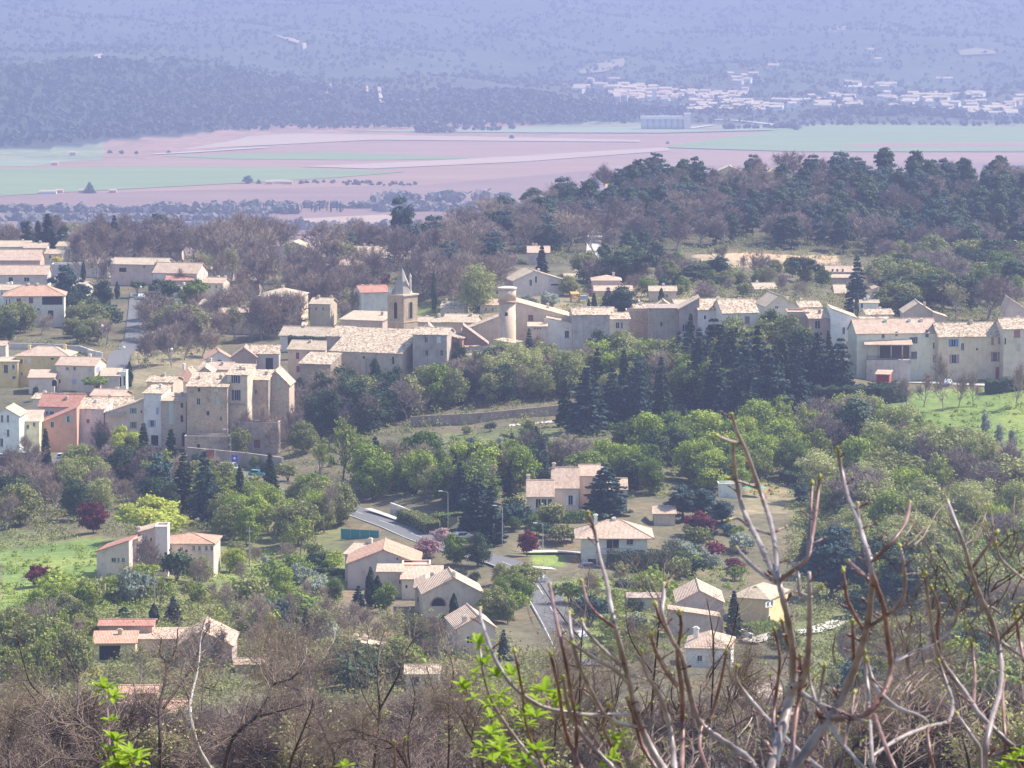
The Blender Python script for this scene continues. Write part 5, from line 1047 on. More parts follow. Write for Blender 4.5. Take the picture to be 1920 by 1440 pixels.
LMK = {}
USED = {}
def where(px, py, desc, h, hr):
    ds = sorted((((x-px)/1.0)**2+((y-py)*1.5)**2, t, x, y) for t, (x, y) in LMK.items())
    def rel(x, y):
        dx, dy = px-x, (py-y)*1.5
        if abs(dx) > 2.2*abs(dy): return 'left of' if dx < 0 else 'right of'
        if abs(dy) > 2.2*abs(dx): return 'above' if dy < 0 else 'below'
        return ('upper ' if dy < 0 else 'lower ')+('left of' if dx < 0 else 'right of')
    f = (h-hr[0])/(hr[1]-hr[0]+1e-6); sz = 'small ' if f < .3 else ('tall ' if f > .7 else '')
    d0 = math.sqrt(ds[0][0]); near = 'close, ' if d0 < 38 else ''
    c = [f'{desc}, {near}{rel(*ds[0][2:])} {ds[0][1]}', f'{sz}{desc}, {near}{rel(*ds[0][2:])} {ds[0][1]}', f'{sz}{desc} between {ds[0][1]} and {ds[1][1]}', f'{sz}{desc}, {rel(*ds[1][2:])} {ds[1][1]}', f'{sz}{desc} between {ds[0][1]} and {ds[2][1]}', f'{desc} between {ds[1][1]} and {ds[2][1]}', f'{sz}{desc}, {rel(*ds[2][2:])} {ds[2][1]}', f'{desc}, {rel(*ds[3][2:])} {ds[3][1]}', f'{sz}{desc} between {ds[1][1]} and {ds[3][1]}', f'{sz}{desc} between {ds[0][1]} and {ds[3][1]}']
    for t in c:
        if t not in USED and len(t.split()) <= 16: USED[t] = 1; return t
    return c[0] if len(c[0].split()) <= 16 else c[3]
def scatter(poly, n, kinds, hr, label, group, minpx=9, ymin=470, asp=(0.85, 1.2), free=2.5, sort=True):
    """n separate trees inside a polygon of photograph pixels"""
    xs = [p[0] for p in poly]; ys = [p[1] for p in poly]; got = 0; tries = 0; names = list(kinds)
    while got < n and tries < n*30:
        tries += 1; x = prn.uniform(min(xs), max(xs)); y = prn.uniform(min(ys), max(ys))
        if not inpoly(np.array([x]), np.array([y]), poly)[0]: continue
        if any(abs(x-a) < minpx and abs(y-b) < minpx*.45 for a, b in SPOTS[-400:]): continue
        p = G(x, y, ymin)
        if any((p.x-a)**2+(p.y-b)**2 < (r+free)**2 for a, b, r in FOOT): continue
        if any(near_road(p, pl, hw) for pl, hw in RIBS): continue
        kind = prn.choices(names, [kinds[k] for k in names])[0]; h = prn.uniform(*hr); SPOTS.append((x, y)); got += 1
        nme, c = nm(kind); desc = DESC[kind.split('_')[0]]
        h *= HS; r = plant(kind, p, h, None, nme, where(x, y, desc, h/HS, hr), c, f'{desc}s on the slopes', None)
        q = prn.uniform(*asp); r.scale.x *= q*prn.uniform(.85, 1.15); r.scale.y *= q; r.rotation_euler.x = prn.gauss(0, .06); r.rotation_euler.y = prn.gauss(0, .06)
HS = 1.28
DESC = {'willow': 'yellow tree', 'poplar': 'poplar', 'spring': 'bright green tree', 'green': 'green leafy tree', 'olive': 'grey-green tree', 'dark': 'dark green tree', 'pale': 'pale budding tree', 'pine': 'dark green pine', 'umbrella': 'umbrella pine',
        'fir': 'dark conifer', 'cedar': 'blue-green cedar', 'cypress': 'slim dark cypress', 'bare': 'bare brown tree', 'violet': 'bare purplish tree', 'bud': 'thinly budding tree', 'greenbud': 'yellow-green budding tree',
        'scrub': 'bare twiggy tree', 'scrubbud': 'twiggy tree with pale buds', 'shrub': 'low bush', 'silver': 'silvery olive tree', 'red': 'dark red tree', 'pinkf': 'pink blossoming tree', 'cone': 'clipped cone bush'}
def near_road(p, pl, hw):
    for a, b in zip(pl[::2], pl[2::2]):
        if abs(a[1]-p.y) < 15 and abs(a[0]-p.x) < 15:
            if math.hypot((a[0]+b[0])/2-p.x, (a[1]+b[1])/2-p.y) < hw+2.2: return True
    return False
def stuff(name, label, V, F, mat):
    o = put(name, npmesh(name, V, F), None, [mat]); return tag(o, label, None, None, 'stuff')
def undergrowth(name, label, polys, n, mat, hr=(0.6, 1.6), per=26, size=.32, ymin=470, wd=1.3):
    Vs = []; Fs = []; b = 0; got = 0; tr = 0
    while got < n and tr < n*6:
        tr += 1; poly = prn.choices(polys, [abs(sum(p[i][0]*p[(i+1) % len(p)][1]-p[(i+1) % len(p)][0]*p[i][1] for i in range(len(p)))) for p in polys])[0]
        xs = [p[0] for p in poly]; ys = [p[1] for p in poly]; x = prn.uniform(min(xs), max(xs)); y = prn.uniform(min(ys), max(ys))
        if not inpoly(np.array([x]), np.array([y]), poly)[0]: continue
        p = G(x, y, ymin)
        if any(near_road(p, pl, hw) for pl, hw in RIBS) or any((p.x-a)**2+(p.y-b2)**2 < (r*.8)**2 for a, b2, r in FOOT): continue
        got += 1; h = prn.uniform(*hr); w = h*prn.uniform(.8, wd)
        d = rdir(per); d[:, 2] = np.abs(d[:, 2]); Pp = np.array(p)+d*np.array([w, w, h])*rng.uniform(.55, 1.1, (per, 1)); Pp[:, 2] = np.maximum(Pp[:, 2], p.z-.1)
        V, F = quads(Pp, d+rng.normal(size=d.shape)*.5, size*rng.uniform(.6, 1.4, per)); Vs.append(V); Fs.append(F+b); b += len(V)
    return stuff(name, label, np.concatenate(Vs), np.concatenate(Fs), mat)
def hedge(pts, hpx, wm, mat, label, name='hedge', cat='hedge', Y=None, leaf=.28, dens=60, group=None):
    """clipped hedge along photograph pixels"""
    P = [G(x, y) if Y is None else pix(x, y, Y) for x, y in pts]; Ps = []; Ns = []
    core = MB(); hm = hpx*mpp(P[0].y); o0 = P[0].copy()
    for a, b in zip(P[:-1], P[1:]):
        L = (b-a).length; t = (b-a).normalized(); s = Vector((t.y, -t.x, 0)).normalized()
        n = int(dens*L*(hm*2+wm)/3)
        u = rng.uniform(0, 1, n)*(L+.2); k = rng.uniform(0, 1, n)*(2*hm+wm)
        off = np.where(k < hm, wm/2, np.where(k < 2*hm, -wm/2, k-2*hm-wm/2)); z = np.where(k < hm, k, np.where(k < 2*hm, k-hm, hm))
        nn = np.where((k < 2*hm)[:, None], np.sign(off)[:, None]*np.array(s)[None], np.array([[0, 0, 1.0]]))
        pos = np.array(a)+np.outer(u, np.array(t))+np.outer(off, np.array(s)); pos[:, 2] += z+np.sin(u*1.7)*.08*hm; pos += nn*rng.normal(size=(n, 1))*.12
        Ps.append(pos); Ns.append(nn+rng.normal(size=(n, 3))*.5)
        core.add([a+s*wm*.42-Vector((0, 0, 1)), b+s*wm*.42-Vector((0, 0, 1)), b-s*wm*.42-Vector((0, 0, 1)), a-s*wm*.42-Vector((0, 0, 1))]+[q+Vector((0, 0, hm*.92)) for q in (a+s*wm*.42, b+s*wm*.42, b-s*wm*.42, a-s*wm*.42)],
                 [(0,1,5,4),(1,2,6,5),(2,3,7,6),(3,0,4,7),(4,5,6,7)])
    Ps = np.concatenate(Ps)-np.array(o0); Ns = np.concatenate(Ns); V, F = quads(Ps, Ns, leaf*rng.uniform(.6, 1.3, len(Ps)))
    r = empty(name, o0, 0, label, cat, group); put('foliage', npmesh('foliage', V, F), r, [LM_[mat]])
    core.v = [(x-o0.x, y-o0.y, z-o0.z) for x, y, z in core.v]; core.build('inner_branches', barkmat('hedge_core', [(0.02, 0.035, 0.02), (0.04, 0.05, 0.03)]), r); return r
LMK.update({'the skyline firs': (85, 440), 'the yellow bush': (108, 488), 'the climbing lane': (252, 620), 'the purple-shuttered villa': (64, 575), 'the long cream-roofed house': (258, 495), 'the umbrella pine by the lane': (308, 560),
 'the wide pink-roofed house': (330, 515), 'the red-brown skyline house': (302, 462), 'the manor': (524, 575), 'the tall pale gable house': (551, 478), 'the rounded balcony house': (645, 508), 'the cream roof slope': (704, 480), 'the bell tower': (742, 580),
 'the grey gable with red roof': (704, 566), 'the tall thin cypress': (814, 550), 'the pale green tree': (893, 545), 'the round tower': (951, 600), 'the big lone pine': (755, 430), 'the red-roofed hut': (1014, 385), 'the hill track': (1114, 470), 'the hilltop cream house': (1266, 328),
 'the yellowish hilltop house': (1368, 325), 'the hilltop pole': (1391, 340), 'the tan field': (1420, 490), 'the large umbrella pine': (1184, 505), 'the pink house': (1137, 545), 'the pink cottage': (1243, 556), 'the three-window villa': (1575, 520), 'the dark cedar': (1606, 540), 'the little tiled house': (1746, 525),
 'the right edge of the hill': (1900, 400), 'the crest of the hill': (1640, 320), 'the hollow in the hill': (1560, 400), 'the hill above the tiled house': (1760, 430), 'the right end of the crest': (1850, 340), 'the pinkish twig dome': (1850, 560), 'the stained grey house': (1109, 660), 'the stone barn': (1246, 650), 'the green door': (1340, 640),
 'the ivy block': (1448, 640), 'the loggia': (1665, 690), 'the red shed': (1655, 715), 'the white pavilion': (944, 690), 'the church wall': (697, 740), 'the stone end house': (522, 800), 'the retaining wall': (440, 860), 'the pale path': (920, 800), 'the layered cedar': (1100, 790), 'the dark cypress before the cedars': (1283, 800),
 'the dark red tree': (1198, 820), 'the cream villa': (1060, 930), 'the white shed': (1369, 920), 'the earth yard': (1480, 930), 'the purplish dark pine': (1600, 830), 'the dark meadow-edge cypress': (1727, 845), 'the silvery poplars': (1872, 840), 'the yellow willow': (285, 980), 'the stepped house': (212, 1060), 'the hipped wing': (352, 1030),
 'the bare-trunked pine': (384, 950), 'the parked cars': (60, 865), 'the left meadow': (60, 1080), 'the cluster house': (720, 1080), 'the arched-window house': (849, 1130), 'the garage house': (215, 1215), 'the brown gabled house': (382, 1220), 'the tall dark fir': (574, 1190), 'the half-hidden villa': (672, 1235), 'the summer house': (792, 1275),
 'the small gabled house': (893, 1200), 'the road bend': (960, 1060), 'the broad road cedar': (895, 960), 'the square villa': (1150, 1030), 'the dark red maple': (1308, 985), 'the garden store': (1209, 1130), 'the yellow house': (1410, 1140), 'the low white house': (1328, 1230), 'the gravel drive': (1530, 1175), 'the dark tree mass': (1600, 1080),
 'the orange low roofs': (262, 1330), 'the grey house behind stems': (1632, 1385), 'the brown-roofed house': (1420, 1315), 'the thick forked stems': (1500, 1300), 'the left sprig': (210, 1370), 'the arching dark limb': (500, 1350), 'the leaf tufts': (950, 1350), 'the curved right stems': (1800, 1300), 'the right edge': (1910, 1150), 'the roadside conifer': (507, 890), 'the big budding tree': (640, 860)})
# ---------------------------------------------------------------- trees that stand out
T('willow', 285, 1018, 84, 136, 'round yellow-green willow behind the pale stepped house')
T('fir_c', 90, 480, 78, 44, 'dark double-topped fir at the upper left skyline'); T('fir_c', 72, 470, 55, 30, 'smaller dark fir beside the tall one on the upper left skyline')
T('fir_a', 215, 480, 75, 34, 'pointed conifer on the skyline left of the lane'); T('pine_a', 298, 480, 78, 46, 'dark-topped pine on the left skyline above the long low house')
T('cypress', 157, 528, 40, 9, 'thin dark cypress left of the lane, by the yellow bush'); T('cone_bush', 252, 508, 32, 16, 'small dark cone-shaped conifer among the upper left houses')
T('cypress', 220, 560, 32, 11, 'short dark cypress beside the lane bend'); T('pine_c', 122, 590, 92, 60, 'big blue-green pine right of the purple-shuttered villa')
T('pine_c', 150, 585, 60, 50, 'rounded blue-green tree behind the purple-shuttered villa garden'); T('dark_a', 192, 575, 50, 40, 'dark tree between the villa garden and the lane')
T('umbrella', 308, 600, 76, 58, 'umbrella pine right of the climbing lane'); T('umbrella_b', 366, 590, 66, 46, 'greener umbrella pine under the wide pink-roofed house')
T('umbrella', 258, 558, 30, 32, 'small dark umbrella pine overhanging the lane')
T('cypress', 243, 726, 48, 13, 'dark cypress at the foot of the lane, beside the white columns'); T('umbrella_b', 180, 742, 36, 52, 'round green tree in front of the lavender-blue shutters')
T('shrub_dark', 67, 752, 30, 14, 'dark narrow bush beside the yellow house')
T('shrub_gold', 108, 492, 12, 22, 'yellow flowering bush at upper left', Y=1275); T('shrub_gold', 238, 532, 14, 10, 'orange-yellow bush by the lane'); T('shrub_gold', 124, 592, 16, 12, 'yellow bush at the villa corner')
T('pine_c', 755, 485, 114, 56, 'big dark pine standing alone at the left foot of the pine hill')
T('cypress', 814, 588, 80, 11, 'tall thin cypress right of the bell tower'); T('pale_a', 893, 590, 94, 66, 'pale green budding tree left of the round tower')
T('fir_b', 898, 578, 50, 28, 'dark blue conifer in front of the pale green budding tree'); T('red', 722, 540, 28, 20, 'dark red shrub above the bell tower roof')
T('fir_c', 1016, 532, 72, 30, 'slender spruce behind the wide pale gable house'); T('cypress', 941, 510, 30, 9, 'small cypress in the wood above the round tower')
T('pine_b', 1135, 512, 56, 34, 'dark conifer beside the pale hill track'); T('umbrella', 1184, 540, 70, 84, 'large umbrella pine behind the pink house')
T('silver', 985, 585, 32, 44, 'silvery olive tree right of the round tower top'); T('silver', 1028, 580, 34, 40, 'greyish olive tree in front of the wide pale gable house')
T('fir_c', 1114, 592, 42, 20, 'small dark conifer in front of the pink house'); T('dark_a', 1168, 592, 54, 64, 'dark blue-green round tree right of the pink house'); T('fir_b', 1140, 590, 50, 36, 'dark fir touching the pink house roofs')
T('cypress', 1104, 590, 30, 8, 'small cypress left of the pink house'); T('cypress_b', 1240, 572, 32, 12, 'dark cypress in front of the pink cottage')
T('umbrella', 1500, 530, 48, 54, 'umbrella pine left of the villa with three small windows'); T('pine_a', 1300, 530, 34, 50, 'dark spreading pine under the tan field'); T('pine_b', 1345, 532, 50, 46, 'tall dark pine under the tan field')
T('violet_a', 1322, 575, 50, 86, 'wide dome of bare purplish twigs behind the tall village houses'); T('violet_b', 1412, 528, 56, 70, 'bare grey dome tree under the tan field')
T('fir_b', 1606, 585, 104, 48, 'tall broad dark cedar behind the white gable house'); T('cypress', 1606, 594, 50, 9, 'narrow cypress in front of the broad dark cedar')
T('cypress_b', 1696, 495, 42, 14, 'dark cypress above the little tiled house'); T('cypress', 1683, 500, 50, 12, 'thinner cypress left of the dark one above the little tiled house')
T('violet_a', 1850, 600, 90, 150, 'huge dome of bare pinkish twigs behind the right terrace houses'); T('violet_b', 1800, 560, 80, 120, 'bare purplish tree dome above the right terrace houses')
T('cone_bush', 1578, 722, 62, 12, 'slim dark cypress left of the red-doored shed')
T('dark_a', 738, 775, 88, 40, 'dark tree right of the middle church slits'); T('dark_b', 704, 775, 104, 26, 'dark column tree against the church wall', Y=975); T('dark_a', 662, 778, 86, 40, 'dark tree against the left church wall', Y=972); T('fir_a', 620, 790, 60, 26, 'dark conifer at the church corner')
T('dark_b', 560, 780, 72, 34, 'dark tree beside the rough stone outbuilding'); T('fir_b', 992, 680, 64, 26, 'dark fir right of the white pavilion', Y=985)
T('pale_b', 970, 740, 62, 66, 'pale rounded tree below the white pavilion'); T('dark_a', 862, 730, 92, 34, 'ivy-clad dark trunk on the red-brown wing')
for x, b, h, w, l in ((1100, 815, 125, 86, 'broad layered cedar at the left end of the dark row'), (1148, 800, 110, 60, 'dark cedar second from the left of the dark row'), (1195, 800, 120, 70, 'dark cedar behind the dark red shrub'),
                      (1395, 790, 150, 90, 'largest dark cedar below the cream house'), (1445, 800, 145, 90, 'dark cedar right of the largest one'), (1490, 770, 120, 70, 'dark cedar at the right end of the row'), (1340, 775, 115, 64, 'dark cedar left of the largest one')):
    T('cedar' if x % 2 else 'fir_b', x, b, h, w, l)
T('cypress_b', 1283, 835, 72, 24, 'dark cypress standing before the cedar row'); T('red', 1198, 845, 52, 52, 'dark red tree right of the layered cedar')
T('green_a', 1448, 660, 80, 56, 'block of dark ivy on the wall right of the cream house', Y=1000); T('dark_a', 1440, 660, 78, 44, 'dark ivy crown hanging over the brown wall', Y=998); T('green_b', 1500, 690, 66, 70, 'green tree below the plain brown wall')
T('cedar', 1135, 968, 100, 90, 'blue-green cedar in front of the cream villa'); T('cedar', 895, 1005, 108, 88, 'broad blue-green cedar right of the road bend'); T('fir_b', 920, 1020, 110, 60, 'tall blue cedar behind the street lamp')
for x, b, h, w in ((1280, 975, 64, 64), (1318, 975, 58, 60), (1352, 985, 46, 60)): T('pine_c', x, b, h, w, {1280: 'left blue-green pine behind the dark red maple', 1318: 'middle blue-green pine behind the dark red maple', 1352: 'right blue-green pine behind the dark red maple'}[x], 'blue-green pines behind the maple')
T('red', 1308, 1010, 48, 60, 'dark red maple right of the square villa'); T('red', 988, 1040, 44, 38, 'round dark red tree beside the drive'); T('shrub_red', 1340, 1045, 30, 46, 'pinkish red shrub bed below the maple'); T('shrub_red', 1375, 1070, 24, 40, 'red shrub lower in the garden bed')
T('silver', 1270, 1062, 54, 62, 'grey-green dome bush right of the dark clipped hedge')
T('green_c', 850, 1062, 62, 52, 'round bluish tree left of the parked white car'); T('dark_a', 895, 1064, 66, 50, 'dark round tree right of the parked white car'); T('pinkf', 800, 1050, 40, 54, 'pink blossoming tree behind the cluster house')
T('pinkf', 830, 1020, 30, 40, 'pale pink blossoms beside the road')
T('cypress', 695, 1138, 76, 22, 'tall leaning cypress in front of the cluster house'); T('cypress_b', 708, 1140, 62, 24, 'second cypress close to the leaning one'); T('green_c', 725, 1150, 58, 46, 'green round tree right of the two cypresses'); T('fir_b', 672, 1152, 54, 38, 'blue fir left of the two cypresses')
T('cone_bush', 851, 1161, 50, 18, 'narrow cone tree against the arched-window house', Y=664); T('shrub_dark', 888, 1100, 30, 22, 'dark bush behind the arched-window house')
T('fir_c', 574, 1232, 90, 36, 'tall dark fir low left of centre'); T('fir_b', 545, 1236, 60, 44, 'bluish fir beside the tall dark fir'); T('cypress_b', 524, 1150, 40, 12, 'small dark cypress above the tall dark fir')
T('fir_b', 325, 1172, 54, 40, 'dark fir behind the brown gabled house'); T('cypress_b', 289, 1170, 40, 20, 'dark rounded cypress left of the fir'); T('cone_bush', 233, 1168, 30, 32, 'blue-green round bush behind the long roof'); T('pine_c', 82, 1208, 44, 52, 'blue-green pine alone at the lower left')
T('cypress_b', 168, 1205, 44, 16, 'dark cypress at the left end of the garage house'); T('shrub_gold', 178, 1272, 18, 30, 'yellow bush in front of the garage house'); T('shrub_gold', 624, 1062, 20, 20, 'yellow bush left of the cluster house')
T('fir_c', 1376, 1200, 92, 36, 'tall conifer against the yellow house'); T('fir_b', 944, 1240, 60, 30, 'dark ivy-like conifer beside the small gabled house'); T('cypress', 790, 1232, 50, 18, 'green cypress in front of the clipped hedge'); T('green_c', 808, 1238, 50, 34, 'blue-green tree beside the green cypress')
T('fir_b', 384, 985, 140, 60, 'tall dark pine with bare lower trunk above the hipped wing'); T('fir_a', 345, 960, 110, 60, 'dark pine left of the tall bare-trunked one'); T('pine_c', 300, 950, 100, 64, 'broad dark pine below the parked cars'); T('dark_b', 190, 860, 50, 24, 'small dark tree before the orange-pink house', Y=920); T('fir_c', 86, 880, 76, 26, 'dark conifer in front of the orange-pink house')
T('fir_c', 507, 925, 75, 34, 'dark conifer at the roadside below the retaining wall'); T('bare_a', 606, 1000, 95, 60, 'tall forked bare tree at the roadside'); T('greenbud_a', 640, 905, 120, 116, 'big yellow-green budding tree right of the retaining wall')
T('greenbud_b', 600, 890, 70, 60, 'yellow-green budding tree at the right end of the retaining wall'); T('willow', 235, 862, 62, 60, 'yellow-green weeping tree below the green shutters')
T('violet_a', 180, 855, 72, 80, 'bare purplish tree before the lilac-white house', Y=925); T('bare_b', 62, 870, 56, 60, 'bare tree by the parked cars'); T('bare_c', 468, 1200, 90, 90, 'dome-shaped bare tree right of the brown gabled house'); T('bare_a', 348, 1066, 66, 66, 'bare forked tree before the hipped wing')
T('violet_b', 270, 1092, 90, 80, 'bare grey tree between the stepped house and hipped wing', Y=708)
for x, b, h in ((1848, 850, 76), (1872, 862, 66), (1898, 880, 74)): T('poplar', x, b, h, 20, {1848: 'left pale silvery poplar at the meadow edge', 1872: 'middle pale silvery poplar at the meadow edge', 1898: 'right pale silvery poplar at the meadow edge'}[x], 'pale poplars at the meadow edge')
for x, b, h, w in ((1696, 765, 60, 40), (1732, 762, 64, 50), (1768, 772, 110, 50), (1798, 764, 70, 46), (1825, 762, 66, 40), (1905, 766, 90, 50)): T('bare_b', x, b, h, w, {1696: 'first bare tree from the left in the green meadow', 1732: 'second bare tree from the left in the green meadow', 1768: 'tallest bare tree in the green meadow, before the ochre house', 1798: 'bare meadow tree just right of the tallest one', 1825: 'fifth bare tree from the left in the green meadow', 1905: 'bare meadow tree nearest the right edge'}[x], 'bare trees in the meadow')
T('cypress_b', 1727, 860, 44, 16, 'dark cypress at the lower meadow edge'); T('violet_b', 1678, 806, 30, 20, 'small bare fan tree in the meadow')
T('pine_b', 1600, 860, 110, 80, 'purplish dark pine rising from the pale wood'); T('pine_c', 1502, 950, 44, 36, 'blue fir by the earth yard'); T('pine_c', 1560, 1120, 130, 110, 'large dark tree mass right of the yellow house'); T('dark_b', 1640, 1130, 120, 90, 'dark tree mass behind the thick stems'); T('pine_a', 1690, 1150, 110, 90, 'dark green pine at the right of the dark mass')
T('dark_b', 1530, 1080, 90, 70, 'dark tree above the gravel drive'); T('dark_a', 1620, 1160, 60, 80, 'low dark tree overhanging the gravel drive')
T('red', 175, 1000, 60, 50, 'dark reddish bare tree left of the yellow willow'); T('red', 72, 1100, 40, 50, 'reddish tree in the left meadow'); T('green_b', 1100, 905, 60, 90, 'bright green oak above the cream villa roof')
for x, b, h, w, l in ((1240, 790, 96, 40, 'pointed dark conifer under the stone barn'), (1310, 760, 100, 44, 'tall pointed conifer under the grey-brown shed-gabled house'), (1370, 745, 104, 46, 'tall pointed conifer under the green door'), (1420, 750, 110, 46, 'very tall pointed conifer beside the ivy block'), (1470, 765, 100, 46, 'pointed conifer below the plain brown wall'),
                      (1060, 800, 70, 36, 'small pointed conifer at the end of the pale path'), (1120, 760, 84, 40, 'pointed conifer below the whitewashed house'), (1170, 770, 90, 40, 'pointed conifer below the double window'), (450, 960, 70, 30, 'slim conifer in the roadside wood'), (270, 900, 84, 38, 'dark conifer below the weeping tree'), (322, 905, 80, 40, 'dark conifer under the tall green shutter house'),
                      (960, 895, 66, 34, 'dark conifer in the green wood above the villa'), (1005, 870, 56, 28, 'small conifer behind the cream villa')): T('fir_c' if x % 20 else 'fir_a', x, b, h*1.25, w*1.1, l)
for x, b, h, w, k, l in ((350, 1272, 92, 70, 'bare_b', 'bare tree screening the left part of the brown gabled house'), (412, 1276, 96, 76, 'violet_a', 'bare tree screening the right part of the brown gabled house'), (262, 1280, 70, 60, 'bud_b', 'budding tree before the orange garage house'), (1060, 1262, 60, 60, 'bare_a', 'bare tree where the lower road disappears'), (1110, 1270, 66, 60, 'bud_a', 'budding tree right of where the road disappears'), (450, 858, 56, 44, 'olive_b', 'grey-green bush on top of the retaining wall'), (470, 850, 84, 60, 'violet_a', 'bare bush at the foot of the two-row shutter house'), (510, 850, 92, 64, 'bare_b', 'bare tree before the stone end house'), (540, 842, 84, 60, 'violet_b', 'bare purplish tree between the stone end house and the bank'), (570, 850, 60, 60, 'olive_a', 'grey-green tree at the right end of the left row')): T(k, x, b, h, w, l)
BT = random.Random(77)
for i, (x, b, h) in enumerate([(150, 520, 70), (182, 530, 84), (205, 545, 70), (228, 520, 60), (272, 530, 66), (300, 545, 56), (345, 552, 50), (385, 545, 76), (410, 560, 84), (432, 550, 90), (450, 575, 80), (476, 566, 96), (500, 560, 88), (522, 545, 90), (560, 550, 84), (585, 575, 100), (612, 570, 92), (632, 590, 90), (660, 575, 84), (690, 600, 60),
        (440, 640, 70), (468, 640, 86), (492, 640, 92), (515, 636, 84), (540, 634, 90), (350, 640, 66), (380, 655, 76), (405, 640, 70), (325, 660, 60), (300, 640, 56), (660, 610, 70), (640, 625, 60), (780, 520, 66), (840, 545, 84), (865, 570, 76), (925, 545, 60), (1350, 505, 50), (1240, 540, 44), (1460, 560, 50), (1640, 560, 60), (1790, 600, 70), (1760, 570, 60), (1885, 590, 70)]):
    k = BT.choice(('violet', 'bare', 'bare', 'bud', 'violet')); nme = nm(k)
    o = T(k, x, b, h, h*BT.uniform(.6, .95), None, None); o['label'] = where(x, b, 'leafless '+('purplish tree' if k == 'violet' else ('budding tree' if k == 'bud' else 'brown tree')), h, (50, 95)); o['group'] = 'leafless trees before the upper houses'
for x, b, k, h, w, l in ((372, 872, 'shrub_dark', 22, 30, 'dark bush hanging on the retaining wall, left end'), (478, 884, 'shrub_green', 30, 26, 'green creeper bush on the retaining wall'), (505, 890, 'shrub_dark', 24, 40, 'dark bush near the right end of the retaining wall'), (540, 900, 'shrub_olive', 30, 50, 'olive bush at the right end of the retaining wall')): T(k, x, b, h, w, l)
# hedges
hedge([(1145, 1072), (1200, 1072), (1258, 1068)], 36, 3.5, 'dark', 'tall dark clipped hedge in front of the square villa')
hedge([(540, 646), (575, 648), (612, 650)], 16, 2.5, 'dark', 'clipped dark hedge before the long cream-roofed house', Y=1050)
hedge([(752, 1184), (800, 1182), (850, 1180)], 20, 2.5, 'dark', 'low dark hedge under the arched-window house')
hedge([(965, 985), (1040, 980), (1110, 978)], 18, 3, 'green', 'long green hedge below the cream villa')
hedge([(755, 975), (785, 985), (812, 1000)], 20, 3, 'olive', 'brown-green hedge along the road wall'); hedge([(815, 985), (850, 985)], 20, 3, 'green', 'rounded green hedge beside the broad cedar')
hedge([(1525, 762), (1580, 760), (1640, 758), (1690, 752)], 34, 5, 'dark', 'thick dark hedge row below the red-doored shed')
hedge([(1850, 738), (1890, 734), (1940, 728)], 24, 4, 'dark', 'dark hedge below the right-edge terrace house')
hedge([(1395, 1192), (1428, 1188), (1450, 1184)], 20, 2.5, 'green', 'green hedge in front of the yellow house'); hedge([(1160, 1100), (1200, 1106), (1250, 1104)], 12, 2.5, 'dark', 'low dark hedge below the tall clipped one')
hedge([(1178, 1146), (1203, 1146)], 20, 2.5, 'dark', 'square block of hedge beside the grey garden store'); hedge([(1470, 905), (1510, 915)], 22, 3, 'dark', 'dark hedge behind the earth yard')
hedge([(590, 1074), (622, 1078), (650, 1080)], 10, 2.5, 'dark', 'dark hedge left of the cluster house'); hedge([(800, 1072), (830, 1078), (868, 1082)], 12, 2, 'dark', 'low hedge right of the cluster house')
# ---------------------------------------------------------------- woods, tree by tree
scatter([(0, 478), (230, 480), (230, 468), (0, 460)], 14, {'bare': 2, 'violet': 3, 'pine': 1, 'bud': 1}, (7, 10), 'on the left skyline behind the top houses', 'left skyline')
scatter([(130, 500), (230, 505), (230, 478), (130, 478)], 8, {'violet': 4, 'bare': 2}, (9, 12), 'in the clump above the yellow bush', 'clump above the yellow bush')
scatter([(240, 500), (430, 500), (430, 476), (240, 478)], 22, {'violet': 4, 'bare': 3}, (9, 12), 'in the bare row above the long low houses', 'bare row at top left')
scatter([(400, 540), (500, 540), (520, 480), (400, 478)], 20, {'violet': 3, 'bare': 4}, (9, 13), 'between the left skyline and the manor', 'wood above the manor')
scatter([(540, 600), (700, 585), (700, 530), (540, 520)], 24, {'violet': 2, 'bare': 4, 'bud': 2, 'olive': 1}, (8, 12), 'in the wood between the manor and the bell tower', 'wood beside the bell tower')
scatter([(400, 625), (520, 640), (520, 615), (400, 610)], 10, {'bare': 3, 'violet': 2}, (7, 10), 'in front of the manor', 'trees before the manor')
scatter([(265, 690), (400, 680), (420, 590), (330, 580), (280, 620)], 26, {'bare': 3, 'violet': 4, 'olive': 1}, (5, 9), 'on the dry bank right of the lane', 'dry bank by the lane')
scatter([(0, 640), (210, 645), (235, 600), (130, 590), (0, 610)], 22, {'dark': 2, 'olive': 3, 'bare': 1, 'shrub_dark': 1}, (4, 7), 'below the purple-shuttered villa', 'bank below the villa')
scatter([(770, 590), (930, 585), (940, 510), (770, 500)], 24, {'violet': 3, 'bare': 4, 'pine': 1}, (9, 13), 'in the wood left of the round tower', 'wood left of the round tower')
scatter([(600, 500), (760, 505), (940, 490), (920, 455), (740, 470), (600, 480)], 30, {'violet': 5, 'bare': 3, 'pine': 1}, (8, 11), 'on the slope above the village centre', 'slope above the centre', asp=(1, 1.3))
scatter([(860, 470), (1090, 480), (1130, 500), (1150, 440), (1040, 395), (900, 425)], 52, {'pine': 3, 'violet': 3, 'bare': 1}, (8, 12), 'on the left end of the pine hill', 'left end of the pine hill', ymin=1200, asp=(1, 1.35))
scatter([(1030, 400), (1090, 362), (1200, 335), (1300, 345), (1300, 400), (1130, 430)], 60, {'pine': 4, 'violet': 1}, (6, 9), 'round the hilltop houses', 'pine hill summit', ymin=1200, asp=(1, 1.3))
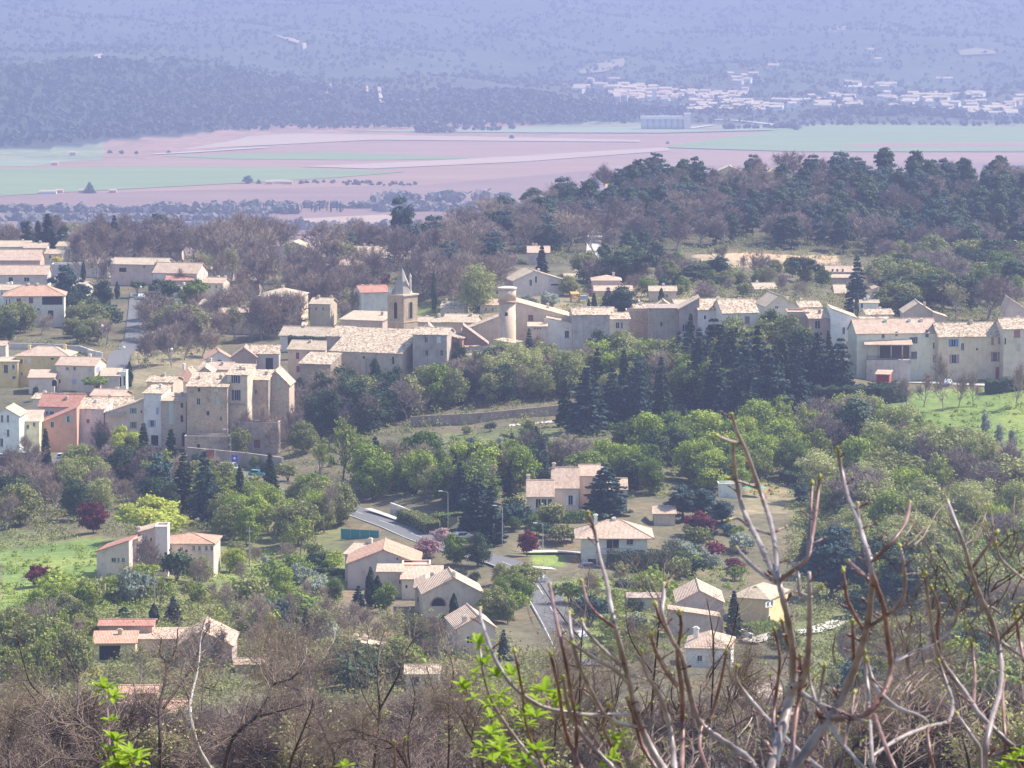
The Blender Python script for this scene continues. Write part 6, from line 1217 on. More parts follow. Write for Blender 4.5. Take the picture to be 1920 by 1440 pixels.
scatter([(1300, 345), (1440, 335), (1560, 340), (1540, 470), (1300, 465), (1160, 500), (1130, 440)], 130, {'pine': 4, 'violet': 4, 'bare': 1}, (6, 9), 'on the middle of the pine hill', 'middle of the pine hill', ymin=1150, asp=(1, 1.4))
scatter([(1560, 335), (1920, 352), (1960, 480), (1920, 500), (1560, 475)], 150, {'pine': 9, 'violet': 2}, (6.5, 10.5), 'on the right part of the pine hill', 'right part of the pine hill', ymin=1150, asp=(1, 1.35))
scatter([(1270, 560), (1560, 560), (1560, 510), (1270, 505)], 34, {'green': 1, 'olive': 3, 'bare': 3, 'umbrella': 1}, (2.5, 5), 'between the tan field and the village', 'gardens under the tan field')
scatter([(1640, 590), (1760, 600), (1920, 570), (1920, 500), (1650, 500)], 58, {'green': 2, 'olive': 3, 'violet': 3, 'umbrella': 1, 'dark': 1}, (5, 9), 'in the gardens right of the broad dark cedar', 'gardens at upper right', asp=(1, 1.4))
scatter([(1040, 560), (1270, 565), (1270, 500), (1150, 500), (1040, 520)], 22, {'green': 1, 'dark': 2, 'violet': 2, 'olive': 1}, (4, 8), 'round the pink house with low roofs', 'gardens round the pink house')
scatter([(1120, 700), (1260, 690), (1300, 760), (1180, 775), (1080, 745)], 34, {'green': 3, 'spring': 3, 'olive': 3, 'dark': 1, 'pale': 1, 'bare': 1}, (6, 9), 'under the stained grey and stone wall houses', 'green bank under the stone wall building')
scatter([(1260, 690), (1400, 680), (1560, 695), (1590, 740), (1520, 770), (1300, 790)], 48, {'dark': 1, 'olive': 2, 'fir': 8, 'cedar': 3, 'bare': 1, 'green': 1}, (7, 12), 'on the dark bank under the cream houses', 'dark bank under the cream houses')
scatter([(800, 770), (1060, 745), (1100, 700), (1000, 700), (860, 725), (780, 750)], 36, {'olive': 5, 'dark': 2, 'spring': 1, 'bare': 2, 'pale': 2}, (6, 9), 'on the bank below the round tower', 'bank below the round tower')
scatter([(540, 850), (640, 830), (800, 785), (780, 750), (600, 750), (545, 790)], 34, {'violet': 3, 'dark': 4, 'bare': 2, 'olive': 1}, (6, 9), 'on the shady bank under the church', 'bank under the church')
scatter([(0, 900), (280, 905), (400, 920), (420, 985), (230, 965), (0, 1010)], 60, {'dark': 2, 'olive': 2, 'greenbud': 4, 'violet': 4, 'bare': 4, 'pale': 2, 'fir': 2}, (5, 8), 'in the wood below the street at left', 'wood below the street')
scatter([(640, 905), (720, 888), (1070, 882), (1000, 915), (890, 960), (720, 940)], 62, {'green': 4, 'spring': 4, 'dark': 2, 'fir': 3, 'violet': 3, 'bare': 1, 'greenbud': 2}, (5, 8), 'in the green wood left of the cream villa', 'green wood left of the villa')
scatter([(1100, 870), (1300, 835), (1480, 800), (1500, 900), (1380, 925), (1180, 930)], 55, {'green': 4, 'spring': 6, 'dark': 1, 'greenbud': 2}, (5, 8), 'in the green wood above the white shed', 'green wood above the white shed')
scatter([(760, 860), (1060, 830), (1060, 800), (780, 815)], 12, {'shrub': 4, 'olive': 1}, (1.2, 2.2), 'under the pale path', 'trees under the pale path')
scatter([(1490, 820), (1640, 800), (1700, 850), (1920, 890), (1920, 1010), (1700, 1030), (1540, 1000)], 95, {'pale': 6, 'olive': 1, 'greenbud': 6, 'violet': 2, 'spring': 1, 'bare': 1}, (5, 9), 'on the pale wooded slope under the meadow', 'pale slope under the meadow')
scatter([(1540, 1000), (1700, 1030), (1920, 1010), (1920, 1180), (1640, 1180), (1560, 1120)], 60, {'olive': 2, 'pale': 3, 'greenbud': 4, 'violet': 2, 'bare': 3, 'fir': 1}, (5, 8), 'behind the thick stems at right', 'slope behind the thick stems')
scatter([(400, 915), (560, 945), (640, 985), (640, 1040), (520, 1045), (420, 1020)], 34, {'greenbud': 4, 'spring': 2, 'olive': 2, 'bare': 1}, (4, 7), 'between the road and the gardens', 'bank under the road')
scatter([(60, 1110), (230, 1090), (430, 1070), (640, 1110), (600, 1180), (440, 1165), (200, 1170), (60, 1180)], 36, {'spring': 5, 'green': 1, 'shrub': 4, 'greenbud': 4, 'olive': 1, 'bare': 2}, (2.5, 5), 'in the gardens above the garage house', 'gardens above the garage house')
scatter([(420, 1050), (640, 1040), (640, 1100), (430, 1100)], 16, {'shrub': 5, 'green': 1, 'bare': 1}, (1.5, 3.5), 'in the garden left of the cluster house', 'garden left of the cluster house')
scatter([(0, 1190), (160, 1200), (170, 1290), (0, 1330)], 20, {'olive': 3, 'greenbud': 4, 'bare': 2}, (4, 7), 'at the lower left below the blue-green pine', 'lower left corner')
scatter([(440, 1180), (640, 1180), (860, 1200), (860, 1300), (480, 1320)], 26, {'bare': 3, 'bud': 2, 'olive': 2, 'shrub': 2}, (4, 6), 'behind the bare treetops in the lower centre', 'lower centre gardens')
scatter([(1050, 1100), (1240, 1110), (1250, 1300), (1110, 1290)], 18, {'bare': 2, 'greenbud': 3, 'shrub': 3, 'bud': 1}, (2.5, 5), 'right of the lower road', 'bank right of the lower road')
scatter([(1230, 1010), (1400, 1000), (1400, 1100), (1240, 1090)], 18, {'shrub': 6, 'green': 1, 'silver': 1}, (1.5, 3.5), 'in the garden beds right of the square villa', 'garden beds right of the square villa')
scatter([(1470, 1220), (1900, 1190), (1920, 1330), (1480, 1340)], 34, {'olive': 3, 'bare': 2, 'bud': 1, 'shrub': 2}, (3, 6), 'below the gravel drive', 'slope below the gravel drive')
scatter([(960, 1070), (1000, 1110), (960, 1180), (900, 1160)], 8, {'green': 1, 'shrub': 3, 'olive': 2}, (2.5, 5), 'between the arched-window house and the road', 'garden beside the lower road')
scatter([(920, 960), (1100, 990), (1080, 1030), (930, 1010)], 10, {'shrub': 4, 'green': 1}, (2, 4), 'in the garden between hedge and drive', 'garden above the drive')
# ---------------------------------------------------------------- low growth
undergrowth('undergrowth', 'brown and olive scrub between the trees of the slopes', [[(540, 860), (700, 760), (1080, 720), (1640, 740), (1500, 830), (1080, 870), (640, 940)], [(0, 880), (400, 900), (420, 1000), (0, 1020)], [(1480, 820), (1920, 880), (1920, 1330), (1480, 1330)], [(430, 1120), (860, 1170), (1100, 1260), (1100, 1340), (0, 1340), (0, 1180)]], 3400, LM_['olive'], (1.0, 2.8), 44, .34)
undergrowth('ground_cover', 'bright green low growth in gardens and meadow edges', [[(0, 1020), (640, 1040), (640, 1180), (0, 1200)], [(1640, 780), (1920, 740), (1920, 880), (1700, 860)], [(1050, 1080), (1400, 1060), (1400, 1200), (1100, 1250)], [(700, 830), (1500, 800), (1480, 930), (720, 950)]], 1700, LM_['spring'], (0.4, 1.6), 30)
undergrowth('hill_scrub', 'dark scrub under the pines of the hill', [[(860, 490), (1030, 395), (1300, 335), (1920, 345), (1960, 500), (1300, 480), (1130, 500)], [(1040, 600), (1920, 610), (1920, 500), (1270, 500), (1100, 530)], [(0, 640), (230, 640), (250, 500), (400, 480), (940, 460), (940, 590), (540, 610), (260, 700)]], 3400, LM_['olive'], (1.0, 3.0), 36, .36, ymin=1000)
# bare hillside below the viewpoint
def hillside(n, y0, y1, kinds, hr, pr, label, group, seed):
    r = random.Random(seed); names = list(kinds)
    for i in range(n):
        px = r.uniform(*pr); Y = y0*(y1/y0)**r.random(); kind = r.choices(names, [kinds[k] for k in names])[0]; h = r.uniform(*hr)
        x = (px-960)/PXF*Y; z = hzf(x, Y); top = 720+FPX*((CAMZ-z-h)/Y-math.tan(PITCH))*CP*CP
        if top > 1435: h = min(h*1.4, h+(top-1405)*mpp(Y))
        lim = LIM(px)
        if top < lim: h -= (lim-top)*mpp(Y)
        if h < 1.5: continue
        n_, c_ = nm(kind); o = plant(kind, (x, Y, z), h, None, n_, where(px, max(1200, 720+FPX*((CAMZ-z-h)/Y-math.tan(PITCH))), DESC[kind.split("_")[0]], h, hr), c_, DESC[kind.split("_")[0]]+'s on the nearest slope')
        q = r.uniform(.9, 1.35); o.scale.x *= q; o.scale.y *= q
def LIM(px): return float(np.interp(px, [-200, 0, 120, 300, 450, 600, 700, 800, 1000, 1200, 1500, 1700, 1920, 2100], [1345, 1345, 1320, 1335, 1300, 1275, 1225, 1270, 1270, 1310, 1320, 1310, 1290, 1290]))
hillside(115, 330, 470, {'scrub_a': 3, 'scrub_b': 5, 'scrub_c': 2, 'scrub_d': 2, 'scrubbud_a': 1}, (7, 10), (-60, 1980), 'on the hillside just below the viewpoint', 'near hillside', 3)
hillside(75, 190, 330, {'scrub_a': 3, 'scrub_b': 3, 'scrub_d': 3, 'scrubbud_a': 1, 'scrubbud_b': 1}, (6, 9), (-60, 1980), 'low in front, rising from the nearest slope', 'nearest slope', 4)
# ---------------------------------------------------------------- the plain, the far town and the far hills
def flat(px, py, z=0.0):
    d = ray(px, py); t = (z-CAMZ)/d.z; return Vector((0, 0, CAMZ))+d*t
def soil(name, a, b):
    m, nt, bs = newmat(name); g = nt.nodes.new('ShaderNodeNewGeometry'); mp = nt.nodes.new('ShaderNodeMapping'); mp.inputs['Scale'].default_value = (0.25, 1, 1)
    nt.links.new(g.outputs['Position'], mp.inputs[0]); f = noisen(nt, 0.02, 7, mp.outputs[0], .7)
    nt.links.new(ramp(nt, f, [(.3, a), (.7, b)]), bs.inputs['Base Color']); bs.inputs['Roughness'].default_value = .95; return m
SO = soil('ploughed_soil', (0.27, 0.16, 0.11), (0.36, 0.225, 0.16)); SP_ = soil('pale_soil', (0.38, 0.27, 0.20), (0.46, 0.34, 0.26)); GF = soil('young_crop', (0.17, 0.23, 0.09), (0.23, 0.28, 0.12)); GP = soil('pale_crop', (0.22, 0.26, 0.15), (0.29, 0.32, 0.20)); SD = soil('dark_soil', (0.21, 0.13, 0.105), (0.28, 0.175, 0.14))
zf = 0.8
def field(label, poly, m):
    global zf
    zf += 0.12; P = [flat(x, y, zf) for x, y in poly]; mb = MB(); mb.add(P, [tuple(range(len(P)))]); o = mb.build('field', m); tag(o, label, None, None, 'structure')
field('broad ploughed pinkish soil across the plain', [(-300, 440), (-300, 290), (180, 270), (500, 247), (860, 249), (1230, 243), (2300, 243), (2300, 440)], SO)
field('dark ploughed soil in the near plain', [(-200, 440), (-200, 372), (300, 358), (800, 346), (1200, 312), (2200, 300), (2200, 440)], SD)
field('pale green crop field in the left plain', [(-300, 312), (-300, 292), (0, 291), (150, 289), (300, 291), (140, 301), (60, 312)], GP)
field('green crop strip under the ploughed upper field', [(300, 293), (480, 287), (640, 286), (830, 293), (900, 297), (700, 300), (440, 298)], GF)
field('large green crop field in the left plain', [(-300, 375), (-300, 318), (0, 317), (330, 312), (500, 314), (760, 322), (640, 332), (470, 342), (200, 356), (0, 367)], GF)
field('pale soil strip across the centre of the plain', [(560, 312), (800, 302), (1250, 276), (1260, 282), (980, 303), (700, 316)], SP_)
field('pale upper edge of the ploughed field', [(200, 270), (560, 250), (900, 256), (1200, 262), (1200, 266), (700, 262), (260, 284)], SP_)
field('green crop field at the right of the plain', [(1240, 276), (1330, 262), (1480, 240), (1560, 233), (2300, 243), (2300, 284), (1500, 284)], GF)
field('brown strip inside the right green field', [(1560, 276), (1640, 268), (2300, 264), (2300, 274)], SO)
field('pale green strip at the foot of the wooded ridge', [(640, 246), (950, 238), (1200, 238), (1330, 244), (1500, 236), (1470, 243), (1240, 249), (900, 248)], GP)
field('tan field beyond the left skyline trees', [(530, 424), (560, 410), (720, 402), (760, 410), (700, 424)], SP_)
ribbon('track', [(290, 291), (380, 286), (450, 281), (500, 278)], 9, GRAV, 1.2, 'pale farm track on the plain', ymin=3000)
ribbon('road', [(1330, 226), (1370, 227), (1430, 232), (1480, 240)], 12, GRAV, 1.0, 'pale road curving off beside the silos', ymin=3500)
ribbon('road', [(1285, 243), (1320, 238), (1340, 236)], 10, GRAV, 1.0, 'short pale road at the foot of the silos', ymin=3500)
def crowns(name, label, X, Y, h, mat, per=7, wf=.55, z=None):
    n = len(X); Z = hz(X, Y) if z is None else z; P = np.repeat(np.stack([X, Y, Z], 1), per, 0); hh = np.repeat(h, per)
    d = rdir(n*per); P = P+d*np.stack([hh*wf, hh*wf, hh*.42], 1)*rng.uniform(.3, 1, (n*per, 1)); P[:, 2] += hh*.5
    N = d+rng.normal(size=d.shape)*.4; N[:, 2] += .3; V, F = quads(P, N, hh*.62*rng.uniform(.6, 1.3, n*per)); return stuff(name, label, V, F, mat)
FARW = leafmat('far_woodland_leaves', [(0.05, 0.065, 0.04), (0.075, 0.09, 0.055), (0.11, 0.115, 0.07)], .1, .3)
n = 19000; Y = 4700+rng.uniform(0, 1, n)**1.15*4300; X = rng.uniform(-.17, .17, n)*Y; z = hz(X, Y); dn = np.sin(X*.011+Y*.003)*np.sin(Y*.008-X*.004)+.5*np.sin(X*.03)*np.sin(Y*.021)
pxs = 960+PXF*X/Y; foot = np.interp(pxs, [-400, 0, 240, 480, 720, 960, 1200, 1300, 1920], [4250, 4380, 4640, 4860, 4900, 4970, 5020, 6000, 6100])
k = (Y > foot) & (dn+rng.normal(size=n)*.5 > -.35); n2 = k.sum()
crowns('far_woodland', 'woods covering the far hills', X[k], Y[k], rng.uniform(5, 10, n2), FARW)
n = 5200; Y = rng.uniform(4400, 5560, n); X = rng.uniform(-.17, .045, n)*Y; pxs = 960+PXF*X/Y; k = Y > np.interp(pxs, [0, 240, 480, 720, 960, 1200], [4380, 4640, 4860, 4900, 4970, 5020])
crowns('ridge_woodland', 'darker woods on the low ridge before the far hills', X[k], Y[k], rng.uniform(6, 12, k.sum()), leafmat('ridge_leaves', [(0.025, 0.038, 0.028), (0.045, 0.058, 0.04), (0.07, 0.08, 0.05)], .05, .3))
n = 900; Y = rng.uniform(5060, 6100, n); X = rng.uniform(.02, .14, n)*Y; crowns('town_trees', 'tree clumps among the houses of the far town', X, Y, rng.uniform(5, 11, n), FARW)
def row(x0, x1, y, n, h): 
    P = [flat(prn.uniform(x0, x1), y+prn.uniform(-1.5, 1.5)) for _ in range(n)]; return np.array([p.x for p in P]), np.array([p.y for p in P]), np.array([prn.uniform(*h) for _ in range(n)])
A = [row(-60, 300, 400, 90, (5, 10)), row(280, 560, 402, 100, (6, 12)), row(-60, 500, 416, 120, (5, 10)), row(700, 900, 398, 50, (6, 12)), row(420, 760, 392, 60, (5, 10)), row(700, 960, 380, 40, (8, 14)), row(0, 820, 432, 160, (6, 11)), row(1850, 1980, 330, 30, (8, 14))]
crowns('plain_woodland', 'grey-blue woods along the near edge of the plain', *[np.concatenate([a[i] for a in A]) for i in range(3)], leafmat('plain_wood_leaves', [(0.16, 0.15, 0.12), (0.21, 0.19, 0.16), (0.26, 0.23, 0.19)], .1), per=16)  # leaf colours raised so the belt looks hazy
A = [row(1510, 1850, 223, 150, (8, 14)), row(1340, 1450, 217, 40, (6, 11)), row(1360, 1500, 243, 40, (5, 9)), row(780, 850, 250, 26, (6, 10)), row(850, 960, 246, 20, (5, 9)), row(560, 700, 345, 22, (3, 5)), row(650, 780, 349, 24, (3, 5)), row(1450, 1920, 236, 60, (4, 9))]
crowns('field_hedges', 'dark tree lines and hedges between the fields', *[np.concatenate([a[i] for a in A]) for i in range(3)], FARW, per=14)
for x, y, h, kd, l in ((464, 346, 17, 'dark_a', 'round dark tree beside the farm in the plain'), (485, 346, 10, 'fir_a', 'small pointed tree beside the farm in the plain'), (168, 364, 22, 'fir_a', 'pointed tree beside the left farm in the plain'), (959, 262, 9, 'dark_a', 'tiny lone tree in the ploughed upper field'), (1252, 271, 6, 'dark_a', 'tiny lone tree at the edge of the right green field'),
                      (206, 290, 9, 'dark_a', 'first small tree left of the farm track'), (228, 291, 9, 'dark_b', 'second small tree left of the farm track'), (256, 291, 8, 'dark_a', 'third small tree left of the farm track'), (316, 290, 8, 'dark_a', 'small tree on the farm track'), (1493, 246, 10, 'dark_a', 'round tree in the field right of the silos')):
    p = flat(x, y); plant(kd, p, h*mpp(p.y), None, 'field_tree', l, 'tree', None, h*mpp(p.y)*1.1)
for i in range(26):
    x = prn.uniform(470, 650); p = flat(x, 399+prn.uniform(-2, 2)); plant('cypress', p, prn.uniform(7, 12), None, 'poplar_tree', 'upright dark tree in the row at the near edge of the plain', 'tree', 'upright trees in the plain')
# far houses
def farmesh(w, d, h, r, wc, rc):
    mb = MB(); mb.box(-w/2, -d/2, -3, w/2, d/2, h, 0)
    mb.add([(-w/2-.4, -d/2-.4, h), (w/2+.4, -d/2-.4, h), (w/2+.4, 0, h+r), (-w/2-.4, 0, h+r), (w/2+.4, d/2+.4, h), (-w/2-.4, d/2+.4, h)], [(0, 1, 2, 3), (2, 4, 5, 3), (1, 4, 2), (5, 0, 3)], 1)
    for i in range(int(w/3)): mb.box(-w/2+1+i*3, -d/2-.03, h*.45, -w/2+2+i*3, -d/2, h*.45+1.3, 2)
    me = mb.mesh('house'); 
    for m in (wallmat(wc), roofmat(rc), DARK): me.materials.append(m)
    return me
FM = [farmesh(11, 9, 6, 2, WHT, 'pale'), farmesh(14, 9, 5, 2, CRM, 'pale'), farmesh(9, 8, 8, 2, CRM, 'pink'), farmesh(24, 11, 5, 2, WHT, 'pale'), farmesh(10, 9, 5, 1.8, PNK, 'pink'), farmesh(16, 10, 7, 2.4, (0.7, 0.62, 0.55), 'pale')]
def farhouse(px, py, k, label, group, ymin=4700, rz=None, name='house', sc=1.0):
    p = G(px, py, ymin); o = bpy.data.objects.new(name, FM[k]); C.objects.link(o); o.location = p; o.rotation_euler = (0, 0, prn.uniform(-.6, .6) if rz is None else rz); o.scale = (sc*1.1,)*3
    tag(o, label, 'house', group); return o
TOWNG = iter(('among the scattered leftmost houses', 'in the dense quarter by its church tower', 'in its dense middle quarter', 'in its lower middle quarter above the silos', 'on the wooded rise above its middle', 'in the thin row above its right part', 'in its long right part', 'in the lowest row at its right end'))
for x0, x1, y0, y1, n, kk in ((1078, 1160, 156, 176, 9, (0, 2, 5)), (1145, 1250, 166, 192, 60, (0, 1, 2, 4, 5)), (1240, 1400, 176, 198, 46, (0, 1, 2, 4)), (1290, 1480, 190, 214, 42, (0, 1, 4, 3)), (1362, 1420, 143, 160, 7, (0, 1, 2)), (1500, 1660, 160, 172, 8, (0, 1, 3)), (1480, 1920, 180, 208, 58, (0, 1, 4, 3)), (1700, 1940, 204, 220, 20, (0, 1, 3))):
    tg = next(TOWNG)
    for _ in range(n): farhouse(prn.uniform(x0, x1), prn.uniform(y0, y1), prn.choice(kk), 'tiny pale house of the far town, '+tg, 'pale far town houses '+tg)
for x, y, k, l, ym in ((1450, 132, 5, 'lone pale house on the hillside above the far town', 5000), (1665, 163, 3, 'long pale building above the far town', 5000), (1770, 153, 3, 'white building high right above the far town', 5000), (1632, 100, 0, 'white dot of a house high on the far hill', 5000), (1646, 118, 0, 'lower of the two white dot houses on the far hill', 5000),
                       (505, 347, 1, 'left pale house of the farm in the plain', 3000), (522, 346, 3, 'long pale barn of the farm in the plain', 3000), (542, 347, 0, 'white shed at the right end of the farm in the plain', 3000), (90, 366, 3, 'long barn of the left farm in the plain', 3000), (112, 364, 5, 'tall house of the left farm in the plain', 3000), (155, 364, 1, 'white house under the pointed tree in the plain', 3000), (103, 311, 0, 'tiny white hut in the pale green field', 3000), (137, 292, 0, 'tiny white hut at the foot of the ridge', 3000), (212, 364, 0, 'tiny shed right of the left farm', 3000)):
    farhouse(x, y, 4 if ym < 4000 and k != 3 else k, l, None, ym, 0, sc=.62 if ym < 4000 else 1.0)
# church tower of the far town
p = G(1227, 192, 4900); tw2 = empty('church_tower', p, 0, 'slim pale church tower in the far town', 'tower'); mb = MB(); mb.box(-3, -3, -3, 3, 3, 19); mb.build('wall', wallmat(WHT), tw2); mb = MB(); mb.add([(-3.3, -3.3, 19), (3.3, -3.3, 19), (3.3, 3.3, 19), (-3.3, 3.3, 19), (0, 0, 22)], [(0, 1, 4), (1, 2, 4), (2, 3, 4), (3, 0, 4)]); mb.build('roof', roofmat('pale'), tw2)
# grain silos
p = G(1242, 244, 4700); s = mpp(p.y); si = empty('grain_silos', p, 0, 'row of pale round grain silos with a flat gallery roof in the plain', 'silos')
for i in range(7):
    mb = MB(); mb.lathe([(3.9, -2), (3.9, 20*s)], 20, c=((-34+i*11.3)*s, 0)); mb.build('silo', wallmat((0.50, 0.50, 0.48), .15), si, True)
mb = MB(); mb.box(-41*s, -4, 20*s+.01, 42*s, 5, 26*s); mb.build('gallery', wallmat((0.74, 0.70, 0.66)), si)
mb = MB(); mb.box(40*s, -6, -2, 52*s, 7, 31*s); mb.build('headhouse', wallmat((0.62, 0.60, 0.58)), si)
# bare earth and quarry scars on the hills
QM = soil('pale_rock', (0.42, 0.30, 0.21), (0.62, 0.48, 0.36))
QE = soil('hill_meadow', (0.22, 0.19, 0.12), (0.32, 0.27, 0.18))
def scar(label, poly, ymin=4500, lift=2.5):
    P = [G(x, y, ymin)+Vector((0, -3, lift)) for x, y in poly]; c = sum(P, Vector())/len(P); mb = MB(); n = len(P)
    for i in range(n): mb.add([P[i], P[(i+1) % n], c+Vector((0, -2, 1))], [(0, 1, 2)])
    tag(mb.build('quarry' if ymin < 5500 else 'meadow', QM if ymin < 5500 else QE), label, None, None, 'structure')
scar('orange quarry face on the ridge', [(612, 163), (620, 160), (624, 168), (617, 180), (621, 194), (611, 197), (610, 185)]); scar('thin earth scar on the ridge', [(683, 166), (690, 163), (691, 176), (686, 174)]); scar('earth scar right of the thin one', [(708, 166), (714, 164), (716, 180), (722, 196), (712, 198)])
scar('pale quarry bench along the ridge', [(735, 190), (800, 190), (800, 196), (736, 195)]); scar('white cliff high on the far hill', [(566, 84), (574, 82), (575, 94), (568, 96)]); scar('pale rock band leading to the white cliff', [(515, 68), (540, 72), (562, 80), (560, 84), (535, 77)])
scar('pale rock spot at the left of the far hill', [(176, 106), (190, 104), (200, 110), (182, 113)]); scar('pale meadow on the hill above the town', [(1085, 136), (1130, 118), (1172, 112), (1170, 126), (1130, 138), (1090, 142)], 5800); scar('pale clearing high on the hill', [(1548, 56), (1590, 50), (1600, 54), (1560, 64)], 5800)
scar('bright clearing at the right of the hill', [(1796, 98), (1830, 93), (1870, 98), (1865, 104), (1800, 106)], 5800); scar('earth scar at the right end of the ridge', [(914, 184), (930, 180), (934, 188), (920, 191)])
# ---------------------------------------------------------------- branches close to the viewpoint
def dep(px, py, Y0, a=.035): return Y0*(1+a*math.sin(px*.011+Y0)+a*.7*math.sin(py*.016+px*.004))
def smooth(pts, n=6):
    Q = []
    for i in range(len(pts)-1):
        p0, p1, p2, p3 = pts[max(i-1, 0)], pts[i], pts[i+1], pts[min(i+2, len(pts)-1)]
        for j in range(n):
            t = j/n; Q.append(tuple(0.5*(2*b+(c-a)*t+(2*a-5*b+4*c-d)*t*t+(d+3*b-a-3*c)*t**3) for a, b, c, d in zip(p0, p1, p2, p3)))
    Q.append(pts[-1]); return Q
BR_RED = barkmat('young_red_bark', [(0.08, 0.035, 0.03), (0.19, 0.085, 0.065), (0.30, 0.19, 0.16)], 22)
BR_GREY = barkmat('smooth_grey_bark', [(0.10, 0.07, 0.065), (0.26, 0.20, 0.18), (0.42, 0.36, 0.33)], 16)
for m_ in (BR_RED, BR_GREY): m_.node_tree.nodes['Principled BSDF'].inputs['Roughness'].default_value = .42; m_.node_tree.nodes['Principled BSDF'].inputs['Specular IOR Level'].default_value = .5
BUD = paint((0.34, 0.32, 0.08), .5, 'opening_bud'); FRESH = leafmat('fresh_leaves', [(0.20, 0.33, 0.02), (0.32, 0.45, 0.03), (0.45, 0.56, 0.08)], .45, .6)
def traced(label, name, Y0, base, lines, buds=True, mats=(BR_RED, BR_GREY), rs=1.0, group=None):
    """shrub whose stems follow the photograph; lines = (colour, [(px, py, width)...]) from foot to tip"""
    bx, by = base; b = Vector(((bx-960)/PXF*Y0, Y0, 0)); b.z = hzf(b.x, b.y)
    r = empty(name, b, 0, label, 'shrub' if Y0 < 20 else 'tree', group); rr = random.Random(int(bx)); tips = []
    for li, (c, pts) in enumerate(lines):
        pts = smooth([tuple(map(float, p)) for p in pts]); W3 = []; rad = []
        for i, (x, y, w) in enumerate(pts):
            Y = dep(x, y, Y0); W3.append(pix(x, y, Y)-b); rad.append(max(.4, w)*(.44 if Y0 < 20 else .5)*mpp(Y)*rs*(1+.10*math.sin(i*1.9+li)+.06*math.sin(i*4.1)))
        if pts[0][1] >= 1395:      # carry the stem down to the foot of the shrub
            p = W3[0]; q = Vector((rr.gauss(0, .02)*Y0*.2, rr.gauss(0, .02)*Y0*.2, -.15)); k = 7
            W3 = [q.lerp(p, j/k)+Vector((0, 0, (p.z-q.z)*-.08*math.sin(math.pi*j/k))) for j in range(k)]+W3; rad = [rad[0]*(1.5-.5*j/k) for j in range(k)]+rad
        mb = MB(); mb.tube(W3, rad, 9 if Y0 < 20 else 5)
        if buds:
            bd = MB()
            for k in range(4, len(W3)-2, 6):    # short spur shoots
                if rr.random() < .35 or Y0 > 20: continue
                d = ((W3[k+1]-W3[k]).normalized()*.8+Vector((rr.choice((-1, 1))*rr.uniform(.5, 1), rr.gauss(0, .4), rr.uniform(0, .5)))).normalized(); L = rr.uniform(9, 34)*mpp(Y0); q = W3[k]+d*L; bd.tube([W3[k], W3[k]+d*L*.5+Vector((0, 0, L*.04)), q], [rad[k]*.5, rad[k]*.38, rad[k]*.34], 6)
                bd.tube([q, q+d*rad[k]*.9, q+d*rad[k]*2.2], [rad[k]*.36, rad[k]*.6, rad[k]*.08], 6)
            for k in range(2, len(W3)-1, 2):    # small side buds at the nodes
                d = Vector((rr.gauss(0, 1), rr.gauss(0, 1), rr.gauss(0, .5)+.4)).normalized(); p = W3[k]+d*rad[k]*.7
                bd.tube([p, p+d*rad[k]*.7, p+d*rad[k]*1.1], [rad[k]*.42, rad[k]*.34, rad[k]*.08], 5)
            mb.add(bd.v, bd.f, 1)
        o = mb.build('branch', [mats[c], mats[0]], r, True); tips.append((W3[-1], (W3[-1]-W3[-2]).normalized(), rad[-1], o))
        if buds:
            p, d, ra, o2 = tips[-1]
            if pts[-1][1] < 1400 and pts[-1][2] < 8:
                bd = MB(); R_ = 4.6*mpp(Y0); bd.tube([p-d*R_*.6, p, p+d*R_*1.2, p+d*R_*2.4], [R_*.6, R_*.95, R_*.8, R_*.1], 8); bd.build('bud', BUD, o, True)
                for s_ in range(3):
                    d2 = (d+Vector((rr.gauss(0, .5), rr.gauss(0, .3), rr.gauss(0, .4)))).normalized(); lb = MB(); lb.tube([p, p+d2*R_*1.6, p+d2*R_*2.6], [R_*.4, R_*.3, R_*.05], 5); lb.build('leaf_bud', BUD, o, True)
    return r, b, tips
def rosette(r, b, px, py, Y0, size, n=9, seed=0, mat=FRESH):
    """cluster of narrow leaves"""
    rr = random.Random(seed); Y = dep(px, py, Y0); c = pix(px, py, Y)-b; s = size*mpp(Y); mb = MB()
    for i in range(n):
        a = 2*math.pi*i/n+rr.random()*.6; d = Vector((math.cos(a), math.sin(a)*.8, rr.uniform(-.2, 1.3))).normalized(); L = s*rr.uniform(.38, .62); w = L*rr.uniform(.13, .20)
        sd_ = d.cross(Vector((0, 0, 1))).normalized(); up = sd_.cross(d).normalized(); dr = -rr.uniform(.05, .35)*L; P = []
        for t, ww in ((0, .1), (.3, .8), (.6, 1), (.85, .6), (1, .05)):
            q = c+d*L*t+up*0+Vector((0, 0, dr*t*t)); P.append((q-sd_*w*ww/1.0+up*w*.25*ww, q, q+sd_*w*ww+up*w*.25*ww))
        for j in range(4): mb.add([P[j][0], P[j][1], P[j+1][1], P[j+1][0]], [(0, 1, 2, 3)]); mb.add([P[j][1], P[j][2], P[j+1][2], P[j+1][1]], [(0, 1, 2, 3)])
    mb.build('leaf_cluster', mat, r)
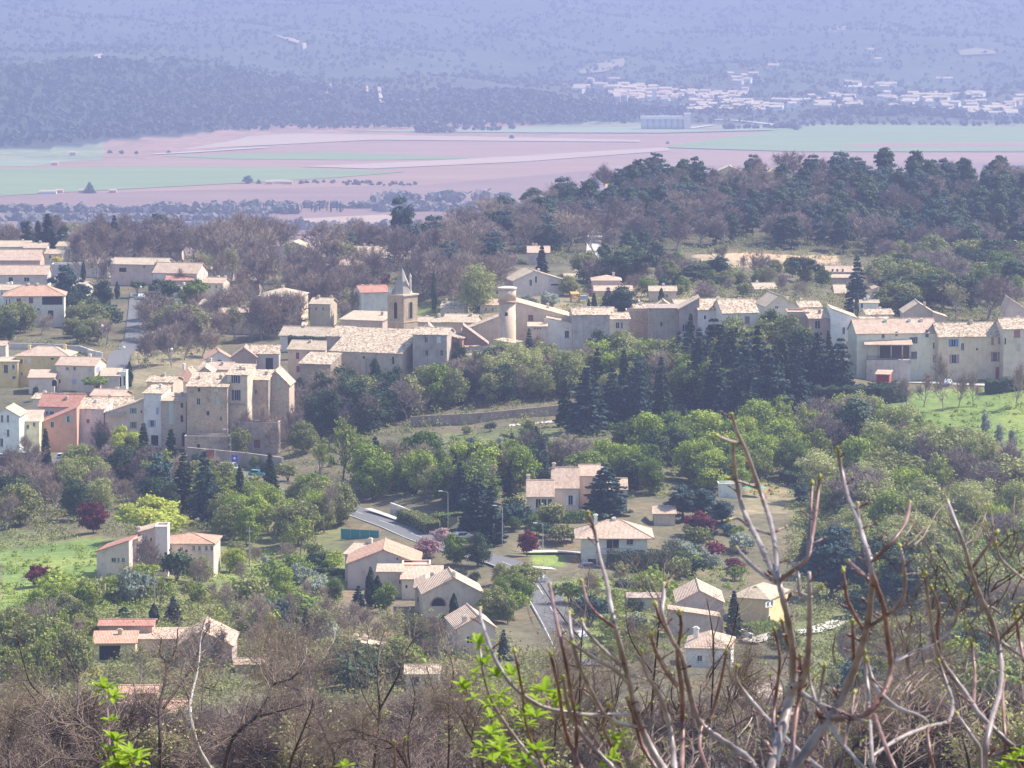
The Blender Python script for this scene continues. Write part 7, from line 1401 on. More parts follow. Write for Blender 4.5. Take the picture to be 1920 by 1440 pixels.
A_ = [(0, [(1078, 1440, 9), (1081, 1360, 8), (1072, 1307, 8), (1058, 1229, 8), (1042, 1157, 8), (1031, 1096, 7)]),
 (1, [(1190, 1362, 10), (1156, 1354, 10), (1130, 1334, 10), (1106, 1290, 9), (1083, 1240, 8), (1072, 1196, 8), (1067, 1151, 7)]),
 (1, [(1250, 1450, 17), (1225, 1410, 16), (1205, 1370, 14), (1190, 1325, 13), (1180, 1280, 12), (1168, 1230, 12), (1157, 1190, 11), (1146, 1140, 10), (1137, 1090, 9), (1124, 1042, 8), (1118, 1010, 8), (1110, 980, 7), (1103, 962, 7)]),
 (1, [(1181, 1283, 9), (1150, 1254, 9), (1111, 1232, 8), (1075, 1207, 7)]), (1, [(1168, 1250, 9), (1131, 1218, 8), (1100, 1184, 7), (1092, 1165, 6)]),
 (0, [(1151, 1175, 8), (1120, 1152, 7), (1102, 1130, 7), (1097, 1112, 6), (1091, 1090, 5)]), (0, [(1268, 1284, 11), (1248, 1258, 9), (1233, 1229, 9), (1224, 1205, 8), (1221, 1190, 7)]),
 (1, [(1420, 1445, 12), (1400, 1418, 12), (1358, 1390, 12), (1319, 1362, 13), (1303, 1334, 13), (1289, 1279, 12), (1278, 1229, 11), (1258, 1196, 10), (1242, 1151, 9), (1245, 1120, 8), (1244, 1096, 7)]),
 (0, [(1262, 1200, 8), (1248, 1178, 8), (1237, 1160, 7), (1230, 1135, 7)]), (0, [(1278, 1445, 11), (1280, 1373, 11), (1278, 1290, 11), (1270, 1229, 9), (1277, 1179, 8), (1275, 1151, 7)]),
 (0, [(1330, 1355, 7), (1350, 1284, 7), (1362, 1222, 6)]), (1, [(1265, 1445, 13), (1261, 1395, 12), (1250, 1340, 11), (1233, 1298, 10), (1211, 1262, 8), (1203, 1222, 6)]),
 (1, [(1550, 1450, 10), (1500, 1410, 10), (1458, 1368, 10), (1417, 1323, 9), (1383, 1279, 8), (1381, 1250, 5)]), (0, [(1092, 1445, 9), (1061, 1373, 9), (1047, 1290, 8), (1033, 1229, 7)]),
 (1, [(1180, 1338, 8), (1117, 1341, 9), (1061, 1335, 9), (1015, 1324, 9), (969, 1293, 9), (937, 1252, 9), (915, 1202, 8), (902, 1160, 7), (900, 1142, 6)]),
 (1, [(1032, 1450, 9), (1015, 1440, 9), (984, 1405, 8), (953, 1365, 8), (922, 1315, 7), (906, 1262, 6), (900, 1215, 5)]), (0, [(1020, 1440, 8), (1000, 1400, 7), (985, 1352, 6), (978, 1290, 6), (965, 1222, 6)]),
 (0, [(1230, 1440, 9), (1205, 1400, 9), (1188, 1345, 8), (1176, 1310, 7)]), (1, [(1150, 1440, 12), (1115, 1405, 11), (1080, 1360, 10), (1064, 1320, 9), (1056, 1270, 6)]), (0, [(1330, 1450, 9), (1312, 1400, 9), (1318, 1350, 8)]),
 (0, [(1170, 1445, 8), (1150, 1405, 8), (1130, 1360, 7), (1142, 1325, 6)])]
r, b, t = traced('leafless central shrub with reddish and grey stems and fresh leaf tufts, close to the viewpoint', 'budding_shrub', 5.4, (1190, 2400), A_)
for i, (x, y, s_) in enumerate([(899, 1209, 58), (906, 1246, 56), (872, 1293, 64), (931, 1268, 66), (960, 1266, 56), (938, 1304, 60), (948, 1325, 52), (1022, 1296, 74), (1044, 1314, 56), (1003, 1345, 74), (920, 1376, 70), (938, 1409, 70), (1006, 1408, 72), (905, 1402, 50), (1155, 1388, 66), (1148, 1424, 50), (955, 1432, 60), (1008, 1326, 50), (922, 1345, 46), (990, 1430, 60), (1080, 1330, 20)]):
    rosette(r, b, x, y, 5.4, s_*1.05, 14, i); rosette(r, b, x+(-1)**i*17, y+16, 5.45, s_*.7, 9, 900+i)
B_ = [(1, [(1445, 1455, 26), (1464, 1379, 24), (1476, 1332, 22), (1487, 1290, 21), (1503, 1279, 17), (1513, 1245, 15), (1517, 1195, 13), (1518, 1123, 11), (1517, 1073, 8)]),
 (1, [(1486, 1300, 18), (1487, 1234, 17), (1481, 1179, 15), (1467, 1118, 14), (1460, 1087, 13), (1455, 1040, 11), (1445, 980, 11), (1425, 920, 10), (1400, 850, 10), (1383, 812, 8), (1372, 778, 7)]),
 (1, [(1460, 1087, 14), (1448, 1068, 14), (1420, 1010, 12), (1395, 960, 11), (1382, 910, 9), (1376, 865, 8), (1375, 832, 6)]), (1, [(1388, 832, 7), (1365, 826, 7), (1345, 817, 6)]), (1, [(1420, 915, 8), (1392, 905, 7), (1366, 897, 6)]), (1, [(1440, 1000, 7), (1410, 990, 7), (1385, 972, 7), (1368, 974, 5)]),
 (1, [(1456, 1092, 12), (1425, 1072, 10), (1400, 1050, 9), (1382, 1028, 6)]), (0, [(1462, 1088, 11), (1490, 1067, 10), (1514, 1045, 9), (1522, 1010, 9), (1530, 960, 8), (1537, 898, 7)]), (0, [(1514, 1040, 7), (1518, 990, 7), (1523, 908, 6)]),
 (1, [(1478, 1460, 26), (1525, 1390, 24), (1559, 1345, 22), (1587, 1290, 19), (1609, 1234, 17), (1626, 1173, 15), (1634, 1101, 13), (1632, 1050, 11), (1620, 1013, 10), (1609, 974, 10), (1592, 938, 9), (1578, 883, 9), (1571, 842, 7)]),
 (0, [(1562, 1347, 16), (1614, 1343, 14), (1642, 1321, 13), (1664, 1284, 12), (1670, 1243, 12), (1664, 1196, 11), (1657, 1140, 11), (1640, 1090, 12), (1625, 1040, 10), (1612, 985, 8), (1608, 945, 7)]),
 (0, [(1636, 1052, 9), (1670, 1019, 9), (1698, 980, 8), (1706, 943, 7)]), (1, [(1627, 1176, 10), (1660, 1155, 9), (1687, 1132, 9), (1697, 1096, 8), (1693, 1050, 8), (1688, 1026, 6)]), (0, [(1622, 1186, 9), (1612, 1170, 8), (1590, 1128, 8), (1584, 1095, 7), (1581, 1072, 6)]),
 (0, [(1634, 1094, 9), (1614, 1073, 8), (1590, 1052, 7)]), (0, [(1480, 1450, 12), (1492, 1346, 11), (1501, 1288, 9), (1500, 1230, 7)]), (0, [(1601, 1245, 9), (1600, 1210, 9), (1598, 1165, 7)]), (1, [(1629, 1330, 9), (1628, 1300, 9), (1622, 1250, 8), (1621, 1222, 6)]),
 (1, [(1740, 1355, 7), (1725, 1343, 8), (1687, 1329, 9), (1659, 1307, 9), (1640, 1282, 8), (1626, 1240, 6)]), (1, [(1503, 1298, 9), (1537, 1320, 9), (1587, 1340, 9), (1626, 1354, 7)]), (1, [(1556, 1360, 9), (1576, 1390, 9), (1618, 1440, 9)][::-1]),
 (1, [(1537, 1318, 8), (1542, 1275, 8), (1546, 1250, 6)]), (1, [(1530, 1318, 7), (1518, 1275, 6), (1516, 1255, 5)]), (0, [(1575, 1445, 9), (1585, 1390, 8), (1597, 1330, 7), (1602, 1300, 6)]), (1, [(1522, 1120, 8), (1500, 1110, 8), (1496, 1075, 7), (1480, 1050, 5)]), (1, [(1500, 1124, 8), (1520, 1115, 7), (1540, 1100, 5)]),
 (0, [(1680, 1445, 10), (1665, 1410, 9), (1650, 1370, 9), (1640, 1340, 8)]), (1, [(1637, 1440, 10), (1634, 1400, 9), (1632, 1350, 8)]), (0, [(1455, 1440, 12), (1450, 1350, 9), (1462, 1240, 7), (1452, 1180, 6)]),
 (0, [(1500, 1240, 7), (1478, 1210, 7), (1466, 1165, 6)])]
r, b, t = traced('large forked shrub with thick grey stems rising from the lower right, close to the viewpoint', 'budding_shrub', 5.0, (1480, 2500), B_)
C_ = [(1, [(1920, 1420, 13), (1903, 1404, 12), (1870, 1373, 12), (1837, 1340, 12), (1809, 1298, 11), (1770, 1246, 11), (1753, 1207, 10), (1744, 1151, 9), (1738, 1110, 8), (1735, 1076, 7)]),
 (0, [(1765, 1243, 8), (1758, 1190, 8), (1760, 1140, 8), (1746, 1100, 6)]), (1, [(1845, 1450, 17), (1848, 1401, 16), (1859, 1351, 14), (1876, 1290, 13), (1876, 1234, 13), (1862, 1173, 12), (1837, 1115, 11), (1820, 1068, 10), (1809, 1027, 9), (1789, 972, 8), (1777, 940, 7)]),
 (0, [(1821, 1068, 8), (1842, 1038, 7), (1862, 1010, 6), (1868, 1000, 5)]), (1, [(1675, 1241, 8), (1714, 1223, 8), (1753, 1204, 8), (1787, 1173, 8), (1797, 1140, 7), (1804, 1110, 6)]),
 (1, [(1632, 1420, 8), (1687, 1384, 9), (1742, 1362, 9), (1778, 1352, 9), (1786, 1318, 8), (1776, 1285, 8), (1760, 1240, 6)]), (1, [(1845, 1415, 10), (1892, 1409, 10), (1930, 1390, 11)]), (0, [(1833, 1336, 8), (1826, 1318, 8), (1828, 1262, 7), (1821, 1203, 6)]),
 (0, [(1874, 1198, 9), (1900, 1172, 8), (1930, 1140, 7)]), (1, [(1925, 1090, 6), (1900, 1070, 6), (1876, 1046, 5), (1868, 1022, 4)]), (1, [(1838, 1404, 9), (1812, 1365, 8), (1795, 1340, 6)]), (0, [(1885, 1400, 8), (1880, 1300, 7), (1886, 1270, 5)]), (0, [(1920, 1240, 8), (1912, 1200, 7), (1906, 1160, 6)]),
 (1, [(1940, 1245, 7), (1900, 1220, 7), (1874, 1200, 6)]), (0, [(1750, 1440, 9), (1742, 1400, 8), (1738, 1360, 7)]), (1, [(1875, 1150, 6), (1850, 1138, 6), (1815, 1175, 4)])]
r, b, t = traced('budding shrub with slim crossing stems at the right edge, close to the viewpoint', 'budding_shrub', 5.9, (1870, 2300), C_)
rr = random.Random(9); tw = MB(); cl = []
for q_ in range(270):
    x, y = (rr.uniform(1690, 1930), rr.uniform(1000, 1430)) if q_ < 120 else (rr.uniform(990, 1760), 1450-abs(rr.gauss(0, 95))); a = rr.uniform(-2.5, -.6); L = rr.uniform(30, 120); P = [(x, y)]
    for k in range(4): a += rr.gauss(0, .22); P.append((P[-1][0]+math.cos(a)*L/4, P[-1][1]+math.sin(a)*L/4))
    tw.tube([pix(q[0], q[1], dep(q[0], q[1], 6.2))-b for q in P], [.0015, .0013, .0011, .001, .0007], 4); cl += [P[-1], P[2]]
tag(tw.build('fine_twigs', barkmat('fine_twig_bark', [(0.07, 0.045, 0.04), (0.18, 0.12, 0.10), (0.34, 0.27, 0.24)], 14), r), None, None, None, 'stuff')
lp = MB()
for i, (x, y) in enumerate(cl):
    if i % 3 == 2 and x < 1690: continue
    n0 = len(bpy.data.objects); c_ = pix(x, y, dep(x, y, 6.2))-b
    for j in range(4):
        d = Vector((rr.gauss(0, 1), rr.gauss(0, 1), rr.gauss(0, 1)+.5)).normalized(); L = rr.uniform(3.5, 7.5)*mpp(6.2); e = d.orthogonal().normalized()*L*.35
        lp.add([c_, c_+d*L*.55+e, c_+d*L, c_+d*L*.55-e], [(0, 1, 2, 3)])
tag(lp.build('young_leaves', LM_['pale'], r), None, None, None, 'stuff')
D_ = [(0, [(212, 1450, 4), (206, 1400, 4), (203, 1350, 4), (199, 1300, 3), (196, 1282, 3)]), (0, [(255, 1450, 4), (244, 1425, 4), (222, 1390, 3)]), (0, [(198, 1450, 4), (200, 1420, 3), (190, 1400, 3)])]
r, b, t = traced('fresh green leafy sprig standing alone at the lower left, close to the viewpoint', 'leafy_sprig', 7.5, (215, 2200), D_, buds=False)
for i, (x, y, s_) in enumerate([(196, 1292, 58), (212, 1306, 46), (208, 1352, 34), (216, 1388, 58), (248, 1416, 62), (224, 1428, 60), (262, 1424, 44), (205, 1410, 40), (232, 1440, 60)]): rosette(r, b, x, y, 7.5, s_*1.2, 15, 300+i)
E_ = [(0, [(742, 1450, 5), (740, 1410, 5), (738, 1392, 4)]), (0, [(765, 1450, 5), (758, 1400, 4), (760, 1385, 4)]), (0, [(640, 1460, 5), (646, 1440, 4)])]
r, b, t = traced('low pair of reddish budding shoots at the bottom edge left of centre', 'budding_shoots', 6.5, (745, 2200), E_); rosette(r, b, 646, 1438, 6.5, 46, 9, 401); rosette(r, b, 1905, 1425, 6.5, 10, 5, 402)
F_ = [(0, [(1930, 1460, 6), (1915, 1440, 6), (1905, 1425, 5)])]
r, b, t = traced('bright leafy sprig in the bottom right corner', 'leafy_sprig', 5.6, (1930, 2300), F_, buds=False)
for i, (x, y, s_) in enumerate([(1900, 1425, 60), (1918, 1410, 50), (1885, 1440, 56)]): rosette(r, b, x, y, 5.6, s_, 9, 420+i)
# dark leafless treetops at lower left, farther down the slope
def neartree(label, Y0, base, lines, seed, name='bare_treetop', budded=True):
    r, b, t = traced(label, name, Y0, base, lines, buds=False, mats=(TWIGD, barkmat('pale_limb', [(0.25, 0.2, 0.18), (0.5, 0.46, 0.42)], 5)))
    rr = random.Random(seed); mb = MB(); T_ = []
    for c, pts in lines:
        P = smooth([tuple(map(float, p)) for p in pts], 6)
        for k in range(2, len(P)):
            for rep in range(2):
                if rr.random() < .45: continue
                x, y, w = P[k]; a = math.atan2(P[k][1]-P[k-1][1], P[k][0]-P[k-1][0])+rr.choice((-1, 1))*rr.uniform(.4, 1.2); L = rr.uniform(18, 75); Q = [(x, y)]; dy = rr.uniform(-.02, .02)
                for j in range(5): a += rr.gauss(0, .25)-.05*math.sin(a+math.pi/2)*0; Q.append((Q[-1][0]+math.cos(a)*L/5, Q[-1][1]+math.sin(a)*L/5-1.2))
                V3 = [pix(q[0], q[1], dep(q[0], q[1], Y0)*(1+dy*j/5))-b for j, q in enumerate(Q)]; w0 = min(w*.4, 2.0)*mpp(Y0)/2
                mb.tube(V3, [w0, w0*.8, w0*.65, w0*.5, w0*.4, w0*.3], 3, cap=False)
                for s_ in range(1, 5):
                    for q2 in range(2): v = V3[s_]+Vector((rr.gauss(0, .22), rr.gauss(0, .25), rr.gauss(0.10, .16))); mb.tube([V3[s_], V3[s_].lerp(v, .6)+Vector((0, 0, .02)), v], [w0*.4, w0*.3, w0*.2], 3, cap=False); T_.append(v)
    mb.build('twigs', TWIGS, r); T_ = np.array([tuple(v) for v in T_]); T_ = T_[::3]
    if not budded: return
    V, F = quads(T_, rdir(len(T_)), .034*rng.uniform(.6, 1.4, len(T_)), 1.3); tag(put('opening_buds', npmesh('buds', V, F), r, [leafmat('brown_buds', [(0.20, 0.15, 0.07), (0.30, 0.26, 0.12), (0.40, 0.38, 0.16)])]), None, None, None, 'stuff')
neartree('dark spreading treetop with crooked limbs at the far lower left', 74, (196, 2200), [(0, [(200, 1450, 8), (194, 1406, 8), (184, 1378, 7), (150, 1353, 6), (94, 1315, 5), (59, 1284, 4), (45, 1245, 3), (31, 1190, 2)]), (0, [(150, 1359, 5), (103, 1353, 4), (78, 1328, 4), (59, 1303, 3), (40, 1275, 2)]), (0, [(144, 1346, 4), (147, 1296, 4), (144, 1265, 3), (122, 1221, 2)]), (0, [(190, 1392, 3), (140, 1390, 2)]), (0, [(203, 1431, 5), (150, 1424, 4), (100, 1421, 3)]), (0, [(195, 1385, 4), (230, 1330, 3), (262, 1290, 2)]), (0, [(104, 1440, 3), (88, 1380, 3), (20, 1345, 2)])], 1)
neartree('dark forked treetop in front of the brown gabled house', 80, (310, 2200), [(0, [(300, 1450, 8), (300, 1371, 8), (300, 1328, 7), (309, 1278, 5), (312, 1246, 5), (300, 1225, 3), (303, 1195, 2)]), (0, [(306, 1328, 6), (344, 1274, 6), (366, 1240, 5), (378, 1203, 3), (394, 1171, 2)]), (0, [(312, 1250, 4), (330, 1215, 3), (333, 1180, 2)]), (0, [(302, 1350, 4), (262, 1320, 3), (250, 1280, 2)]), (0, [(344, 1274, 3), (398, 1290, 2), (416, 1250, 2)])], 2)
neartree('treetop on a curved pale trunk left of the arching dark limb', 66, (400, 2200), [(1, [(400, 1450, 11), (375, 1409, 9), (362, 1371, 8), (356, 1328, 7), (360, 1300, 6), (372, 1250, 4), (376, 1200, 3), (384, 1160, 2)]), (0, [(358, 1320, 4), (340, 1270, 3), (352, 1225, 2)]), (0, [(378, 1330, 3), (385, 1260, 2), (410, 1230, 2)])], 3)
neartree('treetop with one long dark limb arching up to the right', 78, (425, 2200), [(0, [(418, 1450, 9), (434, 1390, 9), (458, 1362, 8), (481, 1343, 7), (500, 1312, 5), (512, 1284, 5), (544, 1274, 4), (560, 1258, 3), (572, 1243, 2)]), (0, [(434, 1385, 5), (437, 1378, 4), (381, 1396, 3)]), (0, [(487, 1343, 4), (530, 1332, 3), (569, 1321, 2)]), (0, [(512, 1284, 3), (514, 1255, 2), (520, 1235, 2)]), (0, [(541, 1450, 6), (548, 1420, 6), (556, 1400, 5), (572, 1360, 4), (584, 1328, 3), (590, 1290, 2)])], 4)
neartree('slim dark treetop standing before the pale half-hidden villa', 95, (690, 2200), [(0, [(700, 1450, 7), (706, 1390, 6), (712, 1330, 6), (708, 1270, 4), (712, 1215, 3), (722, 1180, 2)]), (0, [(712, 1330, 5), (745, 1270, 4), (760, 1225, 3), (782, 1190, 2)]), (0, [(708, 1350, 4), (680, 1300, 3), (664, 1240, 2), (655, 1200, 2)]), (0, [(712, 1260, 3), (690, 1225, 2), (692, 1185, 2)])], 5)
neartree('thin dark saplings before the white summer house', 100, (840, 2200), [(0, [(840, 1450, 5), (842, 1390, 5), (842, 1320, 4), (850, 1260, 3), (838, 1215, 2)]), (0, [(842, 1340, 3), (815, 1300, 2), (800, 1250, 2)]), (0, [(842, 1370, 3), (880, 1320, 2), (900, 1290, 2)]), (0, [(770, 1450, 5), (765, 1380, 4), (778, 1310, 3), (768, 1265, 2)])], 6, budded=False)
neartree('tangle of dark saplings under the white hip-roofed house', 60, (1220, 2300), [(0, [(1225, 1450, 5), (1222, 1340, 5), (1230, 1230, 4), (1240, 1130, 3), (1246, 1060, 2)]), (0, [(1222, 1260, 4), (1180, 1190, 3), (1172, 1110, 2)]), (0, [(1330, 1450, 5), (1334, 1330, 4), (1338, 1210, 3), (1325, 1120, 2)]), (0, [(1236, 1140, 3), (1205, 1090, 2), (1190, 1062, 2)]), (0, [(1080, 1440, 5), (1086, 1330, 4), (1090, 1210, 3), (1100, 1120, 3), (1106, 1060, 2)]), (0, [(1090, 1200, 3), (1050, 1150, 3), (1010, 1090, 2)]), (0, [(1330, 1270, 3), (1370, 1200, 2), (1385, 1130, 2)])], 7, budded=False)

def limbs_px(x0, top, seed):
    q = random.Random(seed); out = []
    def go(x, y, a, L, w, lv):
        P = [(x, y, w)]; n = 5
        for i in range(n): a += q.gauss(0, .20)+(-math.pi/2-a)*.06; x += math.cos(a)*L/n; y += math.sin(a)*L/n; P.append((x, y, max(1.4, w*(1-(i+1)/n*.55))))
        out.append((0 if q.random() < .8 else 1, P))
        if lv < 2:
            for j in range(3 if lv == 0 else 2): m = P[q.randint(2, n)]; go(m[0], m[1], a+q.choice((-1, 1))*q.uniform(.35, .9), L*q.uniform(.45, .7), m[2]*.65, lv+1)
    go(x0, 1450, -math.pi/2+q.gauss(0, .15), (1450-top)*.72, q.uniform(5, 8), 0)
    return out
for i, (x, t, Y, w) in enumerate(((20, 1290, 90, 'dark forked treetop in the bottom left corner'), (560, 1235, 105, 'dark treetop with upright limbs right of the arching dark limb'), (625, 1215, 98, 'dark treetop left of the slim one before the pale villa'), (770, 1250, 88, 'dark forked treetop below the summer house'), (905, 1290, 92, 'dark treetop behind the fresh leaf tufts'),
        (1010, 1250, 100, 'thin dark treetop between the leaf tufts and the reddish stems'), (1130, 1180, 96, 'dark treetop rising behind the central stems'), (1290, 1190, 104, 'dark treetop in front of the low white house'), (1390, 1220, 90, 'dark treetop left of the thick forked stems'), (1560, 1230, 98, 'dark treetop behind the thick forked stems'), (1690, 1220, 94, 'dark treetop behind the crossing right stems'), (1820, 1200, 102, 'tall dark treetop near the right edge'))):
    neartree(w, Y, (x, 2200), limbs_px(x, t, 50+i), 20+i, budded=i % 2 == 0)
# ---------------------------------------------------------------- lamps, poles, cars
def lamp(px, py, hpx, label, Y=None, arm=True, ball=False):
    p = G(px, py) if Y is None else pix(px, py, Y); h = hpx*mpp(p.y); r = empty('street_lamp', p, 0, label, 'street lamp', 'street lamps')
    mb = MB(); mb.tube([(0, 0, -.5), (0, 0, h*.5), (0, 0, h)], [.11, .09, .06], 6); 
    if arm: mb.tube([(0, 0, h-.1), (-.5, 0, h+.15), (-1.3, 0, h+.2)], .05, 5)
    mb.build('pole', METAL, r); hd = MB()
    if ball: hd.lathe([(.05, h), (.3, h+.15), (.38, h+.4), (.3, h+.65), (.05, h+.8)], 10)
    else: hd.box(-1.9, -.18, h+.14, -1.1, .18, h+.3)
    hd.build('lamp_head', paint((0.8, 0.8, 0.78), .3, 'lamp_glass'), r); return r
for x, y, h, l in ((942, 1022, 72, 'street lamp in front of the broad cedar'), (1018, 1030, 48, 'curved street lamp right of the dark red round tree'), (840, 990, 68, 'street lamp over the road hedge'), (433, 873, 66, 'street lamp rising against the retaining wall'), (127, 520, 78, 'tall lamp among the upper left houses')):
    lamp(x, y, h, l)
for x, y, h, l in ((322, 690, 32, 'white globe lamp on the dry bank'), (192, 650, 36, 'white globe lamp below the villa'), (242, 500, 30, 'white globe lamp on the skyline right of the lane'), (168, 500, 30, 'white globe lamp in the bare clump'), (210, 545, 56, 'globe lamp at the top of the lane'), (264, 575, 34, 'bright globe lamp beside the lane'), (233, 700, 46, 'lamp at the lane junction')):
    lamp(x, y, h, l, arm=False, ball=True)
def pole(px, py, hpx, label, Y=None, cross=True):
    p = G(px, py) if Y is None else pix(px, py, Y); h = hpx*mpp(p.y); r = empty('utility_pole', p, 0.3, label, 'utility pole'); mb = MB(); mb.tube([(0, 0, -.5), (0, 0, h)], [.15, .10], 6); mb.build('pole', paint((0.34, 0.30, 0.27), .9, 'weathered_wood'), r)
    if cross: mb = MB(); mb.box(-.8, -.06, h-.8, .8, .06, h-.68); mb.box(-.05, -.05, h-.02, .05, .05, h+.25); mb.build('crossarm', METAL, r)
pole(468, 1064, 76, 'wooden pole with a stay above the garden left of the cluster house'); pole(290, 1146, 70, 'pole with a white box in the garden below the stepped house'); pole(870, 592, 28, 'pale pole with a crossarm left of the pale green tree'); pole(1391, 352, 36, 'pale pole on top of the pine hill')
pole(1568, 545, 20, 'small pole beside the villa with three small windows', cross=False)
CARP = {}
def car(px, py, col, rz, label, van=False, Y=None):
    p = G(px, py) if Y is None else pix(px, py, Y); name = 'van' if van else 'parked_car'; r = empty(name, p, rz, label, 'van' if van else 'car', None); r.location.z += .05
    L_, W_, H1, H2 = (4.9, 1.95, 1.1, 2.1) if van else (4.1, 1.7, .85, 1.45)
    prof = [(-L_/2, .35), (-L_/2, H1), (-L_*.47, H2*.97 if van else H1+.1), (-L_*.34, H2), (L_*.12 if not van else L_*.25, H2), (L_*.30 if not van else L_*.36, H1+.05), (L_*.47, H1-.12), (L_/2, H1-.3), (L_/2, .35)]
    mb = MB(); n = len(prof); V = [(x, -W_/2*(1 if z < H1+.06 else .86), z) for x, z in prof]+[(x, W_/2*(1 if z < H1+.06 else .86), z) for x, z in prof]
    mb.add(V, [tuple(range(n)), tuple(range(2*n-1, n-1, -1))]+[(i, n+i, n+(i+1) % n, (i+1) % n) for i in range(n)]); mb.build('body', paint(col, .3, 'car_paint'), r)
    gl = MB(); 
    for sg in (-1, 1):
        y0 = sg*W_/2*.93; gl.add([(-L_*.38, y0*1.02, H1+.03), (L_*.24, y0*1.02, H1+.03), (L_*.11, y0*.96, H2-.08), (-L_*.32, y0*.96, H2-.08)], [(0, 1, 2, 3)])
    gl.add([(L_*.305 if not van else L_*.37, -W_*.40, H1+.06), (L_*.305 if not van else L_*.37, W_*.40, H1+.06), (L_*.135 if not van else L_*.262, W_*.38, H2-.04), (L_*.135 if not van else L_*.262, -W_*.38, H2-.04)], [(0, 1, 2, 3)]); gl.build('windows', GLASS, r)
    for sx in (-.31, .31):
        for sg in (-1, 1):
            w = MB(); 
            w.tube([(L_*sx, sg*(W_/2-.1), .32), (L_*sx, sg*(W_/2+.03), .32)], .32, 12); t = w.build('wheel', paint((.03, .03, .03), .8, 'rubber'), r)
            w = MB(); w.tube([(L_*sx, sg*(W_/2+.031), .32), (L_*sx, sg*(W_/2+.045), .32)], .18, 10); w.build('rim', METAL, t)
    for sg in (-1, 1): w = MB(); w.box(L_/2-.05, sg*W_*.38-.16, H1-.42, L_/2+.02, sg*W_*.38+.16, H1-.27); w.build('headlight', paint((.8, .8, .78), .2, 'lamp_lens'), r)
    return r
WC = (0.75, 0.75, 0.76)
car(430, 886, WC, -.3, 'white van on the road below the retaining wall', True); car(12, 862, WC, .1, 'white car at the left edge of the street'); car(50, 860, (.25, .33, .45), .1, 'blue-grey car beside the white one on the street'); car(120, 862, WC, .05, 'pale car under the orange-pink house')
car(142, 862, (.08, .09, .14), .05, 'dark car right of the pale car on the street'); car(1010, 1092, (.62, .63, .65), 1.9, 'silver car on the lower road'); car(1777, 722, WC, 1.3, 'white car in front of the ochre terrace house', Y=972); car(870, 1012, WC, .4, 'white car glimpsed between the two round trees')
car(1106, 1070, (.10, .12, .18), .3, 'dark car beside the square villa garage'); car(1391, 1198, WC, .2, 'white car beside the yellow house'); car(265, 560, WC, 1.5, 'white car under the small umbrella pine on the lane'); car(1918, 718, WC, .3, 'white car at the right edge of the village', Y=972); car(483, 893, (.15, .45, .45), -.3, 'turquoise car on the road below the wall'); car(1190+2, 1200, WC, .4, 'white car in the garden right of the lower road'); car(1086, 1200, WC, 1.9, 'white car low on the road behind the stems')
# parasol, playground and small colour spots
p = G(1415, 932); r = empty('parasol', p, 0, 'green garden parasol beside the white flat shed', 'parasol'); mb = MB(); mb.tube([(0, 0, -.3), (0, 0, 2.4)], .04, 6); mb.build('pole', METAL, r)
mb = MB(); mb.add([(2.6*math.cos(a), 1.8*math.sin(a), 2.0) for a in [i*math.pi/4 for i in range(8)]]+[(0, 0, 2.7)], [(i, (i+1) % 8, 8) for i in range(8)]); mb.build('canopy', paint((0.05, 0.42, 0.30), .7, 'canvas'), r)
p = G(1087, 568); r = empty('playground_frame', p, .2, 'orange and blue play frame before the pink house', 'play frame'); mb = MB()
for x in (-2.4, 0, 2.4): mb.tube([(x, 0, -.2), (x, 0, 2.6)], .14, 6); mb.tube([(x, 1.5, -.2), (x, 1.5, 2.6)], .14, 6)
mb.box(-2.5, 0, 1.2, -.2, 1.5, 1.4); mb.build('frame', paint((0.62, 0.26, 0.08), .6, 'orange_paint'), r); mb = MB(); mb.box(.2, -.1, .9, 2.3, 1.5, 2.0); mb.build('panel', paint((0.35, 0.45, 0.55), .6, 'blue_panel'), r)
mb = MB(); mb.slab([(-2.6, -.3, 2.6), (-.1, -.3, 2.6), (-.1, 1.8, 3.1), (-2.6, 1.8, 3.1)], .1); mb.build('roof', paint((0.7, 0.35, 0.12), .6, 'orange_roof'), r)
p = G(655, 1000); r = empty('pool_cover', G(675, 1010), -.3, 'teal mesh screen beside the road above the cluster house', 'screen'); mb = MB(); mb.box(-4, 0, -.3, 4, .1, 1.8); mb.build('panel', paint((0.04, 0.28, 0.28), .7, 'teal_mesh'), r); mb = MB()
for x in (-4, -2, 0, 2, 4): mb.box(x-.05, -.06, -.5, x+.05, -.005, 1.95)
mb.build('post', METAL, r); r.name = 'mesh_screen'
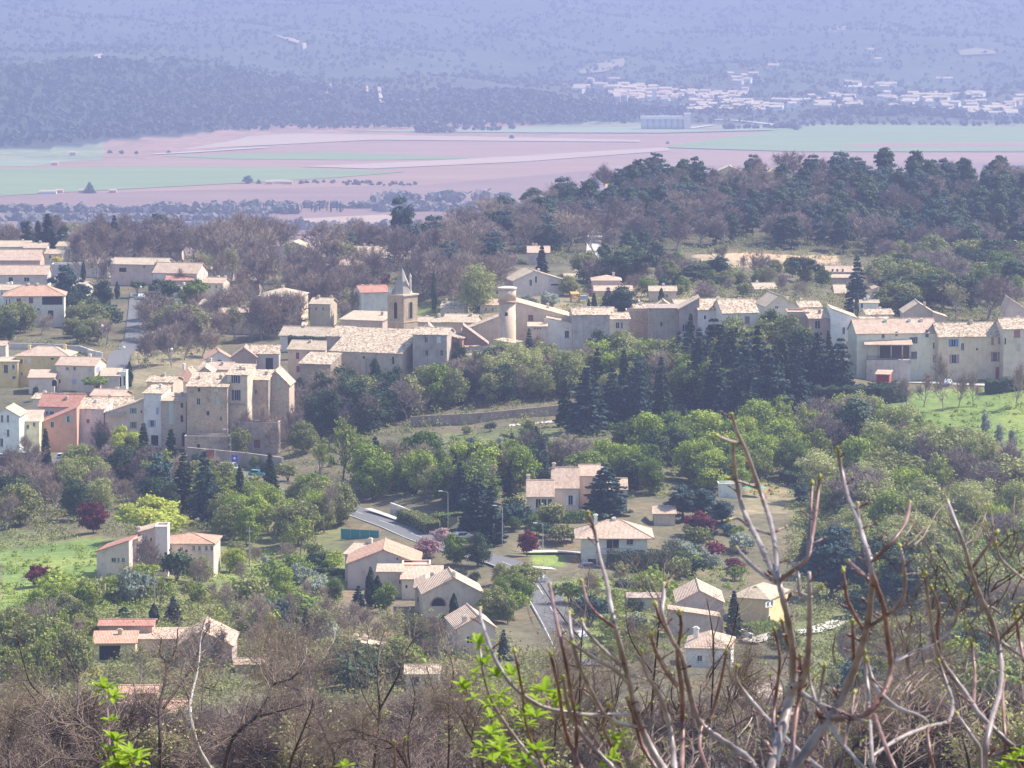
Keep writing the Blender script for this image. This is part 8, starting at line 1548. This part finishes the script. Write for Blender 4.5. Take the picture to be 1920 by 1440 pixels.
p = G(440, 884); o = empty('notice_sign', pix(440, 868, 899), -.2, 'blue sign against the retaining wall', 'sign'); mb = MB(); mb.box(-.75, 0, .3, .75, .06, 1.9); mb.build('panel', paint((.06, .10, .42), .5, 'blue_paint'), o); mb = MB(); mb.box(-.06, .07, -2, .06, .15, 2); mb.build('post', METAL, o); mb = MB(); mb.add([(.3*math.cos(a), -.01, 1.1+.3*math.sin(a)) for a in [i*math.pi/6 for i in range(12)]], [tuple(range(12))]); mb.build('symbol', WHITE, o)
o = empty('garage_door', pix(393, 862, 898), 0, 'brick red door in the retaining wall', 'door'); mb = MB(); mb.box(-1.1, 0, -.4, 1.1, .12, 2.3); mb.build('panel', paint((.40, .10, .07), .6, 'painted_wood'), o); mb = MB(); mb.box(-1.3, -.03, -.4, -1.1, .2, 2.5); mb.box(1.1, -.03, -.4, 1.3, .2, 2.5); mb.box(-1.1, -.03, 2.301, 1.1, .2, 2.5); mb.build('frame', CONC, o)
p = G(607, 1112); r = empty('garden_barrow', p, .4, 'orange wheelbarrow beside the cluster house lawn', 'wheelbarrow'); mb = MB(); mb.add([(-.9, -.5, .9), (.9, -.5, .9), (.9, .5, .9), (-.9, .5, .9), (-.5, -.3, .35), (.5, -.3, .35), (.5, .3, .35), (-.5, .3, .35)], [(0, 1, 5, 4), (1, 2, 6, 5), (2, 3, 7, 6), (3, 0, 4, 7), (4, 5, 6, 7)]); mb.build('tray', paint((.65, .14, .05), .5, 'orange_paint'), r)
mb = MB(); mb.tube([(1.0, -.06, .25), (1.0, .06, .25)], .25, 12); mb.build('wheel', paint((.03, .03, .03), .8, 'rubber'), r)
# crossing
q0 = G(985, 1080)
# ---------------------------------------------------------------- the air
HZ = 1.75e-4; HCOL = (0.395, 0.445, 0.71)
mb = MB(); mb.box(-4600, -90, -35, 4600, 13950, 300); hzo = mb.mesh('haze'); hm = bpy.data.materials.new('haze'); hm.use_nodes = True
nt = hm.node_tree; nt.nodes.remove(nt.nodes['Principled BSDF']); pv = nt.nodes.new('ShaderNodeVolumePrincipled')
pv.inputs['Density'].default_value = HZ; pv.inputs['Color'].default_value = (*HCOL, 1); pv.inputs['Anisotropy'].default_value = 0.2
nt.links.new(pv.outputs[0], nt.nodes['Material Output'].inputs['Volume'])
tag(put('haze', hzo, None, [hm]), 'pale blue-violet spring haze filling the valley', None, None, 'stuff')
build_terrain()
